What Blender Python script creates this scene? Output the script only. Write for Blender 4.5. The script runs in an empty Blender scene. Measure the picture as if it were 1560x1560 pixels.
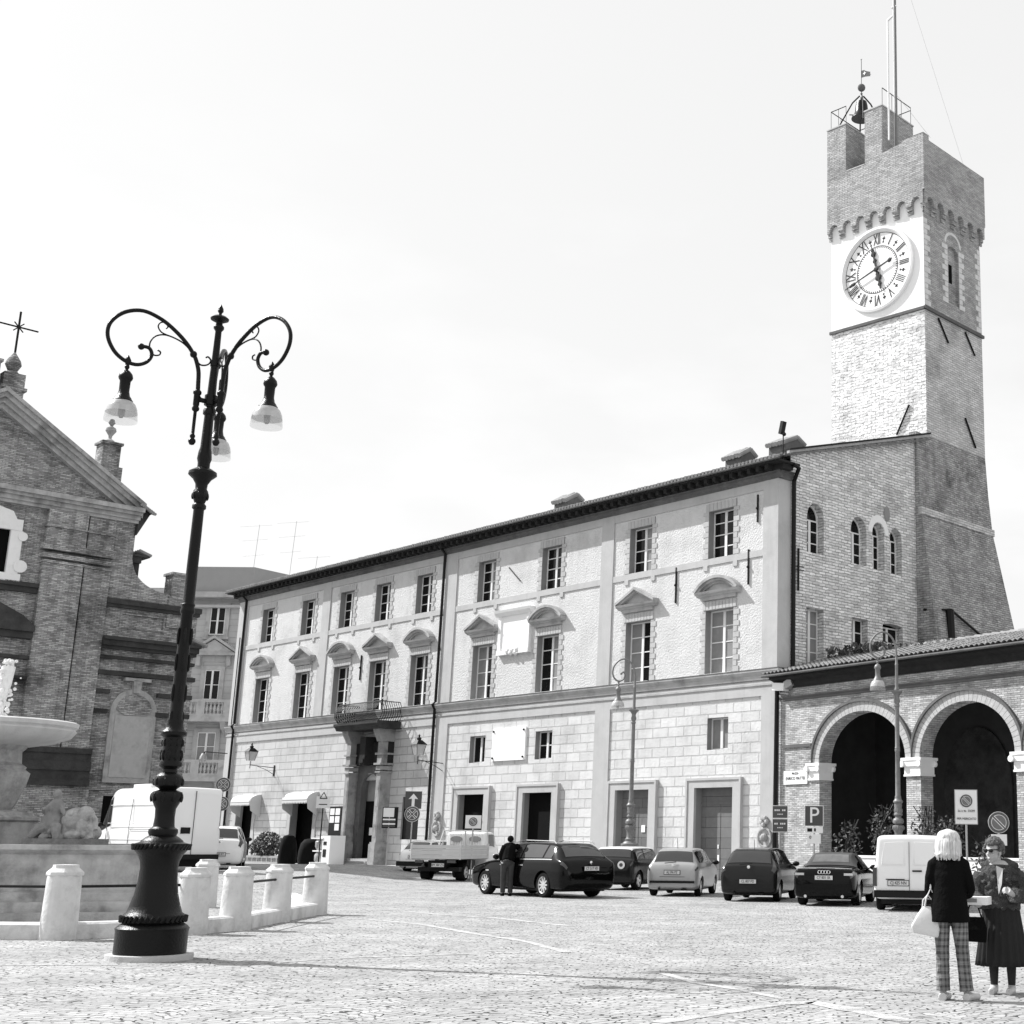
import bpy, bmesh, math, random
import numpy as np
from mathutils import Vector, Matrix, Quaternion
random.seed(7)
C = bpy.context.scene.collection
PI = math.pi
sin, cos, rad = math.sin, math.cos, math.radians

# ------------------------------------------------------------------ camera
FPX, CX, PITCH, ROLL, CAMH = 2092.3, 1181.77, 0.236445, 0.0093676, 1.5
cd = bpy.data.cameras.new("camera"); cam = bpy.data.objects.new("camera", cd); C.objects.link(cam)
bpy.context.scene.camera = cam
cd.sensor_width = 36; cd.sensor_fit = 'HORIZONTAL'; cd.lens = FPX/1560*36
cd.shift_x = (780-CX)/1560; cd.clip_start = .1; cd.clip_end = 3000
_f = Vector((0, cos(PITCH), sin(PITCH))); _r0 = Vector((1, 0, 0)); _u0 = Vector((0, -sin(PITCH), cos(PITCH)))
_r = cos(ROLL)*_r0 + sin(ROLL)*_u0; _u = -sin(ROLL)*_r0 + cos(ROLL)*_u0
cam.matrix_world = Matrix(((_r.x, _u.x, -_f.x, 0), (_r.y, _u.y, -_f.y, 0), (_r.z, _u.z, -_f.z, CAMH), (0, 0, 0, 1)))

# ------------------------------------------------------------------ world, sun, exposure
SUN_AZ = Vector((-.95, .30)).normalized(); SUN_EL = rad(44)
W = bpy.data.worlds.new("World"); bpy.context.scene.world = W; W.use_nodes = True
wn, wl = W.node_tree.nodes, W.node_tree.links
wn.clear()
sky = wn.new('ShaderNodeTexSky'); sky.sky_type = 'NISHITA'; sky.sun_disc = False
sky.sun_elevation = SUN_EL; sky.sun_rotation = math.atan2(SUN_AZ.x, SUN_AZ.y)
sky.air_density = 1.0; sky.dust_density = 2.5; sky.ozone_density = 1
bw = wn.new('ShaderNodeRGBToBW'); wl.new(sky.outputs[0], bw.inputs[0])
tc = wn.new('ShaderNodeTexCoord'); mp = wn.new('ShaderNodeMapping'); mp.inputs['Scale'].default_value = (1, 1, 2.6)
wl.new(tc.outputs['Generated'], mp.inputs[0])
nz = wn.new('ShaderNodeTexNoise'); nz.inputs['Scale'].default_value = 2.6; nz.inputs['Detail'].default_value = 7; nz.inputs['Roughness'].default_value = .55
wl.new(mp.outputs[0], nz.inputs[0])
cr = wn.new('ShaderNodeMapRange'); cr.inputs[1].default_value = .46; cr.inputs[2].default_value = .68
wl.new(nz.outputs[0], cr.inputs[0])
sep = wn.new('ShaderNodeSeparateXYZ'); wl.new(tc.outputs['Generated'], sep.inputs[0])
lowf = wn.new('ShaderNodeMapRange'); lowf.inputs[1].default_value = .55; lowf.inputs[2].default_value = .12   # clouds lie low, over the roofs
wl.new(sep.outputs[2], lowf.inputs[0])
mm = wn.new('ShaderNodeMath'); mm.operation = 'MULTIPLY'; wl.new(cr.outputs[0], mm.inputs[0]); wl.new(lowf.outputs[0], mm.inputs[1])
mx = wn.new('ShaderNodeMix'); mx.data_type = 'FLOAT'
SKYBASE = wn.new('ShaderNodeMath'); SKYBASE.operation = 'MULTIPLY_ADD'; SKYBASE.inputs[1].default_value = .16; SKYBASE.inputs[2].default_value = 3.3
wl.new(bw.outputs[0], SKYBASE.inputs[0])
wl.new(mm.outputs[0], mx.inputs[0]); wl.new(SKYBASE.outputs[0], mx.inputs[2]); mx.inputs[3].default_value = 4.5
bg = wn.new('ShaderNodeBackground'); bg.inputs[1].default_value = .10
wl.new(mx.outputs[0], bg.inputs[0])
wo = wn.new('ShaderNodeOutputWorld'); wl.new(bg.outputs[0], wo.inputs[0])
sd = bpy.data.lights.new("sun", 'SUN'); sd.energy = 2.9; sd.angle = rad(.5); sd.color = (1, 1, 1)
sun = bpy.data.objects.new("sun", sd); C.objects.link(sun)
tosun = Vector((SUN_AZ.x*cos(SUN_EL), SUN_AZ.y*cos(SUN_EL), sin(SUN_EL)))
sun.rotation_euler = (-tosun).to_track_quat('-Z', 'Y').to_euler(); sun.location = (-60, 40, 80)
vs = bpy.context.scene.view_settings
vs.view_transform = 'Standard'; vs.look = 'None'; vs.exposure = 1.3; vs.gamma = 1; vs.use_curve_mapping = False

# ------------------------------------------------------------------ measuring helpers (survey of the square)
CAMP = Vector((0, 0, CAMH))
def ray(px, py): return _f + (px-CX)/FPX*_r - (py-780)/FPX*_u
def gpt(px, py, z=0):
    d = ray(px, py); return CAMP + d*((z-CAMH)/d.z)
def dpt(px, py, dep):
    d = ray(px, py); return CAMP + d*(dep/d.y)
AZP, AZA, AZT = -0.754428, -0.8747, -0.70037
C0 = Vector((.14, 55.44, 0))
def frame(o, az):
    X = Vector((cos(az), sin(az), 0)); Y = Vector((-sin(az), cos(az), 0)); return o, X, Y
PF = frame(C0, AZP); AF = frame(C0, AZA); TF = frame(C0 + PF[2]*10.3, AZT)
def onp(px, py, fr, x=None, y=None):
    o, X, Y = fr; n = X if x is not None else Y; v = x if x is not None else y
    d = ray(px, py); t = ((o + n*v - CAMP) @ n)/(d @ n); P = CAMP + d*t - o
    return P @ X, P @ Y, P.z
def toW(fr, x, y, z=0): return fr[0] + fr[1]*x + fr[2]*y + Vector((0, 0, z))
def smooth(a, b, t):
    t = max(0, min(1, (t-a)/(b-a))); return t*t*(3-2*t)
def gz(x, y):      # the square rises a little towards the church
    return .40*smooth(-12, -17.5, x)*smooth(33, 42, y)*smooth(76, 62, y)

# ------------------------------------------------------------------ materials (the photograph is monochrome, so are they)
MATS = {}
def mat(name, v, rough=.8, var=.12, vs_=1.5, bump=0, bs=30, brick=None, mortar=None, bbump=.5, stain=0, ss=.35, metal=0,
        spec=None, coat=0, alpha=1, trans=0, emit=0, uv='sum', bvar=.25, warp=0, streak=0, broken=.6, fibre=0):
    stain = min(1, stain*1.15)
    if spec is None: spec = .5 if rough < .5 else .12
    if name in MATS: return MATS[name]
    m = bpy.data.materials.new(name); m.use_nodes = True; MATS[name] = m
    n, l = m.node_tree.nodes, m.node_tree.links
    p = n['Principled BSDF']; p.inputs['Roughness'].default_value = rough; p.inputs['Metallic'].default_value = metal
    p.inputs['Specular IOR Level'].default_value = spec; p.inputs['Coat Weight'].default_value = coat; p.inputs['Coat Roughness'].default_value = .04
    if trans: p.inputs['Transmission Weight'].default_value = trans
    if alpha < 1: p.inputs['Alpha'].default_value = alpha
    def math_(op, a, b=None, c=None):
        q = n.new('ShaderNodeMath'); q.operation = op
        for i, s in enumerate((a, b, c)):
            if s is None: continue
            if isinstance(s, (int, float)): q.inputs[i].default_value = s
            else: l.new(s, q.inputs[i])
        return q.outputs[0]
    t = n.new('ShaderNodeTexCoord'); obj = t.outputs['Object']
    def noise(sc, det=5, r=.6, vec=None):
        q = n.new('ShaderNodeTexNoise'); q.inputs['Scale'].default_value = sc; q.inputs['Detail'].default_value = det; q.inputs['Roughness'].default_value = r
        l.new(vec or obj, q.inputs[0]); return q.outputs[0]
    val = None; height = None
    if brick:
        s = n.new('ShaderNodeSeparateXYZ'); l.new(obj, s.inputs[0])
        cb = n.new('ShaderNodeCombineXYZ')
        if uv == 'sum': l.new(math_('ADD', s.outputs[0], s.outputs[1]), cb.inputs[0])
        else: l.new(s.outputs[0], cb.inputs[0])
        if warp:
            wz = math_('MULTIPLY_ADD', noise(2.2, 3), warp, -warp*.5)
            zz = math_('ADD', s.outputs[2], wz)
        else: zz = s.outputs[2]
        l.new(zz, cb.inputs[1])
        b = n.new('ShaderNodeTexBrick'); l.new(cb.outputs[0], b.inputs[0])
        b.inputs['Scale'].default_value = 1; b.inputs['Brick Width'].default_value = brick[0]; b.inputs['Row Height'].default_value = brick[1]
        b.inputs['Mortar Size'].default_value = brick[2]; b.inputs['Mortar Smooth'].default_value = .3; b.inputs['Bias'].default_value = 0
        lo, hi = v*(1-bvar), v*(1+bvar)
        b.inputs['Color1'].default_value = (lo, lo, lo, 1); b.inputs['Color2'].default_value = (hi, hi, hi, 1)
        mo = mortar if mortar is not None else v*.5
        b.inputs['Mortar'].default_value = (v, v, v, 1)
        val = b.outputs['Color']
        q = n.new('ShaderNodeRGBToBW'); l.new(val, q.inputs[0]); val = q.outputs[0]
        fac = b.outputs['Fac']
        if broken:
            br_ = n.new('ShaderNodeMapRange'); br_.inputs[1].default_value = .5-.14*(1.2-broken); br_.inputs[2].default_value = .5+.16*broken; br_.inputs[3].default_value = 1-broken
            mpb = n.new('ShaderNodeMapping'); mpb.inputs['Scale'].default_value = (1, 1, 2.2); l.new(obj, mpb.inputs[0])
            l.new(noise(3.1, 6, .7, mpb.outputs[0]), br_.inputs[0]); fac = math_('MULTIPLY', fac, br_.outputs[0])
        val = math_('MULTIPLY', val, math_('MULTIPLY_ADD', fac, mo/v-1, 1))
        height = math_('MULTIPLY', math_('SUBTRACT', 1, fac), bbump)
    if val is None:
        q = n.new('ShaderNodeValue'); q.outputs[0].default_value = v; val = q.outputs[0]
    if var:
        val = math_('MULTIPLY', val, math_('MULTIPLY_ADD', noise(vs_, 8, .65), 2*var*1.6, 1-var*1.6))
    if stain:
        st = n.new('ShaderNodeMapRange'); st.inputs[1].default_value = .5; st.inputs[2].default_value = .72; l.new(noise(ss, 6, .65), st.inputs[0])
        val = math_('MULTIPLY', val, math_('MULTIPLY_ADD', st.outputs[0], -stain, 1))
    if streak:
        mp = n.new('ShaderNodeMapping'); mp.inputs['Scale'].default_value = (3.0, 3.0, .25); l.new(obj, mp.inputs[0])
        st = n.new('ShaderNodeMapRange'); st.inputs[1].default_value = .5; st.inputs[2].default_value = .75; l.new(noise(1, 5, .6, mp.outputs[0]), st.inputs[0])
        val = math_('MULTIPLY', val, math_('MULTIPLY_ADD', st.outputs[0], -streak, 1))
    if fibre:
        mp = n.new('ShaderNodeMapping'); mp.inputs['Scale'].default_value = (70, 70, 5); l.new(obj, mp.inputs[0])
        val = math_('MULTIPLY', val, math_('MULTIPLY_ADD', noise(1, 4, .6, mp.outputs[0]), 2*fibre*2, 1-2*fibre))
    cc = n.new('ShaderNodeCombineColor')
    for i in range(3): l.new(val, cc.inputs[i])
    l.new(cc.outputs[0], p.inputs['Base Color'])
    if bump:
        nb = math_('MULTIPLY', noise(bs, 4, .6), bump); height = nb if height is None else math_('ADD', height, nb)
    if height is not None:
        bn = n.new('ShaderNodeBump'); bn.inputs['Distance'].default_value = .05; bn.inputs['Strength'].default_value = 1
        l.new(height, bn.inputs['Height']); l.new(bn.outputs[0], p.inputs['Normal'])
    if emit:
        p.inputs['Emission Color'].default_value = (1, 1, 1, 1); p.inputs['Emission Strength'].default_value = emit
    return m

M_plaster = mat('rough_stucco', .61, .95, var=.09, bump=1.0, bs=11, stain=.2, ss=.5, streak=.08)
M_strip = mat('smooth_stucco', .47, .9, var=.10, vs_=.9, bump=.12, bs=25, stain=.12, ss=.6, streak=.10)
M_rust = mat('rusticated_blocks', .62, .95, var=.07, bump=.55, bs=9, brick=(.99, .42, .028), mortar=.48, bbump=.6, bvar=.07, stain=.22, ss=.4, streak=.08, broken=.25)
M_rust2 = mat('rusticated_courses', .54, .95, var=.08, bump=.4, bs=9, brick=(1.45, .42, .022), mortar=.36, bbump=.6, bvar=.07, stain=.26, ss=.4, streak=.1, broken=.25)
M_reveal = mat('reveal_plaster', .26, .9, var=.1, bump=.1)  # same plaster as the wall; the reveals' shade is deepened in the colour
M_trim = mat('stone_trim', .42, .85, var=.2, bump=.2, stain=.35, ss=1.2)
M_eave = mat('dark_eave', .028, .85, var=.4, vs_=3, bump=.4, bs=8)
M_corn = mat('weathered_cornice', .13, .85, var=.45, vs_=2, bump=.3, bs=10, stain=.4, ss=1.0)
M_brickside = mat('pale_stone_brick', .74, .95, var=.14, vs_=2.6, bump=1.0, bs=6, brick=(.42, .125, .018), mortar=.26, bbump=.9, bvar=.22, stain=.3, ss=.5, warp=.12)
M_towerbrick = mat('tower_brick', .43, .95, var=.2, vs_=2.0, bump=.8, bs=7, brick=(.34, .1, .014), mortar=.2, bbump=.6, bvar=.2, stain=.35, ss=.4, warp=.06)
M_towerstone = mat('tower_rubble_stone', .78, .95, var=.12, vs_=2.2, bump=1.1, bs=5, brick=(.5, .155, .022), mortar=.30, bbump=1.5, bvar=.2, stain=.35, ss=.7, warp=.30, broken=.95)
M_towerside = mat('tower_side_stone', .58, .95, var=.16, vs_=1.2, bump=.7, bs=6, brick=(.4, .12, .014), mortar=.24, bbump=.7, bvar=.15, stain=.35, ss=.35, warp=.08)
M_batter = mat('battered_base_plaster', .40, .95, var=.35, vs_=1.3, bump=1.2, bs=6, brick=(.34, .11, .02), mortar=.18, bbump=.8, bvar=.25, stain=.55, ss=.5, streak=.3, warp=.12)
M_white = mat('white_render', .88, .8, var=.02)
M_white2 = mat('white_marble', .82, .6, var=.06, bump=.05, stain=.1, ss=3)
M_church = mat('church_brick', .40, .95, var=.38, vs_=1.3, bump=.7, bs=9, brick=(.26, .075, .012), mortar=.14, bbump=.5, bvar=.4, stain=.6, ss=.4, streak=.4)
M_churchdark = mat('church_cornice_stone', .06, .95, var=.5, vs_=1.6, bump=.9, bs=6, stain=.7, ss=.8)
M_churchlight = mat('church_pale_stone', .42, .9, var=.35, vs_=2, bump=.5, stain=.6, ss=.7, streak=.3)
M_arcbrick = mat('arcade_brick', .47, .95, var=.22, vs_=1.6, bump=.5, bs=10, brick=(.27, .07, .010), mortar=.20, bbump=.6, bvar=.28, stain=.4, ss=.55)
M_arcring = mat('arch_ring_brick', .42, .95, var=.18, vs_=3, bump=.4, bs=10)
M_arcin = mat('dim_vault_plaster', .05, .95, var=.3)  # inner darkness of the arcade put into the wall and ceiling colour
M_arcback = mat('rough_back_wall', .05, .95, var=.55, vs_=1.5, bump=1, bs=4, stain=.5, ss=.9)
M_tile = mat('clay_tile', .30, .9, var=.35, vs_=4, bump=.2, stain=.35, ss=2)
M_glass = mat('dark_window_glass', .008, .06, var=0, spec=.2)
M_curtain = mat('pane_with_curtain', .22, .5, var=.25, vs_=2, spec=.5)
M_frame = mat('white_window_frame', .75, .5, var=.03)
M_dark = mat('dark_void', .004, .9, var=0, spec=.1)
M_pipe = mat('black_downpipe', .008, .5, var=.1, spec=.2)
M_iron = mat('black_cast_iron', .004, .33, var=.2, vs_=8, bump=.12, bs=40, spec=.2)
M_irongrey = mat('grey_cast_iron', .17, .45, var=.3, vs_=9, bump=.05, bs=30, spec=.5)
M_door = mat('grey_wood_door', .17, .6, var=.15, vs_=3, brick=(4, .42, .012), mortar=.09, bbump=.3, bvar=.1, broken=.25)
M_shade = mat('frosted_lamp_glass', .5, .25, var=.2, vs_=5, alpha=.8, spec=.5)
M_shade2 = mat('clear_lamp_glass', .45, .15, var=0, alpha=.32, spec=.6)
M_bulb = mat('lamp_bulb', .3, .3, var=0)
M_boll = mat('pale_travertine', .64, .85, var=.14, vs_=4, bump=.25, bs=14, stain=.25, ss=3, streak=.15)
M_fount = mat('fountain_stone', .40, .85, var=.4, vs_=3, bump=.4, bs=9, stain=.6, ss=1.2, streak=.3)
M_bowl = mat('fountain_bowl_stone', .55, .7, var=.15, vs_=3, bump=.1, streak=.15)
M_water = mat('white_water', .9, .3, var=.1, vs_=12, bump=.6, bs=20, alpha=.85)
M_pool = mat('pool_water', .05, .05, var=0)
M_black = mat('car_paint_black', .002, .08, var=0, coat=0, spec=.2)
M_grey = mat('car_paint_dark_grey', .012, .15, var=0, coat=.05, spec=.25)
M_silver = mat('car_paint_silver', .36, .3, var=0, coat=.3, metal=.4)
M_wpaint = mat('car_paint_white', .82, .3, var=0, coat=.7)
M_carglass = mat('car_glass', .022, .03, var=.3, vs_=2.5, spec=1.0)
M_tyre = mat('tyre_rubber', .007, .85, var=.1, spec=.15)
M_rim = mat('alloy_rim', .62, .3, var=0, metal=.6)
M_chrome = mat('chrome', .75, .15, var=0, metal=1)
M_plastic = mat('black_plastic', .008, .5, var=0, spec=.2)
M_red = mat('rear_light_lens', .045, .12, var=0, coat=.3)
M_redl = mat('bright_light_lens', .5, .1, var=0, coat=1)
M_plate = mat('plate_white', .6, .4, var=.05)
M_platet = mat('plate_text', .02, .5, var=0)
M_signw = mat('sign_white', .8, .4, var=.02)
M_signd = mat('sign_dark_blue', .055, .4, var=.02)
M_signr = mat('sign_dark_red', .09, .4, var=.02)
M_signb = mat('sign_mid_blue', .15, .4, var=.02)
M_signbr = mat('sign_brown', .07, .4, var=.02)
M_galv = mat('galvanised_pole', .38, .45, var=.08, metal=.5)
M_alu = mat('painted_truck_board', .55, .5, var=.08, vs_=3)
M_skin = mat('skin', .42, .55, var=.04)
M_blond = mat('blond_hair', .56, .42, var=.15, vs_=10, fibre=.6)
M_brown = mat('curly_hair', .16, .5, var=.6, vs_=22, bump=1.0, bs=60)
M_jacket = mat('black_cloth', .006, .9, var=.2, bump=.6, bs=9, spec=.05)
M_shirt = mat('dark_cloth', .03, .9, var=.2)
M_shoe = mat('pale_leather', .5, .4, var=.05)
M_bag = mat('pale_bag_leather', .62, .45, var=.06, bump=.1, bs=10)
M_fur = mat('mottled_fur', .09, .9, var=.66, vs_=7, bump=1.2, bs=45)
M_skirt = mat('dark_pleated_wool', .028, .95, var=.25, bump=.1, spec=.1)
M_stock = mat('dark_stocking', .03, .6, var=.1)
M_paper = mat('white_paper', .85, .7, var=.02)
M_denim = mat('washed_denim', .05, .9, var=.5, vs_=3)
M_leaf = mat('leaf', .09, .6, var=.5, vs_=6)
M_flower = mat('pale_flower', .6, .7, var=.2)
M_kerb = mat('kerb_stone', .5, .9, var=.15, vs_=2, bump=.2)
M_awn = mat('white_awning', .62, .8, var=.03)
M_blackcover = mat('black_cover', .006, .85, var=.3)

# ------------------------------------------------------------------ mesh building
class MB:
    def __init__(s): s.v = []; s.f = []
    def add(s, vs, fs):
        o = len(s.v); s.v += [tuple(v) for v in vs]; s.f += [tuple(i+o for i in f) for f in fs]; return s
    def box(s, x0, x1, y0, y1, z0, z1):
        return s.add([(x0,y0,z0),(x1,y0,z0),(x1,y1,z0),(x0,y1,z0),(x0,y0,z1),(x1,y0,z1),(x1,y1,z1),(x0,y1,z1)],
                     [(0,3,2,1),(4,5,6,7),(0,1,5,4),(1,2,6,5),(2,3,7,6),(3,0,4,7)])
    def obox(s, c, dx, dy, dz, rot=None):
        vs = []
        for a in (-1, 1):
            for b in (-1, 1):
                for d in (-1, 1):
                    p = Vector((a*dx/2, b*dy/2, d*dz/2))
                    if rot: p = rot @ p
                    vs.append(Vector(c)+p)
        return s.add(vs, [(0,1,3,2),(4,6,7,5),(0,4,5,1),(2,3,7,6),(0,2,6,4),(1,5,7,3)])
    def prism(s, pts, y0, y1, ax='y'):
        """pts: polygon (a,b); extruded along ax. ax y: (a,y,b); ax x: (x,a,b); ax z: (a,b,z)"""
        n = len(pts)
        def P(a, b, t): return (a, t, b) if ax == 'y' else ((t, a, b) if ax == 'x' else (a, b, t))
        vs = [P(a, b, y0) for a, b in pts] + [P(a, b, y1) for a, b in pts]
        fs = [tuple(range(n)), tuple(range(2*n-1, n-1, -1))] + [(i, i+n, (i+1) % n+n, (i+1) % n) for i in range(n)]
        return s.add(vs, fs)
    def lathe(s, prof, c=(0, 0, 0), n=24, a0=0, a1=2*PI, M=None, cap=True):
        """prof: (r,z) list"""
        full = abs(a1-a0-2*PI) < 1e-6; m = n if full else n+1; vs = []
        for r, z in prof:
            for i in range(m):
                a = a0+(a1-a0)*i/n; p = Vector((r*cos(a), r*sin(a), z))
                if M: p = M @ p
                vs.append(p+Vector(c))
        fs = []
        for j in range(len(prof)-1):
            for i in range(n):
                k = (i+1) % m
                fs.append((j*m+i, j*m+k, (j+1)*m+k, (j+1)*m+i))
        s.add(vs, fs); o = len(s.v)-len(vs)
        if full and cap:
            if prof[0][0] > 1e-4: s.f.append(tuple(o+i for i in range(m-1, -1, -1)))
            if prof[-1][0] > 1e-4: s.f.append(tuple(o+(len(prof)-1)*m+i for i in range(m)))
        return s
    def tube(s, pts, r, n=8, cap=True, ell=None):
        pts = [Vector(p) for p in pts]; N = len(pts); R = r if isinstance(r, (list, tuple)) else [r]*N
        t0 = (pts[1]-pts[0]).normalized(); up = Vector((0, 0, 1)) if abs(t0.z) < .9 else Vector((0, 1, 0))
        u = t0.cross(up).normalized(); vs = []
        for i, p in enumerate(pts):
            t = (pts[min(i+1, N-1)]-pts[max(i-1, 0)]).normalized()
            u = (u-t*(u @ t)).normalized(); w = t.cross(u)
            e = (ell[i] if isinstance(ell, list) else ell) if ell else 1
            for k in range(n):
                a = 2*PI*k/n; vs.append(p+(u*cos(a)+w*sin(a)*e)*R[i])
        fs = [(j*n+k, j*n+(k+1) % n, (j+1)*n+(k+1) % n, (j+1)*n+k) for j in range(N-1) for k in range(n)]
        if cap: fs += [tuple(range(n-1, -1, -1)), tuple((N-1)*n+k for k in range(n))]
        return s.add(vs, fs)
    def ball(s, c, r, n=12, m=8, rot=None):
        rx, ry, rz = r if isinstance(r, (tuple, list)) else (r, r, r); vs = []; 
        for j in range(m+1):
            b = PI*j/m-PI/2
            for i in range(n):
                a = 2*PI*i/n; p = Vector((rx*cos(b)*cos(a), ry*cos(b)*sin(a), rz*sin(b)))
                if rot: p = rot @ p
                vs.append(Vector(c)+p)
        fs = [(j*n+i, j*n+(i+1) % n, (j+1)*n+(i+1) % n, (j+1)*n+i) for j in range(m) for i in range(n)]
        return s.add(vs, fs)
    def rings(s, rings, cap=True):
        """rings: list of equal length vertex loops"""
        n = len(rings[0]); vs = [v for r in rings for v in r]
        fs = [(j*n+k, j*n+(k+1) % n, (j+1)*n+(k+1) % n, (j+1)*n+k) for j in range(len(rings)-1) for k in range(n)]
        if cap: fs += [tuple(range(n-1, -1, -1)), tuple((len(rings)-1)*n+k for k in range(n))]
        return s.add(vs, fs)
    def xf(s, M):
        s.v = [tuple(M @ Vector(v)) for v in s.v]; return s
    def build(s, name, m, parent=None, smooth=False, merge=False, m2=None, n2=0):
        me = bpy.data.meshes.new(name); me.from_pydata(s.v, [], s.f); me.validate(clean_customdata=False)
        bm = bmesh.new(); bm.from_mesh(me)
        if merge: bmesh.ops.remove_doubles(bm, verts=bm.verts, dist=1e-5)
        bmesh.ops.recalc_face_normals(bm, faces=bm.faces); bm.to_mesh(me); bm.free()
        if smooth:
            me.polygons.foreach_set('use_smooth', [True]*len(me.polygons))
            if smooth != 'all': me.set_sharp_from_angle(angle=rad(40))
        o = bpy.data.objects.new(name, me); C.objects.link(o)
        if m: me.materials.append(m)
        if m2:
            me.materials.append(m2); N0 = len(me.polygons)-n2
            for i in range(N0, N0+n2): me.polygons[i].material_index = 1
        if parent: o.parent = parent
        return o
def tag(o, label=None, cat=None, group=None, kind=None):
    if label: o['label'] = label
    if cat: o['category'] = cat
    if group: o['group'] = group
    if kind: o['kind'] = kind
    return o
def thing(name, label, cat, loc=(0, 0, 0), rz=0, group=None, sc=1):
    o = bpy.data.objects.new(name, None); C.objects.link(o); o.empty_display_size = .2
    o.location = loc; o.rotation_euler = (0, 0, rz); o.scale = (sc, sc, sc); return tag(o, label, cat, group)
def copytree(o, parent=None):
    c = o.copy(); C.objects.link(c)
    if parent: c.parent = parent
    for ch in list(o.children): copytree(ch, c)
    return c
def evalmesh(o):
    dg = bpy.context.evaluated_depsgraph_get(); e = o.evaluated_get(dg)
    me = bpy.data.meshes.new_from_object(e); return me
def applymods(o):
    bpy.context.view_layer.update(); me = evalmesh(o); o.modifiers.clear(); o.data = me; return o
def remesh(o, vox, smooth_it=4):
    m = o.modifiers.new('r', 'REMESH'); m.mode = 'VOXEL'; m.voxel_size = vox; m.use_smooth_shade = True
    s_ = o.modifiers.new('s', 'SMOOTH'); s_.factor = .5; s_.iterations = smooth_it
    mats = list(o.data.materials)
    applymods(o)
    o.data.materials.clear()
    for q in mats: o.data.materials.append(q)
    o.data.polygons.foreach_set('use_smooth', [True]*len(o.data.polygons)); return o
def text(s, size, name, m, parent, loc, rot=(PI/2, 0, 0), ext=.004, sx=1, shear=0, align='CENTER'):
    c = bpy.data.curves.new(name, 'FONT'); c.body = s; c.size = size; c.extrude = ext; c.align_x = align; c.align_y = 'CENTER'; c.resolution_u = 3
    t = bpy.data.objects.new(name, c); C.objects.link(t); bpy.context.view_layer.update(); me = evalmesh(t)
    bpy.data.objects.remove(t); me.materials.clear(); me.materials.append(m)
    o = bpy.data.objects.new(name, me); C.objects.link(o); o.parent = parent; o.location = loc; o.rotation_euler = rot; o.scale = (sx, 1, 1); return o

def wallmesh(x0, x1, z0, z1, holes, depth=.3, P=lambda x, y, z: (x, y, z), seg=14, y0=0):
    """wall face at y=y0 with rectangular or arched holes (x0,x1,z0,z1,rise) and their reveals; returns (face, reveals)"""
    a = MB(); b = MB()
    xs = sorted({x0, x1} | {h[0] for h in holes} | {h[1] for h in holes})
    zs = sorted({z0, z1} | {h[2] for h in holes} | {h[3]+(h[4] if len(h) > 4 else 0) for h in holes})
    xs = [x for x in xs if x0 <= x <= x1]; zs = [z for z in zs if z0 <= z <= z1]
    for i in range(len(xs)-1):
        for j in range(len(zs)-1):
            mx_, mz_ = (xs[i]+xs[i+1])/2, (zs[j]+zs[j+1])/2
            if any(h[0] < mx_ < h[1] and h[2] < mz_ < h[3]+(h[4] if len(h) > 4 else 0) for h in holes): continue
            a.add([P(xs[i], y0, zs[j]), P(xs[i+1], y0, zs[j]), P(xs[i+1], y0, zs[j+1]), P(xs[i], y0, zs[j+1])], [(0, 1, 2, 3)])
    for h in holes:
        hx0, hx1, hz0, hz1 = h[:4]; rise = h[4] if len(h) > 4 else 0
        if rise:
            cx_, hw = (hx0+hx1)/2, (hx1-hx0)/2; zt = hz1+rise
            arc = [(cx_-hw*cos(PI*k/seg), hz1+rise*sin(PI*k/seg)) for k in range(seg+1)]
            for k in range(seg):
                (ax_, az_), (bx_, bz_) = arc[k], arc[k+1]
                a.add([P(ax_, y0, az_), P(bx_, y0, bz_), P(bx_, y0, zt), P(ax_, y0, zt)], [(0, 1, 2, 3)])
            loop = [(hx0, hz0)]+arc+[(hx1, hz0)]
        else: loop = [(hx0, hz0), (hx0, hz1), (hx1, hz1), (hx1, hz0)]
        L = len(loop)
        for k in range(L):
            (ax_, az_), (bx_, bz_) = loop[k], loop[(k+1) % L]
            b.add([P(ax_, y0, az_), P(bx_, y0, bz_), P(bx_, y0+depth, bz_), P(ax_, y0+depth, az_)], [(0, 1, 2, 3)])
    return a, b

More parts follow.
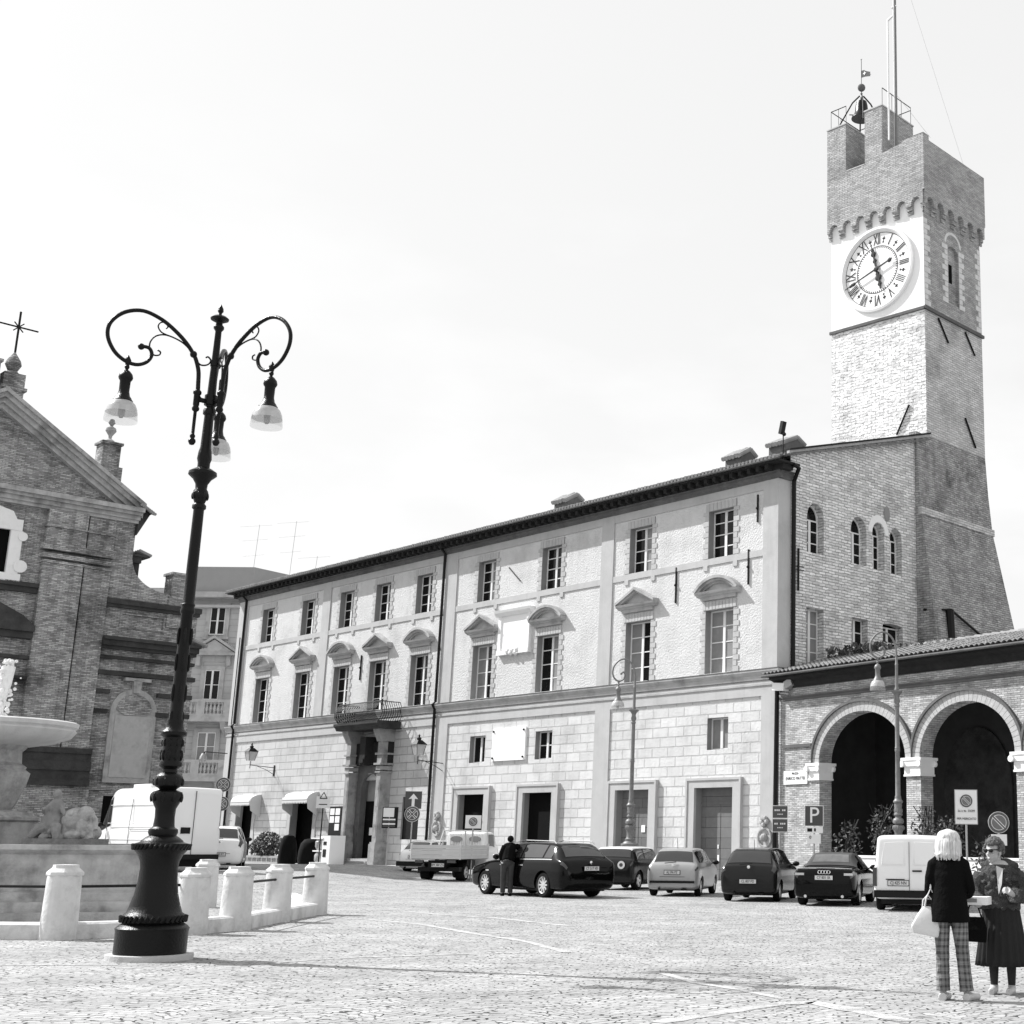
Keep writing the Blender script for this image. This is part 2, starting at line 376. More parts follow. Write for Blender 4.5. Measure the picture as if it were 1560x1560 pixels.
# ================================================================== GROUND
def ground_mat():
    m = bpy.data.materials.new('cobbled_setts'); m.use_nodes = True; n, l = m.node_tree.nodes, m.node_tree.links
    p = n['Principled BSDF']; p.inputs['Roughness'].default_value = .85; p.inputs['Specular IOR Level'].default_value = .3
    t = n.new('ShaderNodeTexCoord')
    def N(ty, **k):
        q = n.new(ty)
        for a, b in k.items(): setattr(q, a, b)
        return q
    def ma(op, a, b=None, c=None):
        q = N('ShaderNodeMath', operation=op)
        for i, s in enumerate((a, b, c)):
            if s is None: continue
            if isinstance(s, (int, float)): q.inputs[i].default_value = s
            else: l.new(s, q.inputs[i])
        return q.outputs[0]
    sep = N('ShaderNodeSeparateXYZ'); l.new(t.outputs['Object'], sep.inputs[0]); X, Y = sep.outputs[0], sep.outputs[1]
    # setts laid in fans: rows follow a repeated arch
    fan = ma('SUBTRACT', ma('FRACT', ma('DIVIDE', X, 1.7)), .5)
    arch = ma('MULTIPLY', ma('MULTIPLY', fan, fan), -2.0)
    big = N('ShaderNodeTexNoise'); big.inputs['Scale'].default_value = .35; big.inputs['Detail'].default_value = 3; l.new(t.outputs['Object'], big.inputs[0])
    vv = ma('ADD', ma('SUBTRACT', Y, arch), ma('MULTIPLY', big.outputs[0], .9))
    wob = N('ShaderNodeTexNoise'); wob.inputs['Scale'].default_value = 5; wob.inputs['Detail'].default_value = 2; l.new(t.outputs['Object'], wob.inputs[0])
    uu = ma('ADD', X, ma('MULTIPLY', wob.outputs[0], .30)); v2 = ma('ADD', vv, ma('MULTIPLY', wob.outputs[0], .20))
    cb = N('ShaderNodeCombineXYZ'); l.new(uu, cb.inputs[0]); l.new(v2, cb.inputs[1])
    b = N('ShaderNodeTexBrick'); l.new(cb.outputs[0], b.inputs[0]); b.inputs['Scale'].default_value = 1
    b.inputs['Brick Width'].default_value = .17; b.inputs['Row Height'].default_value = .135; b.inputs['Mortar Size'].default_value = .014; b.inputs['Mortar Smooth'].default_value = .6
    b.inputs['Color1'].default_value = (.30,)*3+(1,); b.inputs['Color2'].default_value = (.39,)*3+(1,); b.inputs['Mortar'].default_value = (.25,)*3+(1,)
    bw_ = N('ShaderNodeRGBToBW'); l.new(b.outputs['Color'], bw_.inputs[0])
    # joints open up here and there
    gap = N('ShaderNodeTexNoise'); gap.inputs['Scale'].default_value = 3.3; gap.inputs['Detail'].default_value = 6; gap.inputs['Roughness'].default_value = .7; l.new(t.outputs['Object'], gap.inputs[0])
    gm = N('ShaderNodeMapRange'); gm.inputs[1].default_value = .47; gm.inputs[2].default_value = .56; l.new(gap.outputs[0], gm.inputs[0])
    open_ = ma('MULTIPLY', b.outputs['Fac'], gm.outputs[0])
    st = N('ShaderNodeTexNoise'); st.inputs['Scale'].default_value = .5; st.inputs['Detail'].default_value = 8; st.inputs['Roughness'].default_value = .65; l.new(t.outputs['Object'], st.inputs[0])
    mp = N('ShaderNodeMapping'); mp.inputs['Scale'].default_value = (.35, 1.6, 1); mp.inputs['Rotation'].default_value = (0, 0, -.12); l.new(t.outputs['Object'], mp.inputs[0])
    wear = N('ShaderNodeTexNoise'); wear.inputs['Scale'].default_value = 1.2; wear.inputs['Detail'].default_value = 5; l.new(mp.outputs[0], wear.inputs[0])
    val = ma('MULTIPLY', bw_.outputs[0], ma('MULTIPLY_ADD', st.outputs[0], 1.0, .48))
    val = ma('MULTIPLY', val, ma('MULTIPLY_ADD', wear.outputs[0], .35, .82))
    val = ma('MULTIPLY', val, ma('MULTIPLY_ADD', open_, -.95, 1))
    cc = N('ShaderNodeCombineColor')
    for i in range(3): l.new(val, cc.inputs[i])
    l.new(cc.outputs[0], p.inputs['Base Color'])
    h = ma('ADD', ma('MULTIPLY', b.outputs['Fac'], -.45), ma('ADD', ma('MULTIPLY', wob.outputs[0], .9), ma('MULTIPLY', gap.outputs[0], .5)))
    bn = N('ShaderNodeBump'); bn.inputs['Distance'].default_value = .035; bn.inputs['Strength'].default_value = .9; l.new(h, bn.inputs['Height']); l.new(bn.outputs[0], p.inputs['Normal'])
    return m
M_ground = ground_mat()
gb = MB(); xs = [-600, -300, -150, -100]+[-80+2*i for i in range(61)]+[60, 100, 200, 600]; ys = [-300, -60, -10]+[2*i for i in range(61)]+[150, 300, 900]
gb.v = [(x, y, gz(x, y)) for y in ys for x in xs]; nx = len(xs)
gb.f = [(j*nx+i, j*nx+i+1, (j+1)*nx+i+1, (j+1)*nx+i) for j in range(len(ys)-1) for i in range(nx-1)]
tag(gb.build('ground', M_ground, smooth=True), kind='structure')
# pale stone bands let into the paving
M_band = mat('pale_paving_band', .52, .85, var=.3, stain=.5, ss=2.5, vs_=6, bump=.5, bs=14, brick=(.22, .3, .015), mortar=.4, bbump=.3, bvar=.1, uv='x')
def band(pts, w):
    g = [gpt(*p) for p in pts]; b = MB(); L = []
    fine = []
    for i in range(len(g)-1):
        for k in range(6): fine.append(g[i].lerp(g[i+1], k/6))
    fine.append(g[-1])
    for i, p in enumerate(fine):
        t = (fine[min(i+1, len(fine)-1)]-fine[max(i-1, 0)]).normalized(); s = Vector((-t.y, t.x, 0))*w/2*(.8+.4*random.random())
        L += [(p.x+s.x, p.y+s.y, .004), (p.x-s.x, p.y-s.y, .004)]
    b.add(L, [(2*i, 2*i+1, 2*i+3, 2*i+2) for i in range(len(fine)-1)])
    return tag(b.build('paving_band', M_band), kind='structure')
band([(476, 1397), (560, 1401), (640, 1408), (720, 1422), (800, 1434), (868, 1452)], .16)
band([(430, 1466), (540, 1459), (640, 1456), (760, 1452), (870, 1451)], .10)
band([(612, 1388), (680, 1394), (760, 1399), (868, 1411)], .18)
band([(1000, 1558), (1080, 1546), (1180, 1530), (1235, 1527), (1310, 1541), (1380, 1556)], .22)
band([(962, 1481), (1010, 1483), (1060, 1497), (1120, 1507), (1195, 1522)], .12)
band([(0, 1471), (90, 1470), (180, 1470)], .10)
# pavement before the left shops
FX, FY = PF[1], PF[2]
pv = MB()
for a, b_ in ((-47.5, -40), (-40, -33), (-33, -24.2)):
    za, zb = gz(*toW(PF, a, -1).xy)+.12, gz(*toW(PF, b_, -1).xy)+.12
    vs_ = [toW(PF, a, -2.3, za), toW(PF, b_, -2.3, zb), toW(PF, b_, 0, zb), toW(PF, a, 0, za), toW(PF, a, -2.3, -.3), toW(PF, b_, -2.3, -.3)]
    pv.add(vs_, [(0, 1, 2, 3), (0, 4, 5, 1)])
tag(pv.build('pavement', M_kerb), kind='structure')

# ================================================================== PALAZZO (frame PF: x along the facade, y into the building)
pal = thing('palazzo', 'long three-storey pale stucco palazzo with pedimented windows and dark overhanging eaves', 'building', C0, AZP)
XL, XR = -47.7, 0.0
COLS = [-43.75, -38.75, -34.3, -30.4, -26.25, -20.5, -15.15, -8.6, -3.4]
ph = []     # upper holes
WH = .78
for i, c in enumerate(COLS):
    ph.append((c-.76, c+.76, 13.42, 15.52))
    ph.append((c-.84, c+.84, 8.42, 11.15))
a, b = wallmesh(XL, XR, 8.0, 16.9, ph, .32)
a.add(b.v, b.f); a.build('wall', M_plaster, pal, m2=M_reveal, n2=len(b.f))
shops = [(-45.5, -43.4, .1, 3.7), (-38.7, -36.1, .1, 3.7)]
doorsR = [(-21.75, -19.55), (-16.4, -14.2), (-9.68, -7.46), (-4.6, -2.35)]
small = [(-21.15, -19.85), (-15.78, -14.5), (-4.02, -2.78)]
hl = [(a_, b_, c_, d_) for a_, b_, c_, d_ in shops]+[(-31.0, -29.1, .5, 4.6), (-26.95, -25.35, 1.5, 3.68)]
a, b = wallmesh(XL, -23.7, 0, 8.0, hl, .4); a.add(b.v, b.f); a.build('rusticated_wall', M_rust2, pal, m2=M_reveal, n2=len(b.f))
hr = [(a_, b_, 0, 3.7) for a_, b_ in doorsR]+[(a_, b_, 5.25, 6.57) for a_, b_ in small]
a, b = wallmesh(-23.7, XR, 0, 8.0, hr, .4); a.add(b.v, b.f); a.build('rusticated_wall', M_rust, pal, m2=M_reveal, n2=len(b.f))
# left end, side return, back, dark core
q = MB(); q.add([(XL, 0, 0), (XL, 14, 0), (XL, 14, 16.9), (XL, 0, 16.9)], [(0, 1, 2, 3)]); q.build('end_wall', M_plaster, pal)
q = MB(); q.box(XL+.05, -.1, .62, .7, 0, 16.5); q.build('dark_interior', M_dark, pal)
# plain raised strips (lesenes), bands and base
st = MB()
for x0, x1 in ((XL-.02, -46.5), (-37.05, -36.15), (-24.2, -23.15), (-11.35, -10.47), (-.85, .0)):
    st.box(x0, x1, -.06, .01, 8.35, 16.35)
st.box(XL-.02, -24.2, -.05, .01, 15.95, 16.36); st.box(-23.15, -11.35, -.05, .01, 15.95, 16.36); st.box(-10.47, -.85, -.05, .01, 15.95, 16.36)
for x0, x1 in ((-46.5, -37.05), (-36.15, -24.2), (-23.15, -11.35), (-10.47, -.85)):
    st.box(x0, x1, -.045, .01, 13.12, 13.40)
    for c in COLS:
        if x0 < c < x1:
            for s in (-1, 1): st.box(c+s*.9-.13, c+s*.9+.13, -.05, .01, 12.9, 13.12)
st.box(-.06, .012, -.062, .72, 0, 16.35)
for x0, x1 in ((XL-.02, -46.5), (-24.2, -23.15), (-11.35, -10.3), (-.85, .0)):
    st.box(x0, x1, -.06, .01, 0, 7.3)
st.box(XL-.02, 0, -.058, .01, 7.3, 7.9)
for x0, x1 in ((XL-.02, -24.2), (-24.2, 0)): pass
st.build('plain_strips', M_strip, pal)
sc = MB()
sc.box(XL-.1, .08, -.10, 0, 7.72, 7.80)
sc.prism([(0, 7.95), (-.10, 7.95), (-.13, 8.05), (-.13, 8.12), (-.2, 8.2), (-.24, 8.28), (-.24, 8.36), (0, 8.40)], XL-.15, .24, 'x')
sc.build('string_course', M_trim, pal)
sc = MB(); sc.box(XL-.16, .26, -.26, .72, 8.355, 8.385); sc.build('string_course_lead', M_corn, pal)
# cornice and eave
cn = MB()
cn.prism([(0.02, 16.32), (-.08, 16.32), (-.10, 16.42), (-.18, 16.5), (-.18, 16.58), (-.26, 16.64), (0.02, 16.66)], XL-.1, .2, 'x')
cn.prism([(0.02-.02, 16.32), (.08, 16.32), (.10, 16.42), (.18, 16.5), (.18, 16.58), (.26, 16.64), (0, 16.66)], -.1, .72, 'y')
cn.build('cornice', M_corn, pal)
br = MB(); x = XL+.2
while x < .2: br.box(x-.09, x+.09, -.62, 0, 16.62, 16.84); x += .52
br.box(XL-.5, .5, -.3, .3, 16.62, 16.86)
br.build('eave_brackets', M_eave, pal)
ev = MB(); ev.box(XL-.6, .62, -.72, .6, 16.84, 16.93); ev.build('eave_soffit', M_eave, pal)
gt = MB(); gt.tube([(XL-.65, -.8, 16.93), (.72, -.8, 16.93)], .05, 8); gt.build('gutter', M_corn, pal)
SL = .29
def rz(y): return 17.0+(y+.8)*SL
rf = MB(); y0, y1 = -.8, 10.3; NX = int((XR+.5-XL+.6)/.22)*6; xs_ = [XL-.6+i*(.22/6) for i in range(NX+1)]
rows = [y0+.38*k for k in range(int((y1-y0)/.38)+1)]
V = []
for k, yy in enumerate(rows):
    for dz in ((0, ) if k == len(rows)-1 else (0, )):
        pass
base = []
for k, yy in enumerate(rows[:-1]):
    for yv, zo in ((yy, .05), (rows[k+1], 0)):
        base.append((yv, zo))
for yv, zo in base:
    for i, xx in enumerate(xs_):
        V.append((xx, yv, rz(yv)+zo+.045*abs(cos(PI*(i/6)))))
n_ = len(xs_); F_ = [(j*n_+i, j*n_+i+1, (j+1)*n_+i+1, (j+1)*n_+i) for j in range(len(base)-1) for i in range(n_-1)]
rf.add(V, F_); rf.build('roof', M_tile, pal)
rb = MB(); rb.add([(XL-.6, y1, rz(y1)), (-6.2, y1, rz(y1)), (-6.2, y1+11, 17), (XL-.6, y1+11, 17)], [(0, 1, 2, 3)]); rb.build('rear_roof', M_tile, pal)
# tile ends along the eave
te = MB(); x = XL-.6
while x < .5:
    te.tube([(x+.11, -.86, 16.99+.03*random.random()), (x+.11, -.5, 17.1)], .075, 7); x += .22
te.build('eave_tiles', M_tile, pal)
# windows
def teeth(mb, x0, x1, z0, z1, y=-.03, w1=.22, w2=.34, h=.24):
    z = z0; k = 0
    while z < z1-.05:
        w = w1 if k % 2 else w2
        mb.box(x0-w, x0-.001, y, .005, z+.012, min(z+h, z1)-.012); mb.box(x1+.001, x1+w, y, .005, z+.012, min(z+h, z1)-.012); z += h; k += 1
    mb.box(x0-.2, x0-.001, y*.5, .005, z0, z1); mb.box(x1+.001, x1+.2, y*.5, .005, z0, z1)
def window(x0, x1, z0, z1, y, parent, rows=4, open_=False, curtain=0, frac=.5, P=None):
    f = MB(); t = .06; d = .06
    f.box(x0, x0+t, y, y+d, z0, z1); f.box(x1-t, x1, y, y+d, z0, z1); f.box(x0+t, x1-t, y, y+d, z1-t, z1); f.box(x0+t, x1-t, y, y+d, z0, z0+t)
    xm = x0+(x1-x0)*frac; f.box(xm-.07, xm+.07, y-.012, y+d, z0+t, z1-t)
    for k in range(1, rows):
        z = z0+(z1-z0)*k/rows
        f.box(x0+t, xm-.07, y+.008, y+d-.005, z-.022, z+.022); f.box(xm+.07, x1-t, y+.008, y+d-.005, z-.022, z+.022)
    if P: f.v = [P(*v) for v in f.v]
    w = f.build('window', M_frame, parent)
    g = MB(); g.box(x0+.02, xm, y+.03, y+.045, z0+.02, z1-.02)
    g2 = MB(); g2.box(xm, x1-.02, y+.03, y+.045, z0+.02, z1-.02)
    for gg, cflag in ((g, curtain & 1), (g2, curtain & 2)):
        if P: gg.v = [P(*v) for v in gg.v]
        gg.build('pane', M_curtain if cflag else M_glass, w)
    return w
curt = [0, 0, 0, 0, 0, 1, 2, 1, 3]
for i, c in enumerate(COLS):
    w = MB(); teeth(w, c-.76, c+.76, 13.42, 15.52)
    k = 0; x = c-.95
    while x < c+.94: w.box(x+.01, min(x+.235, c+.95)-.01, -.03, .005, 15.53, 15.86); x += .235
    w.build('window_surround', M_strip, pal)
    window(c-.76, c+.76, 13.42, 15.52, .30, pal, 4, curtain=2 if i in (5, 7, 0, 2) else 0)
    if i != 3:
        pass
    w = MB(); teeth(w, c-.84, c+.84, 8.42, 11.15)
    x = c-1.02
    while x < c+1.0: w.box(x+.012, x+.204-.012, -.06, .005, 11.17, 11.52); x += .204
    w.build('window_surround', M_strip, pal)
    window(c-.84, c+.84, 8.42, 11.15, .30, pal, 4, curtain=curt[i])
    s = MB(); s.box(c-.8, c+.8, -.1, .3, 8.40, 8.425); s.build('window_sill', M_white2, pal)
    pdm = MB(); zb = 11.74
    pdm.prism([(c-1.02, zb-.16), (c+1.02, zb-.16), (c+1.02, zb), (c-1.02, zb)], -.12, .0)
    pdm.prism([(0, zb), (-.14, zb), (-.2, zb+.06), (-.3, zb+.1), (-.34, zb+.2), (0, zb+.2)], c-1.28, c+1.28, 'x')
    if i % 2 == 0:     # segmental
        R_ = 1.72; hw = 1.28; zc = zb+.2-math.sqrt(R_*R_-hw*hw); a0 = math.asin(hw/R_); N_ = 16
        for (r0, r1, yy) in ((R_-.05, R_+.07, -.36), (R_-.16, R_-.05, -.28), (R_-.25, R_-.16, -.16)):
            for k in range(N_):
                t0, t1 = -a0+2*a0*k/N_, -a0+2*a0*(k+1)/N_
                pts = [(c+r0*sin(t0), zc+r0*cos(t0)), (c+r0*sin(t1), zc+r0*cos(t1)), (c+r1*sin(t1), zc+r1*cos(t1)), (c+r1*sin(t0), zc+r1*cos(t0))]
                pdm.prism(pts, yy, 0)
        pts = [(c+(R_-.2)*sin(-a0+2*a0*k/N_), zc+(R_-.2)*cos(-a0+2*a0*k/N_)) for k in range(N_+1)]
        pdm.prism(pts, -.06, 0)
    else:
        ap = .62
        for s in (-1, 1):
            for (o0, o1, yy) in ((0, .12, -.36), (-.1, 0, -.26)):
                pdm.prism([(c+s*1.30, zb+.2+o0), (c, zb+.2+ap+o0), (c, zb+.2+ap+o1), (c+s*1.30, zb+.2+o1)], yy, 0)
        pdm.prism([(c-1.15, zb+.2), (c+1.15, zb+.2), (c, zb+.2+ap-.08)], -.06, 0)
    pdm.build('pediment', M_trim, pal)
for i, (a_, b_) in enumerate(small):
    window(a_, b_, 5.25, 6.57, .26, pal, 2 if i == 1 else 1, curtain=(0, 0, 3)[i], frac=.5)
# right door frames and doors
for i, (a_, b_) in enumerate(doorsR):
    f = MB(); f.box(a_-.5, a_, -.13, .01, 0, 4.1); f.box(b_, b_+.5, -.13, .01, 0, 4.1); f.box(a_, b_, -.13, .01, 3.7, 4.1)
    f.box(a_-.5, a_-.4, -.17, -.12, 0, 4.1); f.box(b_+.4, b_+.5, -.17, -.12, 0, 4.1); f.box(a_-.4, b_+.4, -.17, -.12, 4.0, 4.1)
    f.build('door_frame', M_strip, pal)
    if i < 2: q = MB(); q.box(a_+.04, b_, .26, .3, 0, 3.7); q.build('doorway_black_panel', M_dark, pal)  # black panel stands in for the unlit room behind the doorway
    if i >= 2:
        d = MB(); d.box(a_, b_, .34, .4, 3.1, 3.7); d.box(a_, b_, .30, .38, 3.03, 3.12); d.box(a_, b_, .33, .39, 0, 3.03); d.box((a_+b_)/2-.02, (a_+b_)/2+.02, .315, .34, 0, 3.03)
        dd = d.build('door', M_door, pal)
        n = MB()
        for (u, v_, w_, h_) in (((.45, 1.55, .3, .42), (1.35, 1.9, .24, .3)) if i == 2 else ((1.02, .7, .1, .3), (1.02, 1.25, .06, .16))):
            n.box(a_+u, a_+u+w_, .30, .312, v_, v_+h_)
        n.build('notice', M_paper, dd)
# shops on the left: curved painted surrounds, awnings are things of their own
for (a_, b_, z0, z1) in shops:
    f = MB()
    for s, xx in ((-1, a_), (1, b_)):
        f.prism([(xx, .1), (xx+s*.28, .1), (xx+s*.42, 1.2), (xx+s*.3, 2.3), (xx+s*.45, 2.9), (xx+s*.45, 3.9), (xx, 3.9)], -.05, .01)
    f.build('shop_surround', M_strip, pal)
f = MB(); f.box(-26.95, -25.35, .1, .14, 1.5, 3.68); f.build('shutter', M_plastic, pal)
# marble tablets
def tablet(x0, x1, z0, z1, nm):
    t = MB(); t.box(x0, x1, -.09, 0, z0, z1); o = t.build(nm, M_white, pal)
    s = MB()
    for x in (x0+.12, x1-.12):
        for z in (z0+.14, z1-.14): s.lathe([(.05, 0), (.05, .05), (.0, .06)], (x, -.09, z), 10, M=Matrix.Rotation(PI/2, 3, 'X'))
    s.build('bolt', M_plastic, o); return o
tablet(-19.15, -16.47, 5.27, 6.84, 'tablet')
t = MB(); t.box(-18.85, -16.75, -.1, 0, 10.72, 12.4); t2 = t.build('tablet', M_white, pal)
f = MB(); f.box(-19.08, -18.85, -.16, 0, 10.6, 12.4); f.box(-16.75, -16.52, -.16, 0, 10.6, 12.4); f.prism([(0, 12.4), (-.18, 12.4), (-.32, 12.56), (-.36, 12.68), (0, 12.7)], -19.25, -16.35, 'x')
f.box(-19.1, -18.2, -.2, 0, 10.45, 10.68); f.box(-17.4, -16.5, -.2, 0, 10.45, 10.68)
for k in range(7): f.ball((-18.2+.13*k, -.15, 10.6+.1*sin(k*2.2)), .13, 8, 6)
f.build('tablet_frame', M_white2, t2)
# downpipes
def pipe(pts, r=.075, nm='downpipe', m=M_pipe): 
    t = MB(); t.tube(pts, r, 8); return t.build(nm, m, pal, smooth=True)
pipe([(-24.3, -.7, 16.9), (-24.28, -.14, 16.35), (-24.28, -.14, 8.5), (-24.28, -.32, 8.35), (-24.28, -.16, 8.1), (-24.28, -.14, 0)])
pipe([(-46.75, -.7, 16.9), (-46.72, -.14, 16.35), (-46.72, -.14, 8.5), (-46.72, -.32, 8.35), (-46.72, -.16, 8.1), (-46.72, -.14, 0)])
pipe([(-47.15, -.12, 14.0), (-47.15, -.12, 8.45)], .03)
pipe([(.6, .2, 16.85), (.6, .55, 16.75), (.12, .78, 16.3), (.1, .8, 8.4)], .095)
pipe([(.12, .1, 8.0), (.12, -.16, 7.8), (.06, -.18, 0)], .085)
# wall anchors
an = MB()
for x, z0, z1 in ((-32.2, 10.2, 11.6), (-6.15, 11.7, 13.3), (-1.7, 12.0, 13.5), (-1.2, 14.6, 15.8)): an = MB(); an.box(x-.03, x+.03, -.07, -.01, z0, z1); an.ball((x, -.08, (z0+z1)/2), .06, 8, 6); an.build('wall_anchor', M_pipe, pal)
an = MB(); an.tube([(-18.6, -.05, 14.9), (-17.6, -.05, 14.1)], .03); an.build('wall_anchor', M_pipe, pal)
# side wall: stone wing wall on the x=0 plane with arched windows
sideP = lambda x, y, z: (-.03-y, x, z)
holes = [(1.77, 2.86, 13.47, 15.0, .66), (4.66, 5.73, 13.43, 14.95, .64), (6.15, 7.0, 13.4, 15.05, .50), (7.4, 8.28, 13.37, 15.0, .50),
         (1.75, 2.86, 8.7, 11.1), (4.69, 5.80, 8.7, 11.05), (6.82, 8.28, 8.9, 10.95, .12)]
a, b = wallmesh(.72, 10.4, 0, 17.3, holes, .42, sideP)
a.add([sideP(.72, 0, 17.3), sideP(10.4, 0, 17.3), sideP(10.4, 0, 20.45), sideP(.72, 0, 17.6)], [(0, 1, 2, 3)])
a.add(b.v, b.f); a.build('side_wall', M_brickside, pal)
q = MB(); q.box(-.8, -.6, .75, 10.3, 0, 17); q.build('dark_interior', M_dark, pal)
cp = MB(); cp.prism([(.5, 17.62), (10.45, 20.58), (10.45, 20.46), (.5, 17.50)], -.05, .10, 'x'); cp.build('gable_coping', M_trim, pal)
cp = MB(); cp.prism([(.5, 17.70), (10.45, 20.66), (10.45, 20.585), (.5, 17.625)], -.35, .15, 'x'); cp.build('gable_tiles', M_eave, pal)
for h in holes:
    x0, x1, z0, z1 = h[:4]; top = z1
    w = window(x0, x1, z0, top, .36, pal, 3 if len(h) > 4 else 4, curtain=3 if (h[0] < 2 and len(h) == 4) else 0, P=sideP)
    if len(h) > 4 and h[4] > .2:
        fr = MB(); cxx, hw = (x0+x1)/2, (x1-x0)/2; N_ = 12
        for k in range(N_):
            t0, t1 = PI*k/N_, PI*(k+1)/N_
            fr.prism([(cxx-hw*cos(t0), top+h[4]*sin(t0)), (cxx-hw*cos(t1), top+h[4]*sin(t1)), (cxx-(hw-.07)*cos(t1), top+(h[4]-.07)*sin(t1)), (cxx-(hw-.07)*cos(t0), top+(h[4]-.07)*sin(t0))], .36, .42)
        fr.v = [sideP(*v) for v in fr.v]; fr.build('fanlight_frame', M_frame, pal)
        g = MB(); g.prism([(cxx-hw*cos(PI*k/N_), top+h[4]*sin(PI*k/N_)) for k in range(N_+1)], .40, .41); g.v = [sideP(*v) for v in g.v]; g.build('fanlight_pane', M_glass, pal)
hm = MB()
for cxx in (6.575,):
    N_ = 14
    for k in range(N_):
        t0, t1 = PI*k/N_, PI*(k+1)/N_
        hm.prism([(cxx-(.46)*cos(t0), 15.05+.53*sin(t0)), (cxx-.46*cos(t1), 15.05+.53*sin(t1)), (cxx-.72*cos(t1), 15.05+.86*sin(t1)), (cxx-.72*cos(t0), 15.05+.86*sin(t0))], -.03, 0)
hm.v = [sideP(*v) for v in hm.v]; hm.build('window_arch_stones', M_white2, pal)
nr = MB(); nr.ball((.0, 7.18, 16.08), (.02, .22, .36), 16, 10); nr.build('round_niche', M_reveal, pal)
an = MB(); an.box(.02, .09, 1.12, 1.18, 11.7, 13.5); an.tube([(.05, .85, 12.55), (.05, 1.5, 12.6)], .02); an.tube([(.05, .85, 12.7), (.05, 1.5, 12.75)], .02)
an.build('wall_anchor', M_pipe, pal)
# small gabled chimneys on the roof
def chimney(px, py, w, d, h, yy):
    x, y, z = onp(px, py, PF, y=yy); zr = rz(y)
    c = MB(); c.box(x-w/2, x+w/2, y-d/2, y+d/2, zr-.3, z-.3); c.prism([(y-d/2, z-.3), (y+d/2, z-.3), (y+d*.15, z+.02)], x-w/2, x+w/2, 'x')
    o = c.build('chimney', M_corn, pal)
    t = MB(); n_ = 6
    for k in range(n_):
        xx = x-w/2-.08+(w+.16)*(k+.5)/n_; jj = random.uniform(-.03, .03)
        t.tube([(xx, y-d/2-.16+jj, z-.36+jj), (xx, y+d*.15, z+.10+jj)], (w+.16)/n_*.56, 7); t.tube([(xx, y+d/2+.1, z-.2), (xx, y+d*.15, z+.10+jj)], (w+.16)/n_*.56, 7)
    t.build('chimney_tiles', M_tile, o)
chimney(1128, 689, 1.0, .9, 1, 2.0); chimney(1198, 670, 1.0, 1.2, 1.2, 2.6); chimney(866, 757, 1.1, .9, 1, 2.0)
# floodlight on the roof corner
x, y, z = onp(1193, 690, PF, y=.2); x2, y2, z2 = onp(1191, 652, PF, y=.2)
fl = thing('floodlight', 'small black floodlight on a thin pole above the right corner of the palazzo roof', 'floodlight', toW(PF, x, .2, 17.1), AZP)
t = MB(); t.tube([(0, 0, -.2), (0, 0, z2-17.1-.25)], .025); t.build('pole', M_pipe, fl)
t = MB(); t.obox((-.05, 0, z2-17.1-.0), .16, .22, .55, Matrix.Rotation(.25, 3, 'Y')); t.ball((.05, 0, z2-17.1-.3), .09, 8, 6); t.build('lamp_head', M_pipe, fl)

# portal with balcony
por = MB()
px0, px1 = -31.95, -28.05
for cx_ in (px0+.35, px1-.35):
    por.box(cx_-.38, cx_+.38, -.95, .0, 0, 1.25); por.box(cx_-.34, cx_+.34, -.9, 0, 1.25, 1.35)
    por.box(cx_-.25, cx_+.25, -.82, -.3, 1.35, 4.95)
    por.box(cx_-.16, cx_+.16, -.84, -.8, 1.6, 3.0); por.box(cx_-.16, cx_+.16, -.84, -.8, 3.2, 4.6)
    por.box(cx_-.2, cx_+.2, -.3, 0, 0, 5.4)
    por.box(cx_-.32, cx_+.32, -.92, 0, 4.95, 5.02); por.box(cx_-.3, cx_+.3, -.88, 0, 5.1, 5.3); por.box(cx_-.42, cx_+.42, -1.0, 0, 5.36, 5.46)
    por.box(cx_-.28, cx_+.28, -.85, 0, 5.46, 5.9); por.box(cx_-.4, cx_+.4, -.96, 0, 5.9, 6.0)
    por.box(cx_-.26, cx_+.26, -.85, 0, 6.0, 6.6); por.prism([(0, 6.6), (-.9, 6.6), (-1.0, 6.8), (-1.15, 7.0), (-1.25, 7.25), (0, 7.25)], cx_-.36, cx_+.36, 'x')
por.v = [(c_+(x-c_)*.8, y*.82, z) for x, y, z in por.v for c_ in [px0+.35 if x < (px0+px1)/2 else px1-.35]]
por.build('portal_columns', mat('grey_portal_stone', .33, .85, var=.3, vs_=2, bump=.3, stain=.5, ss=1.2), pal)
por = MB(); por.box(px0+.1, px1-.1, -.35, .0, 5.4, 6.6)
por.prism([(-30.25, 5.4), (-29.75, 5.4), (-29.7, 6.9), (-30.3, 6.9)], -.8, 0); por.box(-30.2, -29.8, -.86, -.8, 5.5, 5.72)
por.build('portal_entablature', M_eave, pal)
wa, wb = wallmesh(px0+.6, px1-.6, 0, 5.4, [(-30.9, -29.1, 0.0, 4.1, .85)], .35, y0=-.16)
wa.build('portal_wall', mat('dark_portal_stone', .12, .9, var=.4, vs_=3, bump=.4, bs=10), pal); wb.build('portal_arch_reveal', M_corn, pal)
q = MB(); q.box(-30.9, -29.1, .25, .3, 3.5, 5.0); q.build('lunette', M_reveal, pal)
q = MB(); q.box(-30.9, -29.1, .2, .25, 0.3, 3.5); q.build('door', M_dark, pal)
q = MB(); q.box(-30.3, -30.0, .16, .18, 1.7, 2.1); q.build('notice', M_paper, pal)
q = MB()
for k in range(4): q.box(px0+.75, px1-.75, -1.5+.32*k, .3, .12*k, .12*(k+1)-.002)
q.build('steps', M_trim, pal)
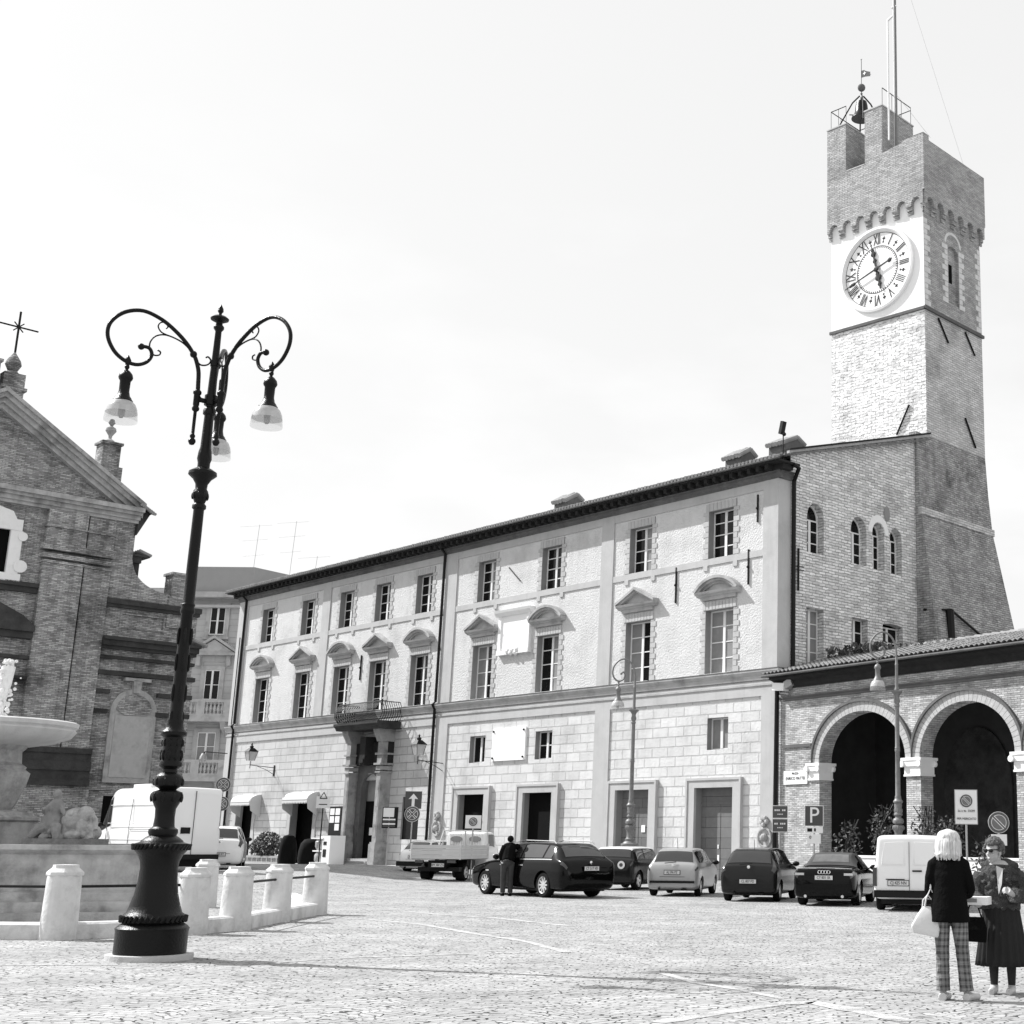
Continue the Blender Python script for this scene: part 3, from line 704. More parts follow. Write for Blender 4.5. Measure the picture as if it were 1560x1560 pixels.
q = MB(); q.prism([(0, 7.25), (-1.3, 7.25), (-1.38, 7.4), (-1.5, 7.5), (-1.5, 7.62), (0, 7.62)], px0-.1, px1+.5, 'x'); q.build('balcony_slab', M_churchdark, pal)
bl = MB()
def belly(t): return .22*sin(PI*min(1, t*1.25))**1.2 if t < .8 else 0
def bars(p0, p1, out, n):
    for k in range(n+1):
        c = Vector(p0).lerp(Vector(p1), k/n); pts = []
        for j in range(9):
            t = j/8; o = .36*max(0, sin(PI*t))**1.3*(1-.45*t) if t < .95 else .0
            pts.append(c+Vector(out)*o+Vector((0, 0, 7.62+1.05*t)))
        bl.tube(pts, .018, 5)
bx0, bx1, by = px0+.1, px1+.35, -1.32
bars((bx0, by, 0), (bx1, by, 0), (0, -1, 0), 34); bars((bx1, by, 0), (bx1, -.1, 0), (1, 0, 0), 9); bars((bx0, by, 0), (bx0, -.1, 0), (-1, 0, 0), 9)
for z, r in ((7.64, .02), (8.67, .025)): bl.tube([(bx0, -.1, z), (bx0, by, z), (bx1, by, z), (bx1, -.1, z)], r, 6)
bl.build('balcony_railing', M_pipe, pal)
# anchor rings / ornaments beside the pipes
for px, py in ((665, 1262), (1165, 1276)):
    x, y, z = onp(px, py, PF, y=-.1); o = MB()
    o.tube([(x+.36*cos(2*PI*k/16), -.12, z+.36*sin(2*PI*k/16)) for k in range(17)], .05, 6); o.ball((x, -.15, z), .16, 8, 6)
    for a_ in (0, 1.2, 2.1, 3.3, 4.4): o.ball((x+.13*cos(a_), -.14, z+.62+.13*sin(a_)), .11, 6, 5)
    o.build('wall_ornament', M_trim, pal)

# ================================================================== CLOCK TOWER (frame TF; front at y=0, right face at x=0)
tw = thing('clock_tower', 'tall square brick bell tower with white clock face panel and battlement top', 'tower', TF[0], AZT)
WX, WY = -5.75, 5.25
t = MB(); t.add([(WX, 0, 14), (0, 0, 14), (0, 0, 27.05), (WX, 0, 27.05)], [(0, 1, 2, 3)]); t.build('rubble_face', M_towerstone, tw)
t = MB(); t.add([(0, 0, 16.5), (0, WY, 16.5), (0, WY, 27.05), (0, 0, 27.05)], [(0, 1, 2, 3)]); t.add([(WX, 0, 10), (WX, WY, 10), (WX, WY, 33), (WX, 0, 33)], [(3, 2, 1, 0)]); t.add([(WX, WY, 10), (0, WY, 10), (0, WY, 33), (WX, WY, 33)], [(3, 2, 1, 0)])
t.build('stone_shaft', M_towerside, tw)
t = MB(); t.add([(WX, 0, 27.05), (0, 0, 27.05), (0, 0, 33.3), (WX, 0, 33.3)], [(0, 1, 2, 3)]); t.build('white_clock_panel', M_white, tw)
P2 = lambda x, y, z: (-y, x, z)
a, b = wallmesh(0, WY, 27.05, 33.3, [(2.12, 3.16, 28.0, 30.7, .45)], .18, P2)
a.add(b.v, b.f); a.build('upper_brick_face', M_towerbrick, tw)
t = MB(); t.box(-.2, -.18, 2.0, 3.3, 27.9, 31.3); t.build('blind_window', M_towerbrick, tw)
t = MB(); t.box(-.19, -.16, 2.5, 2.78, 29.2, 30.2); t.build('slit_window', M_dark, tw)
t = MB()
for x0, s in ((2.12, -1), (3.16, 1), (.02, 1), (5.23, -1)):
    z = 27.9 if abs(x0-2.6) < 1 else 27.2; k = 0; zt = 30.9 if abs(x0-2.6) < 1 else 31.6
    while z < zt:
        w = .28 if k % 2 else .5; t.box(-.01, .03, min(x0, x0+s*w), max(x0, x0+s*w), z+.01, z+.27); z += .29; k += 1
for k in range(15):
    t0, t1 = PI*k/15, PI*(k+1)/15
    t.prism([(2.64-.62*cos(t0), 31.2+.62*sin(t0)*.9), (2.64-.62*cos(t1), 31.2+.62*sin(t1)*.9), (2.64-.78*cos(t1), 31.2+.78*sin(t1)*.9), (2.64-.78*cos(t0), 31.2+.78*sin(t0)*.9)], -.01, .02, 'x')
t.build('toothed_brick_quoins', mat('pale_quoin_brick', .62, .9, var=.2, vs_=3), tw)
t = MB(); t.box(WX-.08, .1, -.1, -.002, 26.95, 27.1); t.box(.002, .12, -.1, WY+.08, 26.95, 27.1); t.build('string_moulding', M_corn, tw)
# battered base
def q4(mb, pts): mb.add(pts, [tuple(range(len(pts)))])
B0 = toW(TF, 0, 0)
t = MB(); ysR = 5.25
prof = [(20.5, 0, 0), (18.5, .10, .04), (16.6, .24, .12), (11.7, .85, .95), (0, 2.1, 3.2)]
for (za, ox_a, oy_a), (zb_, ox_b, oy_b) in zip(prof[:-1], prof[1:]):
    t.add([(ox_a, -.95, za), (ox_a, ysR+oy_a, za), (ox_b, ysR+oy_b, zb_), (ox_b, -.95, zb_)], [(0, 1, 2, 3)])
    t.add([(ox_a, -.95, za), (ox_b, -.95, zb_), (-.4, -.95, zb_), (-.4, -.95, za)], [(0, 1, 2, 3)])
    t.add([(ox_a, ysR+oy_a, za), (ox_b, ysR+oy_b, zb_), (-6, ysR+oy_b, zb_), (-6, ysR+oy_a, za)], [(0, 1, 2, 3)])
t.build('battered_base', M_batter, tw)
t = MB(); t.box(.12, .31, -1.0, 5.45, 16.45, 16.78); t.build('base_band', M_towerside, tw)
# corbel table
def corbels(mb, L, P, n):
    p = L/n
    for i in range(n+1):
        x = i*p; w = .17
        x0, x1 = max(x-w, 0), min(x+w, L)
        for k, (z0, z1, d) in enumerate(((32.12, 32.3, .08), (32.3, 32.48, .16), (32.48, 32.66, .25))):
            vs_ = MB(); vs_.box(x0, x1, -d, 0, z0, z1); vs_.v = [P(*v) for v in vs_.v]; mb.add(vs_.v, vs_.f)
    for i in range(n):
        xa, xb = i*p+.17, (i+1)*p-.17; cx_ = (xa+xb)/2; hw = (xb-xa)/2; N_ = 8
        for k in range(N_):
            t0, t1 = PI*k/N_, PI*(k+1)/N_
            pts = [(cx_-hw*cos(t0), 32.66+hw*sin(t0)), (cx_-hw*cos(t1), 32.66+hw*sin(t1)), (cx_-hw*cos(t1), 33.2), (cx_-hw*cos(t0), 33.2)]
            vs_ = MB(); vs_.prism(pts, -.25, 0); vs_.v = [P(*v) for v in vs_.v]; mb.add(vs_.v, vs_.f)
    for i in range(n+1):
        x = i*p; x0, x1 = max(x-.17, 0), min(x+.17, L)
        vs_ = MB(); vs_.box(x0, x1, -.25, 0, 32.66, 33.2); vs_.v = [P(*v) for v in vs_.v]; mb.add(vs_.v, vs_.f)
cb = MB(); corbels(cb, 6.0, lambda x, y, z: (x-5.85, y, z), 7); corbels(cb, 5.55, lambda x, y, z: (.0-y, x-.15, z), 6)
cb.build('corbel_table', M_towerbrick, tw)
e = .25
t = MB(); t.box(WX-e+.15, e, -e, 0.25, 33.2, 35.7); t.box(-.25, e, .25, WY+e, 33.2, 36.05); t.box(WX-e+.15, -.25, WY-.2, WY+e, 33.2, 35.9); t.box(WX-e+.15, WX+.35, .25, WY-.2, 33.2, 35.7)
# front parapet steps: left merlon, gap, second merlon, right part
xl = WX-e+.15
t.box(xl, -4.62, -e, 2.6, 35.7, 38.45); t.box(-3.38, -2.28, -e, 2.6, 35.7, 38.7)
t.box(-3.38, -2.28, .25, .5, 35.7, 36); 
t.add([(-2.28, -e, 35.7), (e, -e, 35.7), (e, -e, 36.28), (-1.0, -e, 36.28), (-1.05, -e, 36.15), (-2.28, -e, 35.98), (-2.28, .25, 35.7), (e, .25, 35.7), (e, .25, 36.28), (-1.0, .25, 36.28), (-1.05, .25, 36.15), (-2.28, .25, 35.98)],
      [(0, 1, 2, 3, 4, 5), (11, 10, 9, 8, 7, 6), (2, 3, 9, 8), (3, 4, 10, 9), (4, 5, 11, 10), (1, 2, 8, 7), (0, 5, 11, 6)])
t.box(xl, -4.62, 2.6, WY+e, 35.9, 37.2)
t.box(-3.7, -2.28, 2.2, 2.6, 35.7, 38.0)
t.build('battlement', M_towerbrick, tw)
t = MB(); t.box(xl-.03, -4.58, -e-.03, 2.63, 38.45, 38.52); t.box(-3.42, -2.24, -e-.03, 2.63, 38.7, 38.77); t.box(-4.58, -3.4, -e-.02, .26, 35.7, 35.75)
t.add([(e+.02, -e-.02, 36.29), (-1.02, -e-.02, 36.29), (-1.02, .27, 36.29), (e+.02, .27, 36.29)], [(0, 1, 2, 3)]); t.build('coping', M_kerb, tw)
t = MB(); t.box(WX, 0, .2, WY, 35.2, 35.4); t.build('roof_deck', M_corn, tw)
# anchors on the shaft
an = MB()
for (a0_, a1_, b0_, b1_) in ((1.11, 26.81, 1.98, 25.74), (3.57, 26.8, 4.44, 25.78), (3.37, 22.2, 4.29, 20.84)): an = MB(); an.tube([(.06, a0_, a1_), (.06, b0_, b1_)], .05, 6); an.build('wall_anchor', M_pipe, tw)
an = MB(); an.tube([(-.96, -.06, 22.22), (-1.72, -.06, 20.83)], .05, 6); an.build('wall_anchor', M_pipe, tw)
t = MB(); t.tube([(.35, -1.05, 11.9), (1.02, .2, 12.0), (1.0, 5.4, 10.2)], .06, 6); t.tube([(.95, .2, 12.0), (1.05, .2, 9.5)], .2, 8); t.build('drain_pipe', M_pipe, tw)
# clock
ck = Vector((-2.82, -.002, 29.78)); Rc = 2.26
t = MB(); t.lathe([(Rc-.28, 0), (Rc-.24, .10), (Rc-.12, .17), (Rc, .14), (Rc+.03, .0)], ck, 64, M=Matrix.Rotation(PI/2, 3, 'X'), cap=False); clock = t.build('clock', M_white2, tw, smooth=True)
t = MB(); t.lathe([(0, .012), (Rc-.28, .012)], ck, 64, M=Matrix.Rotation(PI/2, 3, 'X'), cap=False); t.build('clock_dial', M_white, clock)
t = MB()
def ringc(mb, r0, r1, y, n=64):
    for k in range(n):
        a0_, a1_ = 2*PI*k/n, 2*PI*(k+1)/n
        mb.add([(ck.x+r0*cos(a0_), y, ck.z+r0*sin(a0_)), (ck.x+r1*cos(a0_), y, ck.z+r1*sin(a0_)), (ck.x+r1*cos(a1_), y, ck.z+r1*sin(a1_)), (ck.x+r0*cos(a1_), y, ck.z+r0*sin(a1_))], [(0, 1, 2, 3)])
ringc(t, 1.24, 1.28, -.02); ringc(t, Rc-.3, Rc-.27, -.02)
for k in range(60):
    a_ = 2*PI*k/60; t.obox((ck.x+1.19*cos(a_), -.02, ck.z+1.19*sin(a_)), .07, .008, .045, Matrix.Rotation(-a_, 3, 'Y'))
for k in range(12):     # half-hour fleurs between the numerals
    a_ = PI/12+2*PI*k/12; R3 = Matrix.Rotation(-a_, 3, 'Y'); c = Vector((ck.x+1.6*cos(a_), -.02, ck.z+1.6*sin(a_)))
    t.obox(c, .36, .01, .035, R3); t.obox(c+R3 @ Vector((.05, 0, 0)), .09, .01, .17, R3); t.obox(c+R3 @ Vector((-.14, 0, 0)), .05, .01, .11, R3)
t.build('dial_markings', M_plastic, clock)
nums = ['XII', 'I', 'II', 'III', 'IIII', 'V', 'VI', 'VII', 'VIII', 'IX', 'X', 'XI']
for k, s in enumerate(nums):
    a_ = -2*PI*k/12
    w_ = .42 if len(s) > 2 else .55
    text(s, .86, 'numeral', M_plastic, clock, (ck.x+1.62*sin(-a_), -.03, ck.z+1.62*cos(a_)), (PI/2, -a_, 0), .006, w_)
hd = MB()
def hand(tip, tail, w, y, blob):
    d = Vector((tip[0]-ck.x, 0, tip[1]-ck.z)); L = d.length; d.normalize(); n2 = Vector((d.z, 0, -d.x)); c0 = Vector((ck.x, y, ck.z))
    P_ = [c0-d*tail+n2*w*.7, c0-d*tail-n2*w*.7, c0-n2*w, c0+d*L*.97-n2*w*.35, c0+d*L, c0+d*L*.97+n2*w*.35, c0+n2*w]
    hd.add(P_+[p-Vector((0, .03, 0)) for p in P_], [(0, 1, 2, 3, 4, 5, 6), (13, 12, 11, 10, 9, 8, 7)]+[(i, (i+1) % 7, (i+1) % 7+7, i+7) for i in range(7)])
    for f_, rr in blob: hd.ball(c0+d*L*f_, (rr, .03, rr), 12, 6)
    return d
m_ = onp(1289.6, 443.5, TF, y=0); h_ = onp(1329, 376, TF, y=0); ht = onp(1338, 427, TF, y=0)
hand((m_[0], m_[2]), 1.05, .045, -.12, ((-.42, .13), (.0, .16), (.72, .11), (.82, .09)))
hand((h_[0], h_[2]), 1.15, .06, -.08, ((.35, .13), (.65, .16), (.8, .1), (-.62, .13), (-.35, .2), (-.2, .13)))
hd.build('clock_hands', M_plastic, clock)
# bell, frame, weather vane, masts: things standing on the tower
def tloc(x, y, z): return toW(TF, x, y, z)
bz = 38.55
bell = thing('bell', 'dark bronze bell hanging from an iron tripod frame on top of the clock tower', 'bell', tloc(-4.45, .95, bz), AZT, None, .9)
t = MB(); t.lathe([(.62, .75), (.6, .82), (.48, .98), (.4, 1.2), (.36, 1.6), (.3, 1.85), (.12, 1.95), (0, 1.97)], (0, 0, 0), 24); t.build('bell_body', M_iron, bell, smooth=True)
t = MB(); t.tube([(0, 0, 1.9), (0, 0, 2.15)], .06); t.ball((0, 0, .85), .12); t.build('clapper_and_yoke', M_pipe, bell)
t = MB()
for sx, sy in ((-1, -1), (1, -1), (1, 1), (-1, 1)): t.tube([(.95*sx, 1.1*sy, -.05), (.38*sx, .4*sy, 1.75), (.08*sx, .08*sy, 2.25)], .045, 6)
t.tube([(-.5, -.55, .95), (.5, .55, 1.0)], .03); t.build('support_frame', M_pipe, bell)
vn = thing('weather_vane', 'black flag-shaped weather vane with a pierced cross above a dark ball over the bell', 'weather vane', tloc(-4.45, .95, bz+1.95), AZT, None, .5)
t = MB(); t.tube([(0, 0, 0), (0, 0, 4.6)], .03); t.tube([(-.12, 0, 4.55), (.12, 0, 4.55)], .02); t.build('rod', M_pipe, vn)
t = MB(); t.ball((0, 0, 1.15), .42, 20, 14); t.lathe([(.05, .3), (.14, .42), (.05, .55), (.05, .7)], n=10); t.build('ball', M_corn, vn, smooth=True)
xa = MB(); xa.add([(0.03, 0, 2.35), (.5, 0, 2.3), (1.2, 0, 2.1), (1.15, 0, 2.22), (1.25, 0, 2.34), (1.12, 0, 2.45), (1.2, 0, 2.6), (.6, 0, 2.95), (.35, 0, 3.15), (.03, 0, 3.2)], [tuple(range(10))])
xa.v += [(x, .02, z) for x, y, z in xa.v]; xa.f += [tuple(range(19, 9, -1))]+[(i, (i+1) % 10, (i+1) % 10+10, i+10) for i in range(10)]
xa.build('flag', M_pipe, vn)
t = MB(); t.obox((.42, -.005, 2.72), .4, .04, .09); t.obox((.42, -.005, 2.72), .09, .042, .4); t.build('cross', M_signw, vn)
rl = thing('roof_railing', 'thin iron railing round the platform on top of the tower', 'railing', tloc(0, 0, 0), AZT)
t = MB()
def rail(p0, p1, n, z0, h):
    p0, p1 = Vector(p0), Vector(p1)
    t.tube([p0+Vector((0, 0, z0+h)), p1+Vector((0, 0, z0+h))], .025, 5)
    for k in range(n+1): t.tube([p0.lerp(p1, k/n)+Vector((0, 0, z0)), p0.lerp(p1, k/n)+Vector((0, 0, z0+h))], .015, 4)
zr_ = 38.5
rail((xl+.15, -.15, 0), (-4.7, -.15, 0), 1, zr_, .02); rail((xl+.15, 2.5, 0), (xl+.15, -.1, 0), 3, zr_, 1.1); rail((xl+.15, -.1, 0), (-4.7, -.1, 0), 2, zr_, 1.1)
rail((xl+.15, 2.5, 0), (-2.35, 2.5, 0), 5, zr_, 1.15); rail((-2.35, 2.5, 0), (-2.35, -.1, 0), 3, zr_+.2, 1.1)
t.build('rails', M_pipe, rl)
ms = thing('tall_mast', 'tall thin dark antenna mast with guy wires behind the tower battlement', 'mast', tloc(-1.9, .5, 35.4), AZT)
t = MB(); t.tube([(0, 0, 0), (0, 0, 13)], .075); t.tube([(0, 0, 13), (0, 0, 22)], .05); t.build('pole', M_irongrey, ms)
t = MB(); t.tube([(-.14, .05, 0), (-.14, .05, 16)], .025); t.tube([(.1, 0, 9.3), (-.2, 0, 9.3)], .05); t.tube([(.1, 0, 14.2), (-.2, 0, 14.2)], .05); t.build('cable', M_signw, ms)
t = MB(); t.tube([(0, 0, 13), (1.9, 3.6, .5)], .007, 4); t.tube([(.1, 0, 4), (1.9, .3, 1.1)], .007, 4); t.build('guy_wires', M_galv, ms)
ms = thing('white_flagpole', 'slim white pole with hooked tip left of the tall dark mast on the tower', 'pole', tloc(-2.12, 0.3, 35.4), AZT)
wz_ = onp(1348, 42, TF, y=.2)[2]-35.4
t = MB(); t.tube([(.25, -.5, 1.2), (.25, -.5, wz_)], .05); t.tube([(.25, -.5, wz_), (.55, -.5, wz_+.15)], .06); t.build('pole_shaft', M_signw, ms)

# ================================================================== ARCADE (frame AF)
ar = thing('arcade', 'low brick portico with wide round arches on marble-capped piers and tiled roof', 'building', C0, AZA)
arches = [(2.54, 7.20), (7.91, 12.28), (12.98, 17.5), (18.2, 22.7)]
a, b = wallmesh(.1, 24, 0, 7.95, [(x0, x1, 0, 4.5, 1.83) for x0, x1 in arches], .62, seg=28)
a.add(b.v, b.f); a.build('wall', M_arcbrick, ar)
for (x0, x1) in arches:
    c, hw = (x0+x1)/2, (x1-x0)/2; N_ = 36
    for (r0, r1, yy, m_, nm) in ((0, .36, -.05, M_arcring, 'arch_ring'), (.36, .46, -.13, M_corn, 'hood_mould')):
        t = MB()
        for k in range(N_):
            t0, t1 = PI*k/N_, PI*(k+1)/N_
            g = (0.003 if r0 == 0 else 0)
            t0_, t1_ = t0+g, t1-g
            def pt(r, t_): 
                xx = c-(hw+r)*cos(t_); return (max(min(xx, c+hw+.355), c-hw-.355) if r > .3 and sin(t_) < .35 else xx, 4.5+(1.83+r)*sin(t_))
            t.prism([pt(r0, t0_), pt(r0, t1_), pt(r1, t1_), pt(r1, t0_)], yy, 0)
        t.build(nm, m_, ar)
for x0, x1 in ((2.0, 2.56), (7.18, 7.93), (12.26, 13.0), (17.48, 18.22)):
    t = MB(); t.box(x0-.12, x1+.12, -.15, .75, 4.4, 4.5); t.box(x0-.02, x1+.02, -.06, .66, 3.88, 4.3)
    t.prism([(x0-.1, 4.4), (x1+.1, 4.4), (x1+.02, 4.2), (x0-.02, 4.2)], -.12, .72)
    for xx in (x0-.05, x1+.05):
        for yy in (-.12, .68): t.lathe([(0, 0), (.11, 0), (.11, .09), (0, .09)], (xx, yy, 4.28), 14, M=Matrix.Rotation(PI/2, 3, 'X'))
    t.box(x0-.04, x1+.04, -.08, .68, 3.85, 3.92); t.build('capital', M_white2, ar)
t = MB(); t.box(.4, 2.1, -.07, 0, 5.15, 5.27); t.box(.4, 24, -.06, 0, 7.0, 7.1); t.box(.1, 24, -.10, 0, 7.1, 7.16); t.build('string_mouldings', M_corn, ar)
t = MB(); t.prism([(0, 7.5), (-.1, 7.5), (-.2, 7.65), (-.22, 7.75), (-.5, 7.86), (-.5, 7.95), (0, 7.95)], .05, 24, 'x'); t.build('cornice', M_eave, ar)
for k, (x0, x1) in enumerate(arches):
    t = MB(); t.box(x0-.02, x1+.02, .5, .72, 0, 1.0); t.box(x0-.02, x1+.02, .46, .76, 1.0, 1.08); t.build('parapet', M_white2, ar)
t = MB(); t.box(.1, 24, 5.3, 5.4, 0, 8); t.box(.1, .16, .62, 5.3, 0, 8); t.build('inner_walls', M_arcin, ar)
t = MB()
cx_ = 5.9
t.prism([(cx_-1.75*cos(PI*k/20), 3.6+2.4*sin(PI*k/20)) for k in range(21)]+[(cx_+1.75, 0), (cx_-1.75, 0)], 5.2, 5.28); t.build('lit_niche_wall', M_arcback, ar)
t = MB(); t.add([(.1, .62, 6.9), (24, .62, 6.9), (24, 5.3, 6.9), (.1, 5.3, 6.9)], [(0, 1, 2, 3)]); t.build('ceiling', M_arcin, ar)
# roof tiles
t = MB(); pitch = .24; nX = int(24.6/pitch)*6; yr = [-.62+.4*k for k in range(10)]; bs_ = []
ZR = lambda y: 8.02+(y+.62)*.27
for k in range(len(yr)-1): bs_ += [(yr[k]-.04, .055), (yr[k+1], .0)]
xs_ = [-.25+i*pitch/6 for i in range(nX+1)]; V = []
jit = {}
for j, (yv, zo) in enumerate(bs_):
    for i, xx in enumerate(xs_):
        kk = (i//6, j//2); d = jit.setdefault(kk, random.uniform(-.03, .03))
        V.append((xx, yv+d, ZR(yv)+zo+.08*abs(cos(PI*i/6))))
n_ = len(xs_); t.add(V, [(j*n_+i, j*n_+i+1, (j+1)*n_+i+1, (j+1)*n_+i) for j in range(len(bs_)-1) for i in range(n_-1)])
t.add([(-.25, 2.98, ZR(2.98)), (24.3, 2.98, ZR(2.98)), (24.3, 6.4, 8), (-.25, 6.4, 8)], [(0, 1, 2, 3)]); t.build('roof', M_tile, ar)
t = MB(); x = -.2
while x < 24: t.tube([(x, 2.98, ZR(2.98)+.08), (x+.42, 2.98, ZR(2.98)+.05)], [.11, .09], 8); x += .43
t.build('ridge_tiles', M_tile, ar)
t = MB(); t.tube([(-.2, -.68, 7.98), (24.2, -.68, 7.98)], .05, 8); t.box(-.2, 24.2, -.62, 0, 7.955, 7.99); t.build('gutter', M_corn, ar)
# weeds on the roof by the wall
wd = MB(); rr = random.Random(3)
for k in range(420):
    px, py = rr.uniform(1190, 1400), 0
    x = rr.uniform(.2, 7.5)*(.3+.7*rr.random()); c = Vector((x, 2.95+rr.uniform(-.5, .2), ZR(2.9)+rr.uniform(0, .28)*(1.6 if x < 3.5 else .6)))
    a_ = rr.uniform(0, 6.28); s = rr.uniform(.04, .12); d = Vector((cos(a_)*s, sin(a_)*s, rr.uniform(0, .1))); e_ = Vector((-sin(a_)*s*.5, cos(a_)*s*.5, s*.7))
    wd.add([c-d, c+e_, c+d, c-e_], [(0, 1, 2, 3)])
tag(wd.build('roof_weeds', M_leaf), kind='stuff'); bpy.data.objects['roof_weeds'].matrix_world = ar.matrix_world if False else Matrix.Translation(C0) @ Matrix.Rotation(AZA, 4, 'Z')
bpy.data.objects['roof_weeds']['label'] = 'scrubby weeds growing on the portico roof tiles against the stone wall'

# ================================================================== CHURCH (plane x=CXc in PF)
CXc = -28.0
ch = thing('church', 'dark brick baroque church front with triangular pediment and tall double pilasters', 'church', toW(PF, CXc, 0), AZP)
# local: x outward(+), y along facade (right = +y), z up ; facade plane x=0
yl = -30.0
def bx(mb, y0, y1, z0, z1, d, d0=0): mb.box(d0, d, y0, y1, z0, z1)
t = MB(); t.box(-12, 0, yl, -14.85, 0, 16.2); t.box(-10, -.02, -14.85, -11.45, 0, 12.0)
sy0, sz0 = -14.85, 15.0
pts = [(-14.85, 12.0), (-14.85, 14.25)]+[(-14.75+1.75*(1-cos(PI/2*k/10))*1.0, 14.2-1.35*sin(PI/2*k/10)) for k in range(1, 11)]+[(-12.6, 12.85), (-12.6, 12.0)]
pts = [(-14.85, 12.0), (-14.85, 14.3)]+[(-14.8+1.9*(1-cos(PI/2*k/10))**1.0, 14.25-1.4*math.sin(PI/2*k/10)) for k in range(1, 11)]+[(-12.75, 12.0)]
t.prism(pts, -1.0, -.02, 'x')
t.prism([(yl, 16.2), (-14.85, 16.2), (-21.1, 20.3), (yl, 14)], -12, -.1, 'x')
t.build('wall', M_church, ch)
t = MB()
for y0, y1 in ((-18.85, -17.12), (-17.02, -15.85)):
    bx(t, y0, y1, 3.8, 13.5, .34 if y0 < -17.5 else .22); bx(t, y0, y1, 14.35, 16.0, .32 if y0 < -17.5 else .2)
bx(t, -26.5, -23.4, 3.8, 13.5, .42); bx(t, -26.5, -23.4, 14.35, 16.0, .40)
bx(t, -11.95, -11.42, 3.8, 9.0, .15)
t.build('giant_pilasters', M_church, ch)
t = MB()
for y0, y1, d in ((-18.85, -17.12, .34), (-17.02, -15.85, .22)):
    bx(t, y0-.06, y1+.04, 13.5, 13.62, d+.05); bx(t, y0-.05, y1+.03, 13.75, 13.95, d+.06); bx(t, y0-.12, y1+.06, 14.1, 14.38, d+.14)
    bx(t, y0-.04, y1+.04, 15.15, 15.22, d+.05)
t.build('pilaster_capitals', M_church, ch)
t = MB()
t.prism([(-.1, 15.95), (.45, 15.95), (.55, 16.15), (.62, 16.35), (.95, 16.5), (1.0, 16.72), (-.1, 16.78)], yl, -14.6, 'y') if False else None
for (z0, z1, d) in ((15.95, 16.1, .3), (16.1, 16.3, .4), (16.3, 16.45, .55), (16.45, 16.66, .68)):
    t.box(-12, d, yl, -14.95+d*.25, z0, z1)
# raking cornices
ax_, az_ = -21.4, 20.9; rx_, rz2 = -14.75, 16.72
d_ = Vector((rx_-ax_, rz2-az_)).normalized(); nn = Vector((-d_.y, d_.x)); nn = nn if nn.y > 0 else -nn
for s in (1, -1):
    for (o0, o1, dd) in ((-.62, -.42, .2), (-.42, -.22, .38), (-.22, -.02, .55), (-.02, .14, .68)):
        P0 = [(ax_, az_+o0*1.18), (rx_, rz2+o0*1.18), (rx_, rz2+o1*1.18), (ax_, az_+o1*1.18)]
        if s == -1: P0 = [(2*ax_-y, z) for y, z in P0]
        t.prism(P0, -.15, dd, 'x')
t.build('cornice', M_churchlight, ch)
t = MB()
for (z0, z1, d) in ((15.7, 15.78, .46), (12.1, 12.22, .35), (11.75, 11.85, .2)):
    pass
# right lower wing mouldings
for (z0, z1, d) in ((12.05, 12.3, .3), (11.9, 12.05, .2), (10.35, 10.5, .5), (10.1, 10.35, .38), (9.95, 10.1, .25), (9.5, 9.65, .2)):
    t.box(-8 if z0 < 11 else -1.5, d, -15.85, -11.5+d*.4, z0, z1)
for (z0, z1, d) in ((8.75, 8.95, .3), (7.9, 8.1, .22), (7.0, 7.2, .18)): t.box(-.5, d, -15.85, -15.2 if z0 < 8 else -11.45+d*.3, z0, z1)
for (z0, z1, d) in ((7.9, 8.1, .22), (7.0, 7.2, .18)): t.box(-.5, d, -13.0, -11.45+d*.3, z0, z1)
# left bay bands beside the window
for (z0, z1, d) in ((12.3, 12.5, .3), (12.05, 12.3, .2), (10.3, 10.6, .5), (10.0, 10.3, .35), (9.1, 9.25, .25), (8.2, 8.35, .3)): t.box(-.3, d, yl, -18.86, z0, z1)
t.prism([(-22.5, 10.6), (-18.9, 10.6), (-19.4, 11.0), (-20.4, 11.45), (-22.5, 11.6)], -.1, .45, 'x')
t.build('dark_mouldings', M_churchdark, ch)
t = MB()
for (z0, z1, d) in ((5.1, 5.35, .46), (4.75, 5.1, .40), (4.35, 4.75, .5), (3.95, 4.35, .44), (3.7, 3.95, .56)): bx(t, -19.0, -15.75, z0, z1, d)
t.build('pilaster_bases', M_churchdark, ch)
t = MB(); bx(t, yl, -11.4, 3.55, 3.75, .35); bx(t, -19.1, -15.7, .2, 3.55, .5); bx(t, yl, -11.42, -.2, 3.55, .22); t.build('plinth', M_church, ch)
t = MB(); bx(t, -14.95, -13.9, .3, 3.3, .25, .2); t.build('side_door', M_dark, ch)
t = MB(); t.prism([(-12.95-2.1, 3.9), (-12.95, 3.9), (-12.95, 7.2)]+[(-14.0+1.05*cos(PI*k/14), 7.15+1.05*sin(PI*k/14)) for k in range(15)], -.02, .12, 'x'); fr_ = t.build('niche_surround', M_churchlight, ch)
t = MB(); t.box(.125, .15, -14.82, -13.18, 4.15, 6.95); t.build('niche_panel', mat('pale_niche_plaster', .42, .9, var=.12, vs_=3, stain=.2, ss=2), fr_)
t = MB(); t.prism([(-14.0+.8*cos(PI*k/14), 7.2+.75*sin(PI*k/14)) for k in range(15)]+[(-14.5, 7.0), (-13.5, 7.0)], .13, .16, 'x'); t.build('shell_relief', M_church, fr_)
t = MB(); t.prism([(-14.15, 8.0), (-13.85, 8.0), (-13.8, 8.6), (-14.2, 8.6)], 0, .25, 'x'); bx(t, -14.6, -13.4, 8.55, 8.7, .25); t.build('keystone', M_churchlight, fr_)
t = MB()
for (y0, y1, z0, z1) in ((-15.1, -13.0, 11.62, 11.7), (-15.1, -13.0, 11.0, 11.08), (-15.1, -15.02, 11.08, 11.62), (-13.08, -13.0, 11.08, 11.62)): bx(t, y0, y1, z0, z1, .06)
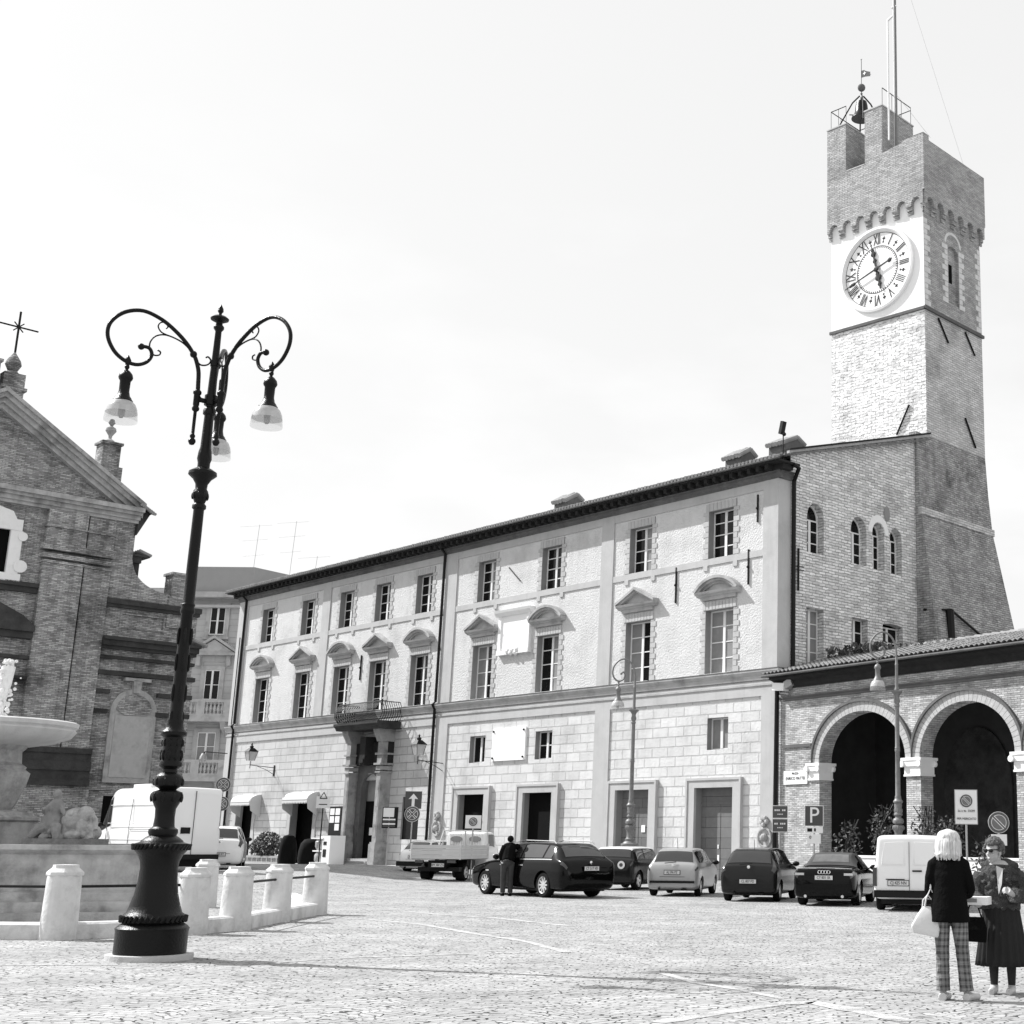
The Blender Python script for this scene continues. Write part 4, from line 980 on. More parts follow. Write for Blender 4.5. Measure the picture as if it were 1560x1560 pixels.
t.build('frieze_panel', M_church, ch)
# upper window with white scrolled surround
t = MB(); bx(t, -22.2, -19.85, 14.75, 15.25, .25); bx(t, -20.3, -19.8, 12.75, 14.75, .22); bx(t, -22.3, -19.7, 12.45, 12.8, .3)
t.lathe([(0, 0), (.28, 0), (.28, .3), (0, .3)], (0, -19.75, 13.15), 16, M=Matrix.Rotation(PI/2, 3, 'Y')); t.lathe([(0, 0), (.2, 0), (.2, .28), (0, .28)], (0, -19.8, 14.5), 16, M=Matrix.Rotation(PI/2, 3, 'Y'))
t.prism([(-22.2, 15.25), (-20.1, 15.25), (-20.3, 15.6), (-20.9, 15.75), (-22, 15.9)], 0, .2, 'x')
w_ = t.build('window_surround', M_white2, ch); t = MB(); bx(t, -22.2, -20.3, 12.8, 14.8, .05, .01); t.build('window_opening', M_dark, ch)
# oculus stain band, pinnacles
def pinnacle(y, z, s, xx=-.5, urn=True):
    t = MB(); t.box(xx-.42*s, xx+.42*s, y-.42*s, y+.42*s, z, z+1.1*s); t.box(xx-.5*s, xx+.5*s, y-.5*s, y+.5*s, z+1.1*s, z+1.22*s); t.box(xx-.55*s, xx+.55*s, y-.55*s, y+.55*s, z-1.5*s, z)
    o = t.build('pinnacle', M_church, ch)
    if not urn: return
    t = MB(); t.lathe([(.25*s, 1.22*s), (.22*s, 1.35*s), (.07*s, 1.45*s), (.09*s, 1.6*s), (.25*s, 1.85*s), (.22*s, 1.98*s), (.07*s, 2.08*s), (.07*s, 2.12*s), (.16*s, 2.25*s), (.1*s, 2.42*s), (0, 2.47*s)], (xx, y, z), 14); t.build('finial', M_churchlight, o, smooth=True)
pinnacle(-16.0, 18.8, 1.0, -1.5)
pinnacle(-12.4, 12.75, 1.0, -.5, False)
pinnacle(-22.0, 21.3, 1.0, -.6)
# iron cross on the ridge
cy, cz0 = -20.95, 21.0
t = MB(); t.box(-1.1, -.1, cy-.45, cy+.45, 20.6, 22.0); t.box(-1.2, 0, cy-.55, cy+.55, 21.2, 21.35); t.lathe([(.4, 22.0), (.2, 22.2), (.35, 22.5), (.3, 22.7), (.1, 23.0), (.04, 23.1)], (-.6, cy, 0), 14); t.build('cross_pedestal', M_church, ch)
t = MB(); t.tube([(-.6, cy, 23.0), (-.6, cy, 25.1)], .05, 6); t.tube([(-.6, cy-.85, 24.35), (-.6, cy+.85, 24.35)], .04, 6)
for a_ in (PI/4, 3*PI/4): t.tube([(-.6, cy-.3*cos(a_), 24.35-.3*sin(a_)), (-.6, cy+.3*cos(a_), 24.35+.3*sin(a_))], .03, 6)
t.build('iron_cross', M_pipe, ch)
t = MB(); cy2 = -17.6; t.tube([(-6, cy2+.3, 17), (-6, cy2+.3, 20.9)], .04, 5); t.tube([(-6, cy2-.1, 20.4), (-6, cy2+.75, 20.4)], .03, 5); t.build('small_cross', M_pipe, ch)
# eave tiles at the right corner and side roof
t = MB()
for k in range(8):
    t.tube([(.7, -14.95+.09*k, 16.8-.05*k), (.1, -14.95+.09*k, 17.0-.05*k)], .08, 6)
for k in range(7): t.tube([(-.2-.25*k, -13.9, 14.6), (-.2-.25*k, -14.5, 14.8)], .07, 6)
for k in range(30): t.tube([(-.3*k, -14.2, 16.62), (-.3*k, -15.0, 17.0)], .1, 6)
for k in range(26): t.tube([(.4-.3*k, -11.0, 10.5), (.4-.3*k, -11.7, 10.75)], .09, 6)
t.build('eave_tiles', M_tile, ch)
t = MB(); t.prism([(-14.9, 15.4), (-14.35, 16.55), (-14.9, 16.66)], -10, .3, 'x'); t.build('side_eave', M_churchdark, ch)
t = MB(); t.box(-3, -.3, -14.86, -14.3, 14.2, 14.5); t.box(-3.2, -.2, -14.86, -13.95, 14.5, 14.6); t.box(-2.5, -.5, -14.86, -14.3, 13, 14.2); t.build('side_chapel_eave', M_churchdark, ch)

# ================================================================== BUILDING BEHIND (world aligned, depth about 100 m)
DB = 100.0
bb = thing('apartment_building', 'pale stone apartment building with balustraded balconies between the church and the palazzo', 'building', (0, 0, 0))
X0, X1 = -50, -36.2
def bb_(mb, px0, py0, px1, py1, d=0, dd=.3):
    p, q_ = dpt(px0, py0, DB), dpt(px1, py1, DB); mb.box(min(p.x, q_.x), max(p.x, q_.x), DB-d, DB+dd, min(p.z, q_.z), max(p.z, q_.z))
def zat(py, px=320): return dpt(px, py, DB).z
t = MB(); t.box(X0, X1, DB, DB+10, 0, 19.4); t.build('wall', mat('grey_ashlar', .42, .9, var=.1, vs_=1, brick=(1.6, .45, .02), mortar=.3, bbump=.3, bvar=.04, stain=.15, ss=.4), bb)
t = MB(); t.box(-43.1, -38.35, DB-.6, DB+4, 19.0, 20.9); t.add([(-38.35, DB-.6, 19), (-36.4, DB+3, 19), (-36.4, DB+3, 20.9), (-38.35, DB-.6, 20.9)], [(0, 1, 2, 3)]); t.build('roof_parapet', mat('grey_parapet', .30, .9, var=.06), bb)
t = MB(); t.box(X0, X1+.4, DB-.9, DB, 18.6, 19.0); t.build('cornice', M_trim, bb)
for z_, d_1 in ((17.9, .5), (9.9, .3)): t = MB(); t.box(X0, X1, DB-d_1, DB, z_, z_+.2); t.build('string_course', M_trim, bb)
def bwin(pxc, pyt, pyb, w, ped=False, curtain=0):
    zt, zb = zat(pyt), zat(pyb); xc = dpt(pxc, (pyt+pyb)/2, DB).x
    f = MB(); f.box(xc-w/2-.3, xc-w/2, DB-.12, DB, zb-.2, zt+.3); f.box(xc+w/2, xc+w/2+.3, DB-.12, DB, zb-.2, zt+.3); f.box(xc-w/2, xc+w/2, DB-.12, DB, zt, zt+.3); f.box(xc-w/2-.4, xc+w/2+.4, DB-.2, DB, zb-.35, zb-.15)
    if ped:
        f.prism([(xc-1.6, zt+1.2), (xc+1.6, zt+1.2), (xc, zt+2.2)], DB-.35, DB); f.box(xc-1.7, xc+1.7, DB-.45, DB, zt+1.05, zt+1.25)
        for s in (-1, 1): f.prism([(xc+s*1.75, zt+1.2), (xc, zt+2.3), (xc, zt+2.5), (xc+s*1.75, zt+1.4)], DB-.5, DB); f.box(xc+s*1.1-.15, xc+s*1.1+.15, DB-.3, DB, zt+.3, zt+1.05)
    f.build('window_frame', M_trim, bb)
    window(xc-w/2, xc+w/2, zb, zt, DB-.08, bb, 2, curtain=curtain)
bwin(332, 925, 967, 1.1); bwin(323, 1021, 1066, 1.1, True); bwin(314, 1116, 1159, 1.3, False, 3)
def balcony(py0, py1, pxc):
    z1, z0 = zat(py0), zat(py1); xc = dpt(pxc, py0, DB).x; w = 2.25
    f = MB(); f.box(xc-w, xc+w, DB-1.4, DB, z0-.35, z0); f.box(xc-w, xc+w, DB-1.35, DB-1.1, z1-.2, z1); f.box(xc-w, xc+w, DB-1.35, DB-1.1, z0, z0+.2)
    for s in (-1, 0, 1): f.box(xc+s*(w-.3)-.3, xc+s*(w-.3)+.3, DB-1.37, DB-1.05, z0, z1)
    for s in (-1, 1): f.prism([(DB, z0-.35), (DB-1.2, z0-.35), (DB-.9, z0-.8), (DB, z0-1.3)], xc+s*1.6-.2, xc+s*1.6+.2, 'x')
    o = f.build('balcony', M_trim, bb)
    f = MB(); h = z1-z0-.4
    for k in range(14):
        x = xc-w+.45+k*(2*w-.9)/13
        f.lathe([(.08, 0), (.05, h*.15), (.12, h*.4), (.05, h*.8), (.08, h)], (x, DB-1.22, z0+.2), 8)
    f.build('balusters', M_trim, o)
balcony(1068, 1094, 318); balcony(1159, 1184, 309)
t = MB(); t.box(-44, -38, DB-.05, DB+.1, 0, 4.4); t.build('shop_front', M_dark, bb)
for (px, py, h, m2) in ((368, 866, 5.0, 0), (425, 870, 5.3, 1), (462, 875, 2.6, 0)):
    p = dpt(px, py, DB); an = thing('tv_antenna', ['thin television aerial on the roofs, leftmost of the three', 'tallest thin television aerial, middle of the three over the roofs', 'short television aerial, rightmost of the three over the palazzo roof'][(368, 425, 462).index(px)], 'antenna', (p.x, DB+2, 18.5), 0, 'television aerials on the roofs')
    t = MB(); t.tube([(0, 0, 0), (.25, 0, h+1.2)], .018, 5); t.build('mast', M_galv, an)
    t = MB(); 
    for zz, w in ((h+1.1, 1.2), (h, 1.0), (h-1.2, .8)): t.tube([(-w, 0, zz-.08), (w, 0, zz+.08)], .009, 4)
    t.build('crossbars', M_galv, an)

# ================================================================== LAMP POSTS
def bend(ax, dx):
    pass
LPROF = [(.50, 0), (.50, .07), (.43, .075), (.43, .34), (.44, .38), (.40, .42), (.36, .44), (.375, .46), (.385, .50), (.36, .55), (.33, .57), (.30, .66), (.265, .78), (.235, .95), (.225, 1.12), (.235, 1.2), (.27, 1.28), (.32, 1.34),
         (.335, 1.39), (.325, 1.42), (.26, 1.44), (.25, 1.46), (.20, 1.5), (.165, 1.52), (.18, 1.56), (.175, 1.6), (.14, 1.62), (.13, 1.64), (.12, 1.75), (.125, 1.86), (.17, 1.95), (.195, 2.02), (.18, 2.07), (.10, 2.1), (.12, 2.12),
         (.17, 2.15), (.185, 2.2), (.17, 2.26), (.15, 2.29), (.10, 2.32), (.09, 2.36), (.14, 2.4), (.14, 2.44), (.12, 2.48), (.135, 2.54), (.115, 2.62), (.13, 2.7), (.12, 2.77), (.16, 2.8), (.16, 2.84), (.12, 2.88), (.10, 2.95), (.105, 2.98),
         (.085, 3.02), (.08, 3.7), (.083, 3.75), (.078, 3.8), (.074, 4.4), (.09, 4.42), (.09, 4.46), (.08, 4.5), (.09, 4.53), (.074, 4.56), (.072, 5.1), (.068, 5.84), (.09, 5.86), (.09, 5.9), (.065, 5.93), (.08, 5.97), (.105, 6.03), (.095, 6.1),
         (.075, 6.13), (.08, 6.2), (.12, 6.27), (.185, 6.33), (.18, 6.37), (.12, 6.41), (.08, 6.43), (.08, 6.5), (.095, 6.56), (.085, 6.66), (.07, 6.72), (.062, 7.18), (.085, 7.2), (.085, 7.26), (.06, 7.3)]
def scrollpath(pts, n=10):
    """smooth path through (rho,z) points"""
    P = [Vector(p) for p in pts]; out = []
    for i in range(len(P)-1):
        p0, p1, p2, p3 = P[max(i-1, 0)], P[i], P[i+1], P[min(i+2, len(P)-1)]
        for k in range(n):
            t = k/n; out.append(.5*((2*p1)+(p2-p0)*t+(2*p0-5*p1+4*p2-p3)*t*t+(3*p1-p0-3*p2+p3)*t**3))
    out.append(P[-1]); return out
ARM = [(p_*.96, 7.43+(z_-7.43)*.89) for p_, z_ in [(.19, 7.43), (.2, 7.62), (.215, 7.82), (.26, 7.98), (.31, 8.08), (.42, 8.23), (.58, 8.38), (.79, 8.52), (1.05, 8.59), (1.29, 8.5), (1.45, 8.3), (1.47, 8.08), (1.37, 7.87), (1.22, 7.75), (1.06, 7.72), (.93, 7.79), (.87, 7.92), (.91, 8.02), (1.0, 8.03)]]
def lamp_head(parent, loc, s=1.0, dark=M_iron):
    t = MB(); t.lathe([(0, 0), (.035, -.03), (.04, -.06), (.02, -.1), (.06, -.13), (.10, -.18), (.115, -.24), (.105, -.27), (.085, -.3), (.082, -.48), (.10, -.56), (.13, -.6), (.135, -.62), (.155, -.64), (.16, -.66), (0, -.66)], n=20)
    h = t.build('lamp_hood', dark, parent, smooth=True); h.location = loc; h.scale = (s, s, s)
    t = MB(); t.lathe([(.15, -.655), (.2, -.70), (.235, -.78), (.25, -.86)], n=24, cap=False); o = t.build('lamp_shade', M_shade, h, smooth='all')
    t = MB(); t.lathe([(.25, -.861), (.258, -.94), (.262, -1.0)], n=24, cap=False); t.build('shade_rim', M_shade2, h, smooth='all')
    t = MB(); t.lathe([(.05, -.66), (.055, -.8), (.05, -.9), (.03, -.94), (0, -.95)], n=12); t.build('bulb', M_bulb, h, smooth=True)
L1 = Vector((-7.86, 18.2, 0))
lp = thing('street_lamp', 'tall black cast-iron lamp post with three scrolled arms and bell-shaped glass lamps', 'street lamp', L1)
t = MB(); t.lathe(LPROF[2:], n=40)
for k in range(36):    # rope mouldings
    a_ = 2*PI*k/36; t.tube([(.335*cos(a_-.07), .335*sin(a_-.07), 1.35), (.345*cos(a_+.07), .345*sin(a_+.07), 1.41)], .02, 5)
    t.tube([(.385*cos(a_-.06), .385*sin(a_-.06), .46), (.39*cos(a_+.06), .39*sin(a_+.06), .53)], .02, 5)
for k in range(9):     # acanthus leaves
    a_ = 2*PI*k/9
    for zc, rr, hh in ((2.0, .185, .06), (2.54, .125, .07), (2.70, .122, .05), (2.2, .175, .05), (6.03, .095, .05)): t.ball((rr*cos(a_), rr*sin(a_), zc), (.022, .022, hh), 6, 6)
for k in range(5):
    a_ = 2*PI*k/5+.4
    for zc in (3.0, 3.35, 3.75, 4.1): t.ball((.085*cos(a_+zc*3), .085*sin(a_+zc*3), zc), (.022, .022, .12), 6, 6)
t.build('pedestal_and_shaft', M_iron, lp, smooth=True)
t = MB(); t.lathe([(.52, 0), (.52, .065), (.44, .07)], n=40); t.build('base_stone', M_kerb, lp)
t = MB(); t.lathe([(.06, 7.28), (.058, 7.5), (.05, 7.9), (.042, 8.42), (.07, 8.46), (.07, 8.49), (.045, 8.52), (.045, 8.55), (.12, 8.59), (.125, 8.61), (.09, 8.64), (.02, 8.66), (.02, 8.69), (.04, 8.72), (.035, 8.76), (.0, 8.83)], n=20)
t.tube([(0, 0, 7.9), (0, 0, 7.98)], .06, 12); t.tube([(0, 0, 7.33), (0, 0, 7.47)], .085, 12); t.build('upper_pole', M_iron, lp, smooth=True)
def arm(parent, ang, sc_=1.0, m=M_iron):
    d = Vector((cos(ang), sin(ang), 0)); Q3 = lambda p: d*p[0]+Vector((0, 0, p[1])); P3 = lambda p: d*p[0]*(.96 if p[0] > .25 else 1)+Vector((0, 0, 7.43+(p[1]-7.43)*.89 if p[1] > 7.5 else p[1]))
    path = scrollpath(ARM, 6); n = len(path)
    t = MB(); t.tube([Q3(p) for p in path], [.030-.006*(i/n) for i in range(n)], 10)
    t.ball(P3((1.02, 8.02)), .045, 10, 8)
    t.lathe([(.0, 6.72), (.03, 6.73), (.05, 6.77), (.045, 6.8), (.025, 6.82), (.035, 6.84), (.035, 6.86), (.022, 6.88), (.022, 7.2), (.045, 7.22), (.05, 7.25), (.035, 7.28), (.042, 7.3), (.042, 7.44), (.055, 7.46), (.055, 7.49), (.03, 7.52)], P3((.19, 0)), 12)
    t.tube([P3((.03, 7.38)), P3((.19, 7.38))], .035, 8); t.tube([P3((.03, 7.43)), P3((.1, 7.36)), P3((.17, 7.43))], .02, 6)
    a0 = P3((.31, 8.08)); t.ball(a0, .05, 8, 6)
    sc1 = scrollpath([(.36, 8.14), (.5, 8.24), (.7, 8.29), (.84, 8.24), (.91, 8.12), (.9, 7.99), (.84, 7.93), (.77, 7.95), (.76, 8.0), (.8, 8.02)], 5); t.tube([P3(p) for p in sc1], .011, 6)
    sc1 = scrollpath([(.68, 8.29), (.78, 8.32), (.83, 8.4), (.8, 8.47), (.74, 8.48), (.7, 8.43), (.72, 8.39)], 5); t.tube([P3(p) for p in sc1], .010, 6)
    sc1 = scrollpath([(.28, 8.05), (.2, 7.94), (.1, 7.96), (.06, 8.04), (.1, 8.09), (.13, 8.07)], 5); t.tube([P3(p) for p in sc1], .012, 6)
    t.lathe([(.0, .08), (.02, .05), (.045, 0), (.03, -.05), (.02, -.1)], P3((1.17, 7.76)), 10)
    o = t.build('arm', m, parent, smooth='all')
    lamp_head(o, P3((1.17, 7.70)), .80*sc_, m)
for a_ in (rad(220), rad(106), rad(333)): arm(lp, a_)
def single_lamp(px, py_any, dep, label, top_px, mirror=1):
    g = dpt(px, 1290, dep); b = thing('street_lamp', label, 'street lamp', (g.x, g.y, 0), 0, 'single-arm grey lamp posts before the buildings')
    pr = [(r, z) for r, z in LPROF[2:] if z < 6.4]
    t = MB(); t.lathe(pr, n=20); t.lathe([(.085, 6.4), (.055, 6.5), (.05, 7.2), (.06, 7.23), (.045, 7.26), (.04, 7.5)], n=12)
    for k in range(7):
        a_ = 2*PI*k/7
        for zc, rr, hh in ((2.0, .185, .06), (2.54, .125, .07)): t.ball((rr*cos(a_), rr*sin(a_), zc), (.022, .022, hh), 6, 6)
    t.build('post', M_irongrey, b, smooth=True)
    path = scrollpath([(0, 7.45), (-.01, 7.7), (-.06, 7.95), (-.2, 8.18), (-.42, 8.3), (-.65, 8.22), (-.82, 8.0), (-.86, 7.75), (-.78, 7.55), (-.62, 7.45), (-.45, 7.52), (-.38, 7.68), (-.45, 7.8), (-.53, 7.74)], 6)
    t = MB(); t.tube([(p.x, 0, p.y) for p in path], .032, 8); t.ball((-.53, 0, 7.74), .05, 8, 6); t.lathe([(0, .08), (.04, 0), (.02, -.1)], (-.62, 0, 7.42), 8)
    o = t.build('arm', M_irongrey, b, smooth='all'); lamp_head(o, (-.62, 0, 7.36), 1.0, M_irongrey); return b
single_lamp(959, 1290, 52.5, 'grey single-arm lamp post standing between the parked cars and the palazzo wall', 1000)
single_lamp(1369, 1290, 45.0, 'grey single-arm lamp post standing before the brick portico behind the white van', 950)

# wall lanterns on brackets
def lantern(x, z, label):
    o0 = toW(PF, x, 0, z); b = thing('wall_lantern', label, 'lantern', o0, AZP, 'bracket lanterns on the palazzo wall')
    t = MB(); t.tube([(.0, -.02, -.35), (.0, -1.55, -.25)], .022, 6); t.tube([(0, -.02, -.75), (0, -.5, -.5), (0, -1.1, -.3)], .016, 6); t.tube([(0, -1.55, -.45), (0, -1.55, -.02)], .02, 6); t.box(-.06, .06, -.04, 0, -.85, -.2); t.build('bracket', M_pipe, b)
    t = MB(); t.rings([[(s*.17, -1.55+q*.17, 0) for s, q in ((-1, -1), (1, -1), (1, 1), (-1, 1))], [(s*.27, -1.55+q*.27, .52) for s, q in ((-1, -1), (1, -1), (1, 1), (-1, 1))]]); hd_ = t.build('lantern_glass', M_shade, b)
    t = MB(); t.rings([[(s*.31, -1.55+q*.31, .52) for s, q in ((-1, -1), (1, -1), (1, 1), (-1, 1))], [(s*.12, -1.55+q*.12, .74) for s, q in ((-1, -1), (1, -1), (1, 1), (-1, 1))]])
    t.lathe([(.1, .74), (.12, .84), (.04, .9), (.06, .98), (0, 1.06)], (0, -1.55, 0), 8)
    for s, q in ((-1, -1), (1, -1), (1, 1), (-1, 1)): t.tube([(s*.17, -1.55+q*.17, 0), (s*.27, -1.55+q*.27, .52)], .014, 4)
    t.build('lantern_cap', M_pipe, b); return b
lantern(-41.2, 5.95, 'black bracket lantern above the left awnings of the palazzo')
lantern(-23.35, 5.65, 'black bracket lantern beside the long downpipe, right of the balcony')
# small bracket lamp on the left corner
p = dpt(344, 1148, 85); b = thing('wall_lamp', 'small round lamp on a thin arm at the left end of the palazzo', 'lamp', (p.x, p.y, p.z))
t = MB(); t.tube([(.1, 0, 0), (-1.3, 0, .1)], .03, 6); t.tube([(-1.3, 0, .1), (-1.3, 0, -.1)], .04); t.build('arm', M_pipe, b); t = MB(); t.lathe([(.1, 0), (.2, -.2), (.22, -.35), (.1, -.5), (0, -.55)], (-1.35, 0, 0), 12); t.build('lamp_shade', M_galv, b, smooth=True)
# security camera on the corner
b = thing('security_camera', 'white security camera box at the corner of palazzo and portico', 'camera', toW(PF, .1, -.3, 7.55), AZP)
t = MB(); t.obox((.35, 0, 0), .62, .34, .3, Matrix.Rotation(.1, 3, 'Y')); t.build('housing', M_white, b); t = MB(); t.obox((.85, 0, .1), .4, .3, .3, Matrix.Rotation(-.4, 3, 'Y')); t.tube([(0, .3, -.2), (.4, 0, -.25), (.8, 0, -.3)], .04); t.build('bracket', M_galv, b)

# ================================================================== AWNINGS, SHOP THINGS
def awning(x0, x1, z0, z1, label):
    b = thing('awning', label, 'awning', toW(PF, (x0+x1)/2, 0, z0), AZP, 'white awnings over the shop doors'); w = (x1-x0)/2; h = z1-z0
    t = MB(); N_ = 16; D = .7
    def prof(k): a_ = PI/2*k/8; return (-D*sin(a_), h*cos(a_)**1.0)
    vs_ = []
    for k in range(9):
        y, z = prof(k); vs_ += [(-w, y, z), (w, y, z)]
    t.add(vs_, [(2*k, 2*k+1, 2*k+3, 2*k+2) for k in range(8)])
    for k in range(N_):    # scalloped valance
        xa, xb = -w+2*w*k/N_, -w+2*w*(k+1)/N_; t.add([(xa, -D, 0), (xb, -D, 0), (xb, -D, -.12), ((xa+xb)/2, -D, -.24), (xa, -D, -.12)], [(0, 1, 2, 3, 4)])
    for s in (-1, 1):
        t.add([(s*w, 0, 0)]+[(s*w, *prof(k)) for k in range(9)], [tuple(range(10))]); t.add([(s*w, 0, 0), (s*w, -D, 0), (s*w, -D*.9, -.5), (s*w, 0, -.9)], [(0, 1, 2, 3)])
    t.build('canopy', M_awn, b); t = MB(); t.tube([(-w, -D, 0), (w, -D, 0)], .02); t.build('rod', M_galv, b)
awning(-45.0, -42.5, 3.6, 4.05, 'white scalloped awning over the leftmost shop door'); awning(-38.6, -35.7, 3.65, 4.1, 'larger white scalloped awning over the door next to the portal')
def onpav(x, y): return toW(PF, x, y, gz(*toW(PF, x, y).xy)+.12)
def leafy(mb, c, r, n, s=.05, rr=random):
    for _ in range(n):
        d = Vector((rr.gauss(0, 1), rr.gauss(0, 1), rr.gauss(0, 1))).normalized()*(rr.random()**.4); p = Vector(c)+Vector((d.x*r[0], d.y*r[1], d.z*r[2]))
        a = Vector((rr.gauss(0, 1), rr.gauss(0, 1), rr.gauss(0, 1))).normalized()*s*rr.uniform(.6, 1.4); b_ = a.cross(Vector((rr.gauss(0, 1), rr.gauss(0, 1), rr.gauss(0, 1)))).normalized()*s*.5
        mb.add([p-a, p+b_, p+a, p-b_], [(0, 1, 2, 3)])
# flower box with trellis
b = thing('flower_planter', 'long planter with dense flowering shrubs between the two awnings', 'planter', onpav(-38.1, -1.7), AZP)
t = MB(); t.box(-2.2, 1.9, -.2, .2, 0, .1); t.box(-2.2, 1.9, -.2, -.15, .3, .42)
for k in range(8): t.box(-2.2+.57*k, -2.14+.57*k, -.2, -.15, .1, .3)
t.box(-2.1, 1.8, -.1, .2, .05, .4); t.build('box', M_galv, b)
t = MB(); leafy(t, (.3, 0, 1.0), (1.6, .35, .75), 1300, .1); leafy(t, (-.9, 0, .8), (1.0, .3, .5), 300, .1); t.build('foliage', M_leaf, b)
t = MB(); leafy(t, (.3, -.05, 1.1), (1.5, .4, .75), 330, .07); t.build('flowers', M_flower, b)
def covered(x, y, w, h, label):
    b = thing('covered_stand', label, 'stand', onpav(x, y), AZP, 'black covered stands by the shop door')
    t = MB(); t.lathe([(w*.5, 0), (w*.55, .3), (w*.52, h*.55), (w*.45, h*.8), (w*.3, h*.95), (0, h)], n=18)
    t.v = [(a*(1+.06*sin(5*math.atan2(b_, a)+c_*3)), b_*(1+.06*sin(4*math.atan2(b_, a))), c_) for a, b_, c_ in t.v]; t.build('cover', M_blackcover, b, smooth=True)
    t = MB()
    for s in (-1, 1): t.box(s*w*.3-.03, s*w*.3+.03, -w*.3, -w*.24, -.02, .1)
    t.build('foot', M_plastic, b)
covered(-35.3, -1.8, .95, 1.6, 'rounded black covered stand left of the second shop door'); covered(-32.8, -1.8, 1.25, 1.4, 'wide black covered stand right of the second shop door')
b = thing('vending_machine', 'white glass-fronted vending machine on the pavement by the portal', 'vending machine', onpav(-31.1, -1.75), AZP, None, .88)
t = MB(); t.box(.2, 1.1, -.5, .5, .05, 1.75); t.box(-.1, .55, -.45, .4, 1.6, 1.72); t.box(-1.1, .3, -.55, .5, 1.55, 1.62); t.box(-.9, .2, -.5, .5, .8, .88); t.box(-.9, .2, -.5, .5, 0, .1); t.build('cabinet', M_signw, b)
t = MB(); t.lathe([(.3, .9), (.42, 1.1), (.42, 1.4), (.3, 1.54)], (-.5, -.1, 0), 16); t.lathe([(.3, .1), (.42, .3), (.42, .6), (.3, .78)], (-.5, -.1, 0), 16); t.build('globe', M_shade, b, smooth=True)
t = MB(); t.box(.35, .7, -.52, -.5, 1.2, 1.4); t.box(.35, .7, -.52, -.5, .5, .95); t.build('slot', M_plastic, b)
b = thing('notice_board', 'dark iron notice board with pale sheets left of the portal', 'notice board', toW(PF, -33.3, -.1, 1.2), AZP)
t = MB(); t.box(-.65, .65, -.12, 0, 0, 2.05); t.build('board', M_plastic, b); t = MB()
for i in range(2):
    for j in range(3):
        if (i, j) != (0, 0): t.box(-.55+.58*i, -.1+.58*i, -.14, -.12, .75+.42*j, 1.1+.42*j)
t.build('sheets', M_paper, b)

# ================================================================== SIGNS
def post(b, h, r=.03, m=M_galv): t = MB(); t.tube([(0, 0, 0), (0, 0, h)], r, 8); return t.build('pole', m, b, smooth=True)
def at(px, dep): g = dpt(px, 1290, dep); return (g.x, g.y)
def zpx(px, py, dep): return dpt(px, py, dep).z
def sign(name, label, px, dep, rz_=0, group=None): x, y = at(px, dep); return thing(name, label, 'sign', (x, y, gz(x, y)), rz_, group)
def panel(b, x0, x1, z0, z1, m, y=-.04, nm='panel', rim=None):
    if rim: t = MB(); t.box(x0-.02, x1+.02, y+.004, y+.02, z0-.02, z1+.02); t.build('panel_border', rim, b)
    t = MB(); t.box(x0, x1, y, y+.015, z0, z1); return t.build(nm, m, b)
def disc(b, r, z, m, y, x=0, nm='disc', n=32): t = MB(); t.lathe([(0, .0), (r, 0), (r, .012), (0, .012)], (x, y, z), n, M=Matrix.Rotation(PI/2, 3, 'X')); return t.build(nm, m, b)
def noparking(b, r, z, y=-.05, x=0, stop=False, dk=M_signr, bl_=M_signb):
    disc(b, r, z, M_signw, y+.004, x, 'sign_rim'); disc(b, r*.95, z, dk, y-.01, x, 'sign_ring'); disc(b, r*.72, z, M_signw, y-.024, x, 'sign_ring'); disc(b, r*.66, z, bl_, y-.038, x, 'sign_face')
    for k, a_ in enumerate((PI/4, 3*PI/4) if stop else (PI/4,)):
        R3 = Matrix.Rotation(a_, 3, 'Y'); t = MB(); t.obox((x, y-.052, z), r*1.5, .006, r*.27, R3); t.build('sign_bar', M_signw, b)
        t = MB(); t.obox((x, y-.057, z), r*1.56, .006, r*.14, R3); t.build('sign_bar', dk, b)
D_ = 46.0
b = sign('parking_sign', 'square dark sign with white letter P and two small panels below it', 1240, D_); z0, z1 = zpx(1240, 1258, D_), zpx(1240, 1228, D_); post(b, z1)
panel(b, -.29, .29, z0, z1, M_signd, rim=M_signw); text('P', .72, 'letter', M_signw, b, (0, -.06, (z0+z1)/2), sx=.95)
za, zb = zpx(1240, 1269, D_), zpx(1240, 1259.5, D_); q = panel(b, -.29, .29, za, zb, M_signw); t = MB(); t.box(-.22, -.06, -.045, -.041, za+.04, zb-.05); t.box(0, .06, -.045, -.041, za+.05, zb-.05); t.build('symbol', M_plastic, b)
za, zb = zpx(1240, 1285, D_), zpx(1240, 1271, D_); panel(b, -.22, .22, za, zb, M_signw); text('0', .14, 'letter', M_plastic, b, (-.12, -.05, zb-.1))
b = sign('information_sign', 'two stacked brown signs with small white lettering at the portico corner', 1188, 48); post(b, zpx(1188, 1228, 48))
for i, (ya, yb) in enumerate(((1228, 1246), (1248, 1267))):
    za, zb = zpx(1188, yb, 48), zpx(1188, ya, 48); panel(b, -.25, .25, za, zb, M_signbr, rim=M_signw)
    t = MB(); [t.box(-.19+.065*k, -.145+.065*k, -.045, -.041, (za+zb)/2+.03, (za+zb)/2+.085) for k in range(6) if k != 3-i]; [t.box(-.09+.05*k, -.055+.05*k, -.045, -.041, (za+zb)/2-.09, (za+zb)/2-.06) for k in range(4)]; tag(t.build('lettering', M_signw, b))
b = sign('no_parking_sign', 'tall white rectangular sign with no-parking disc and timetable text before the second arch', 1473, 40.5); za, zb = zpx(1473, 1255, 40.5), zpx(1473, 1204, 40.5); post(b, zb)
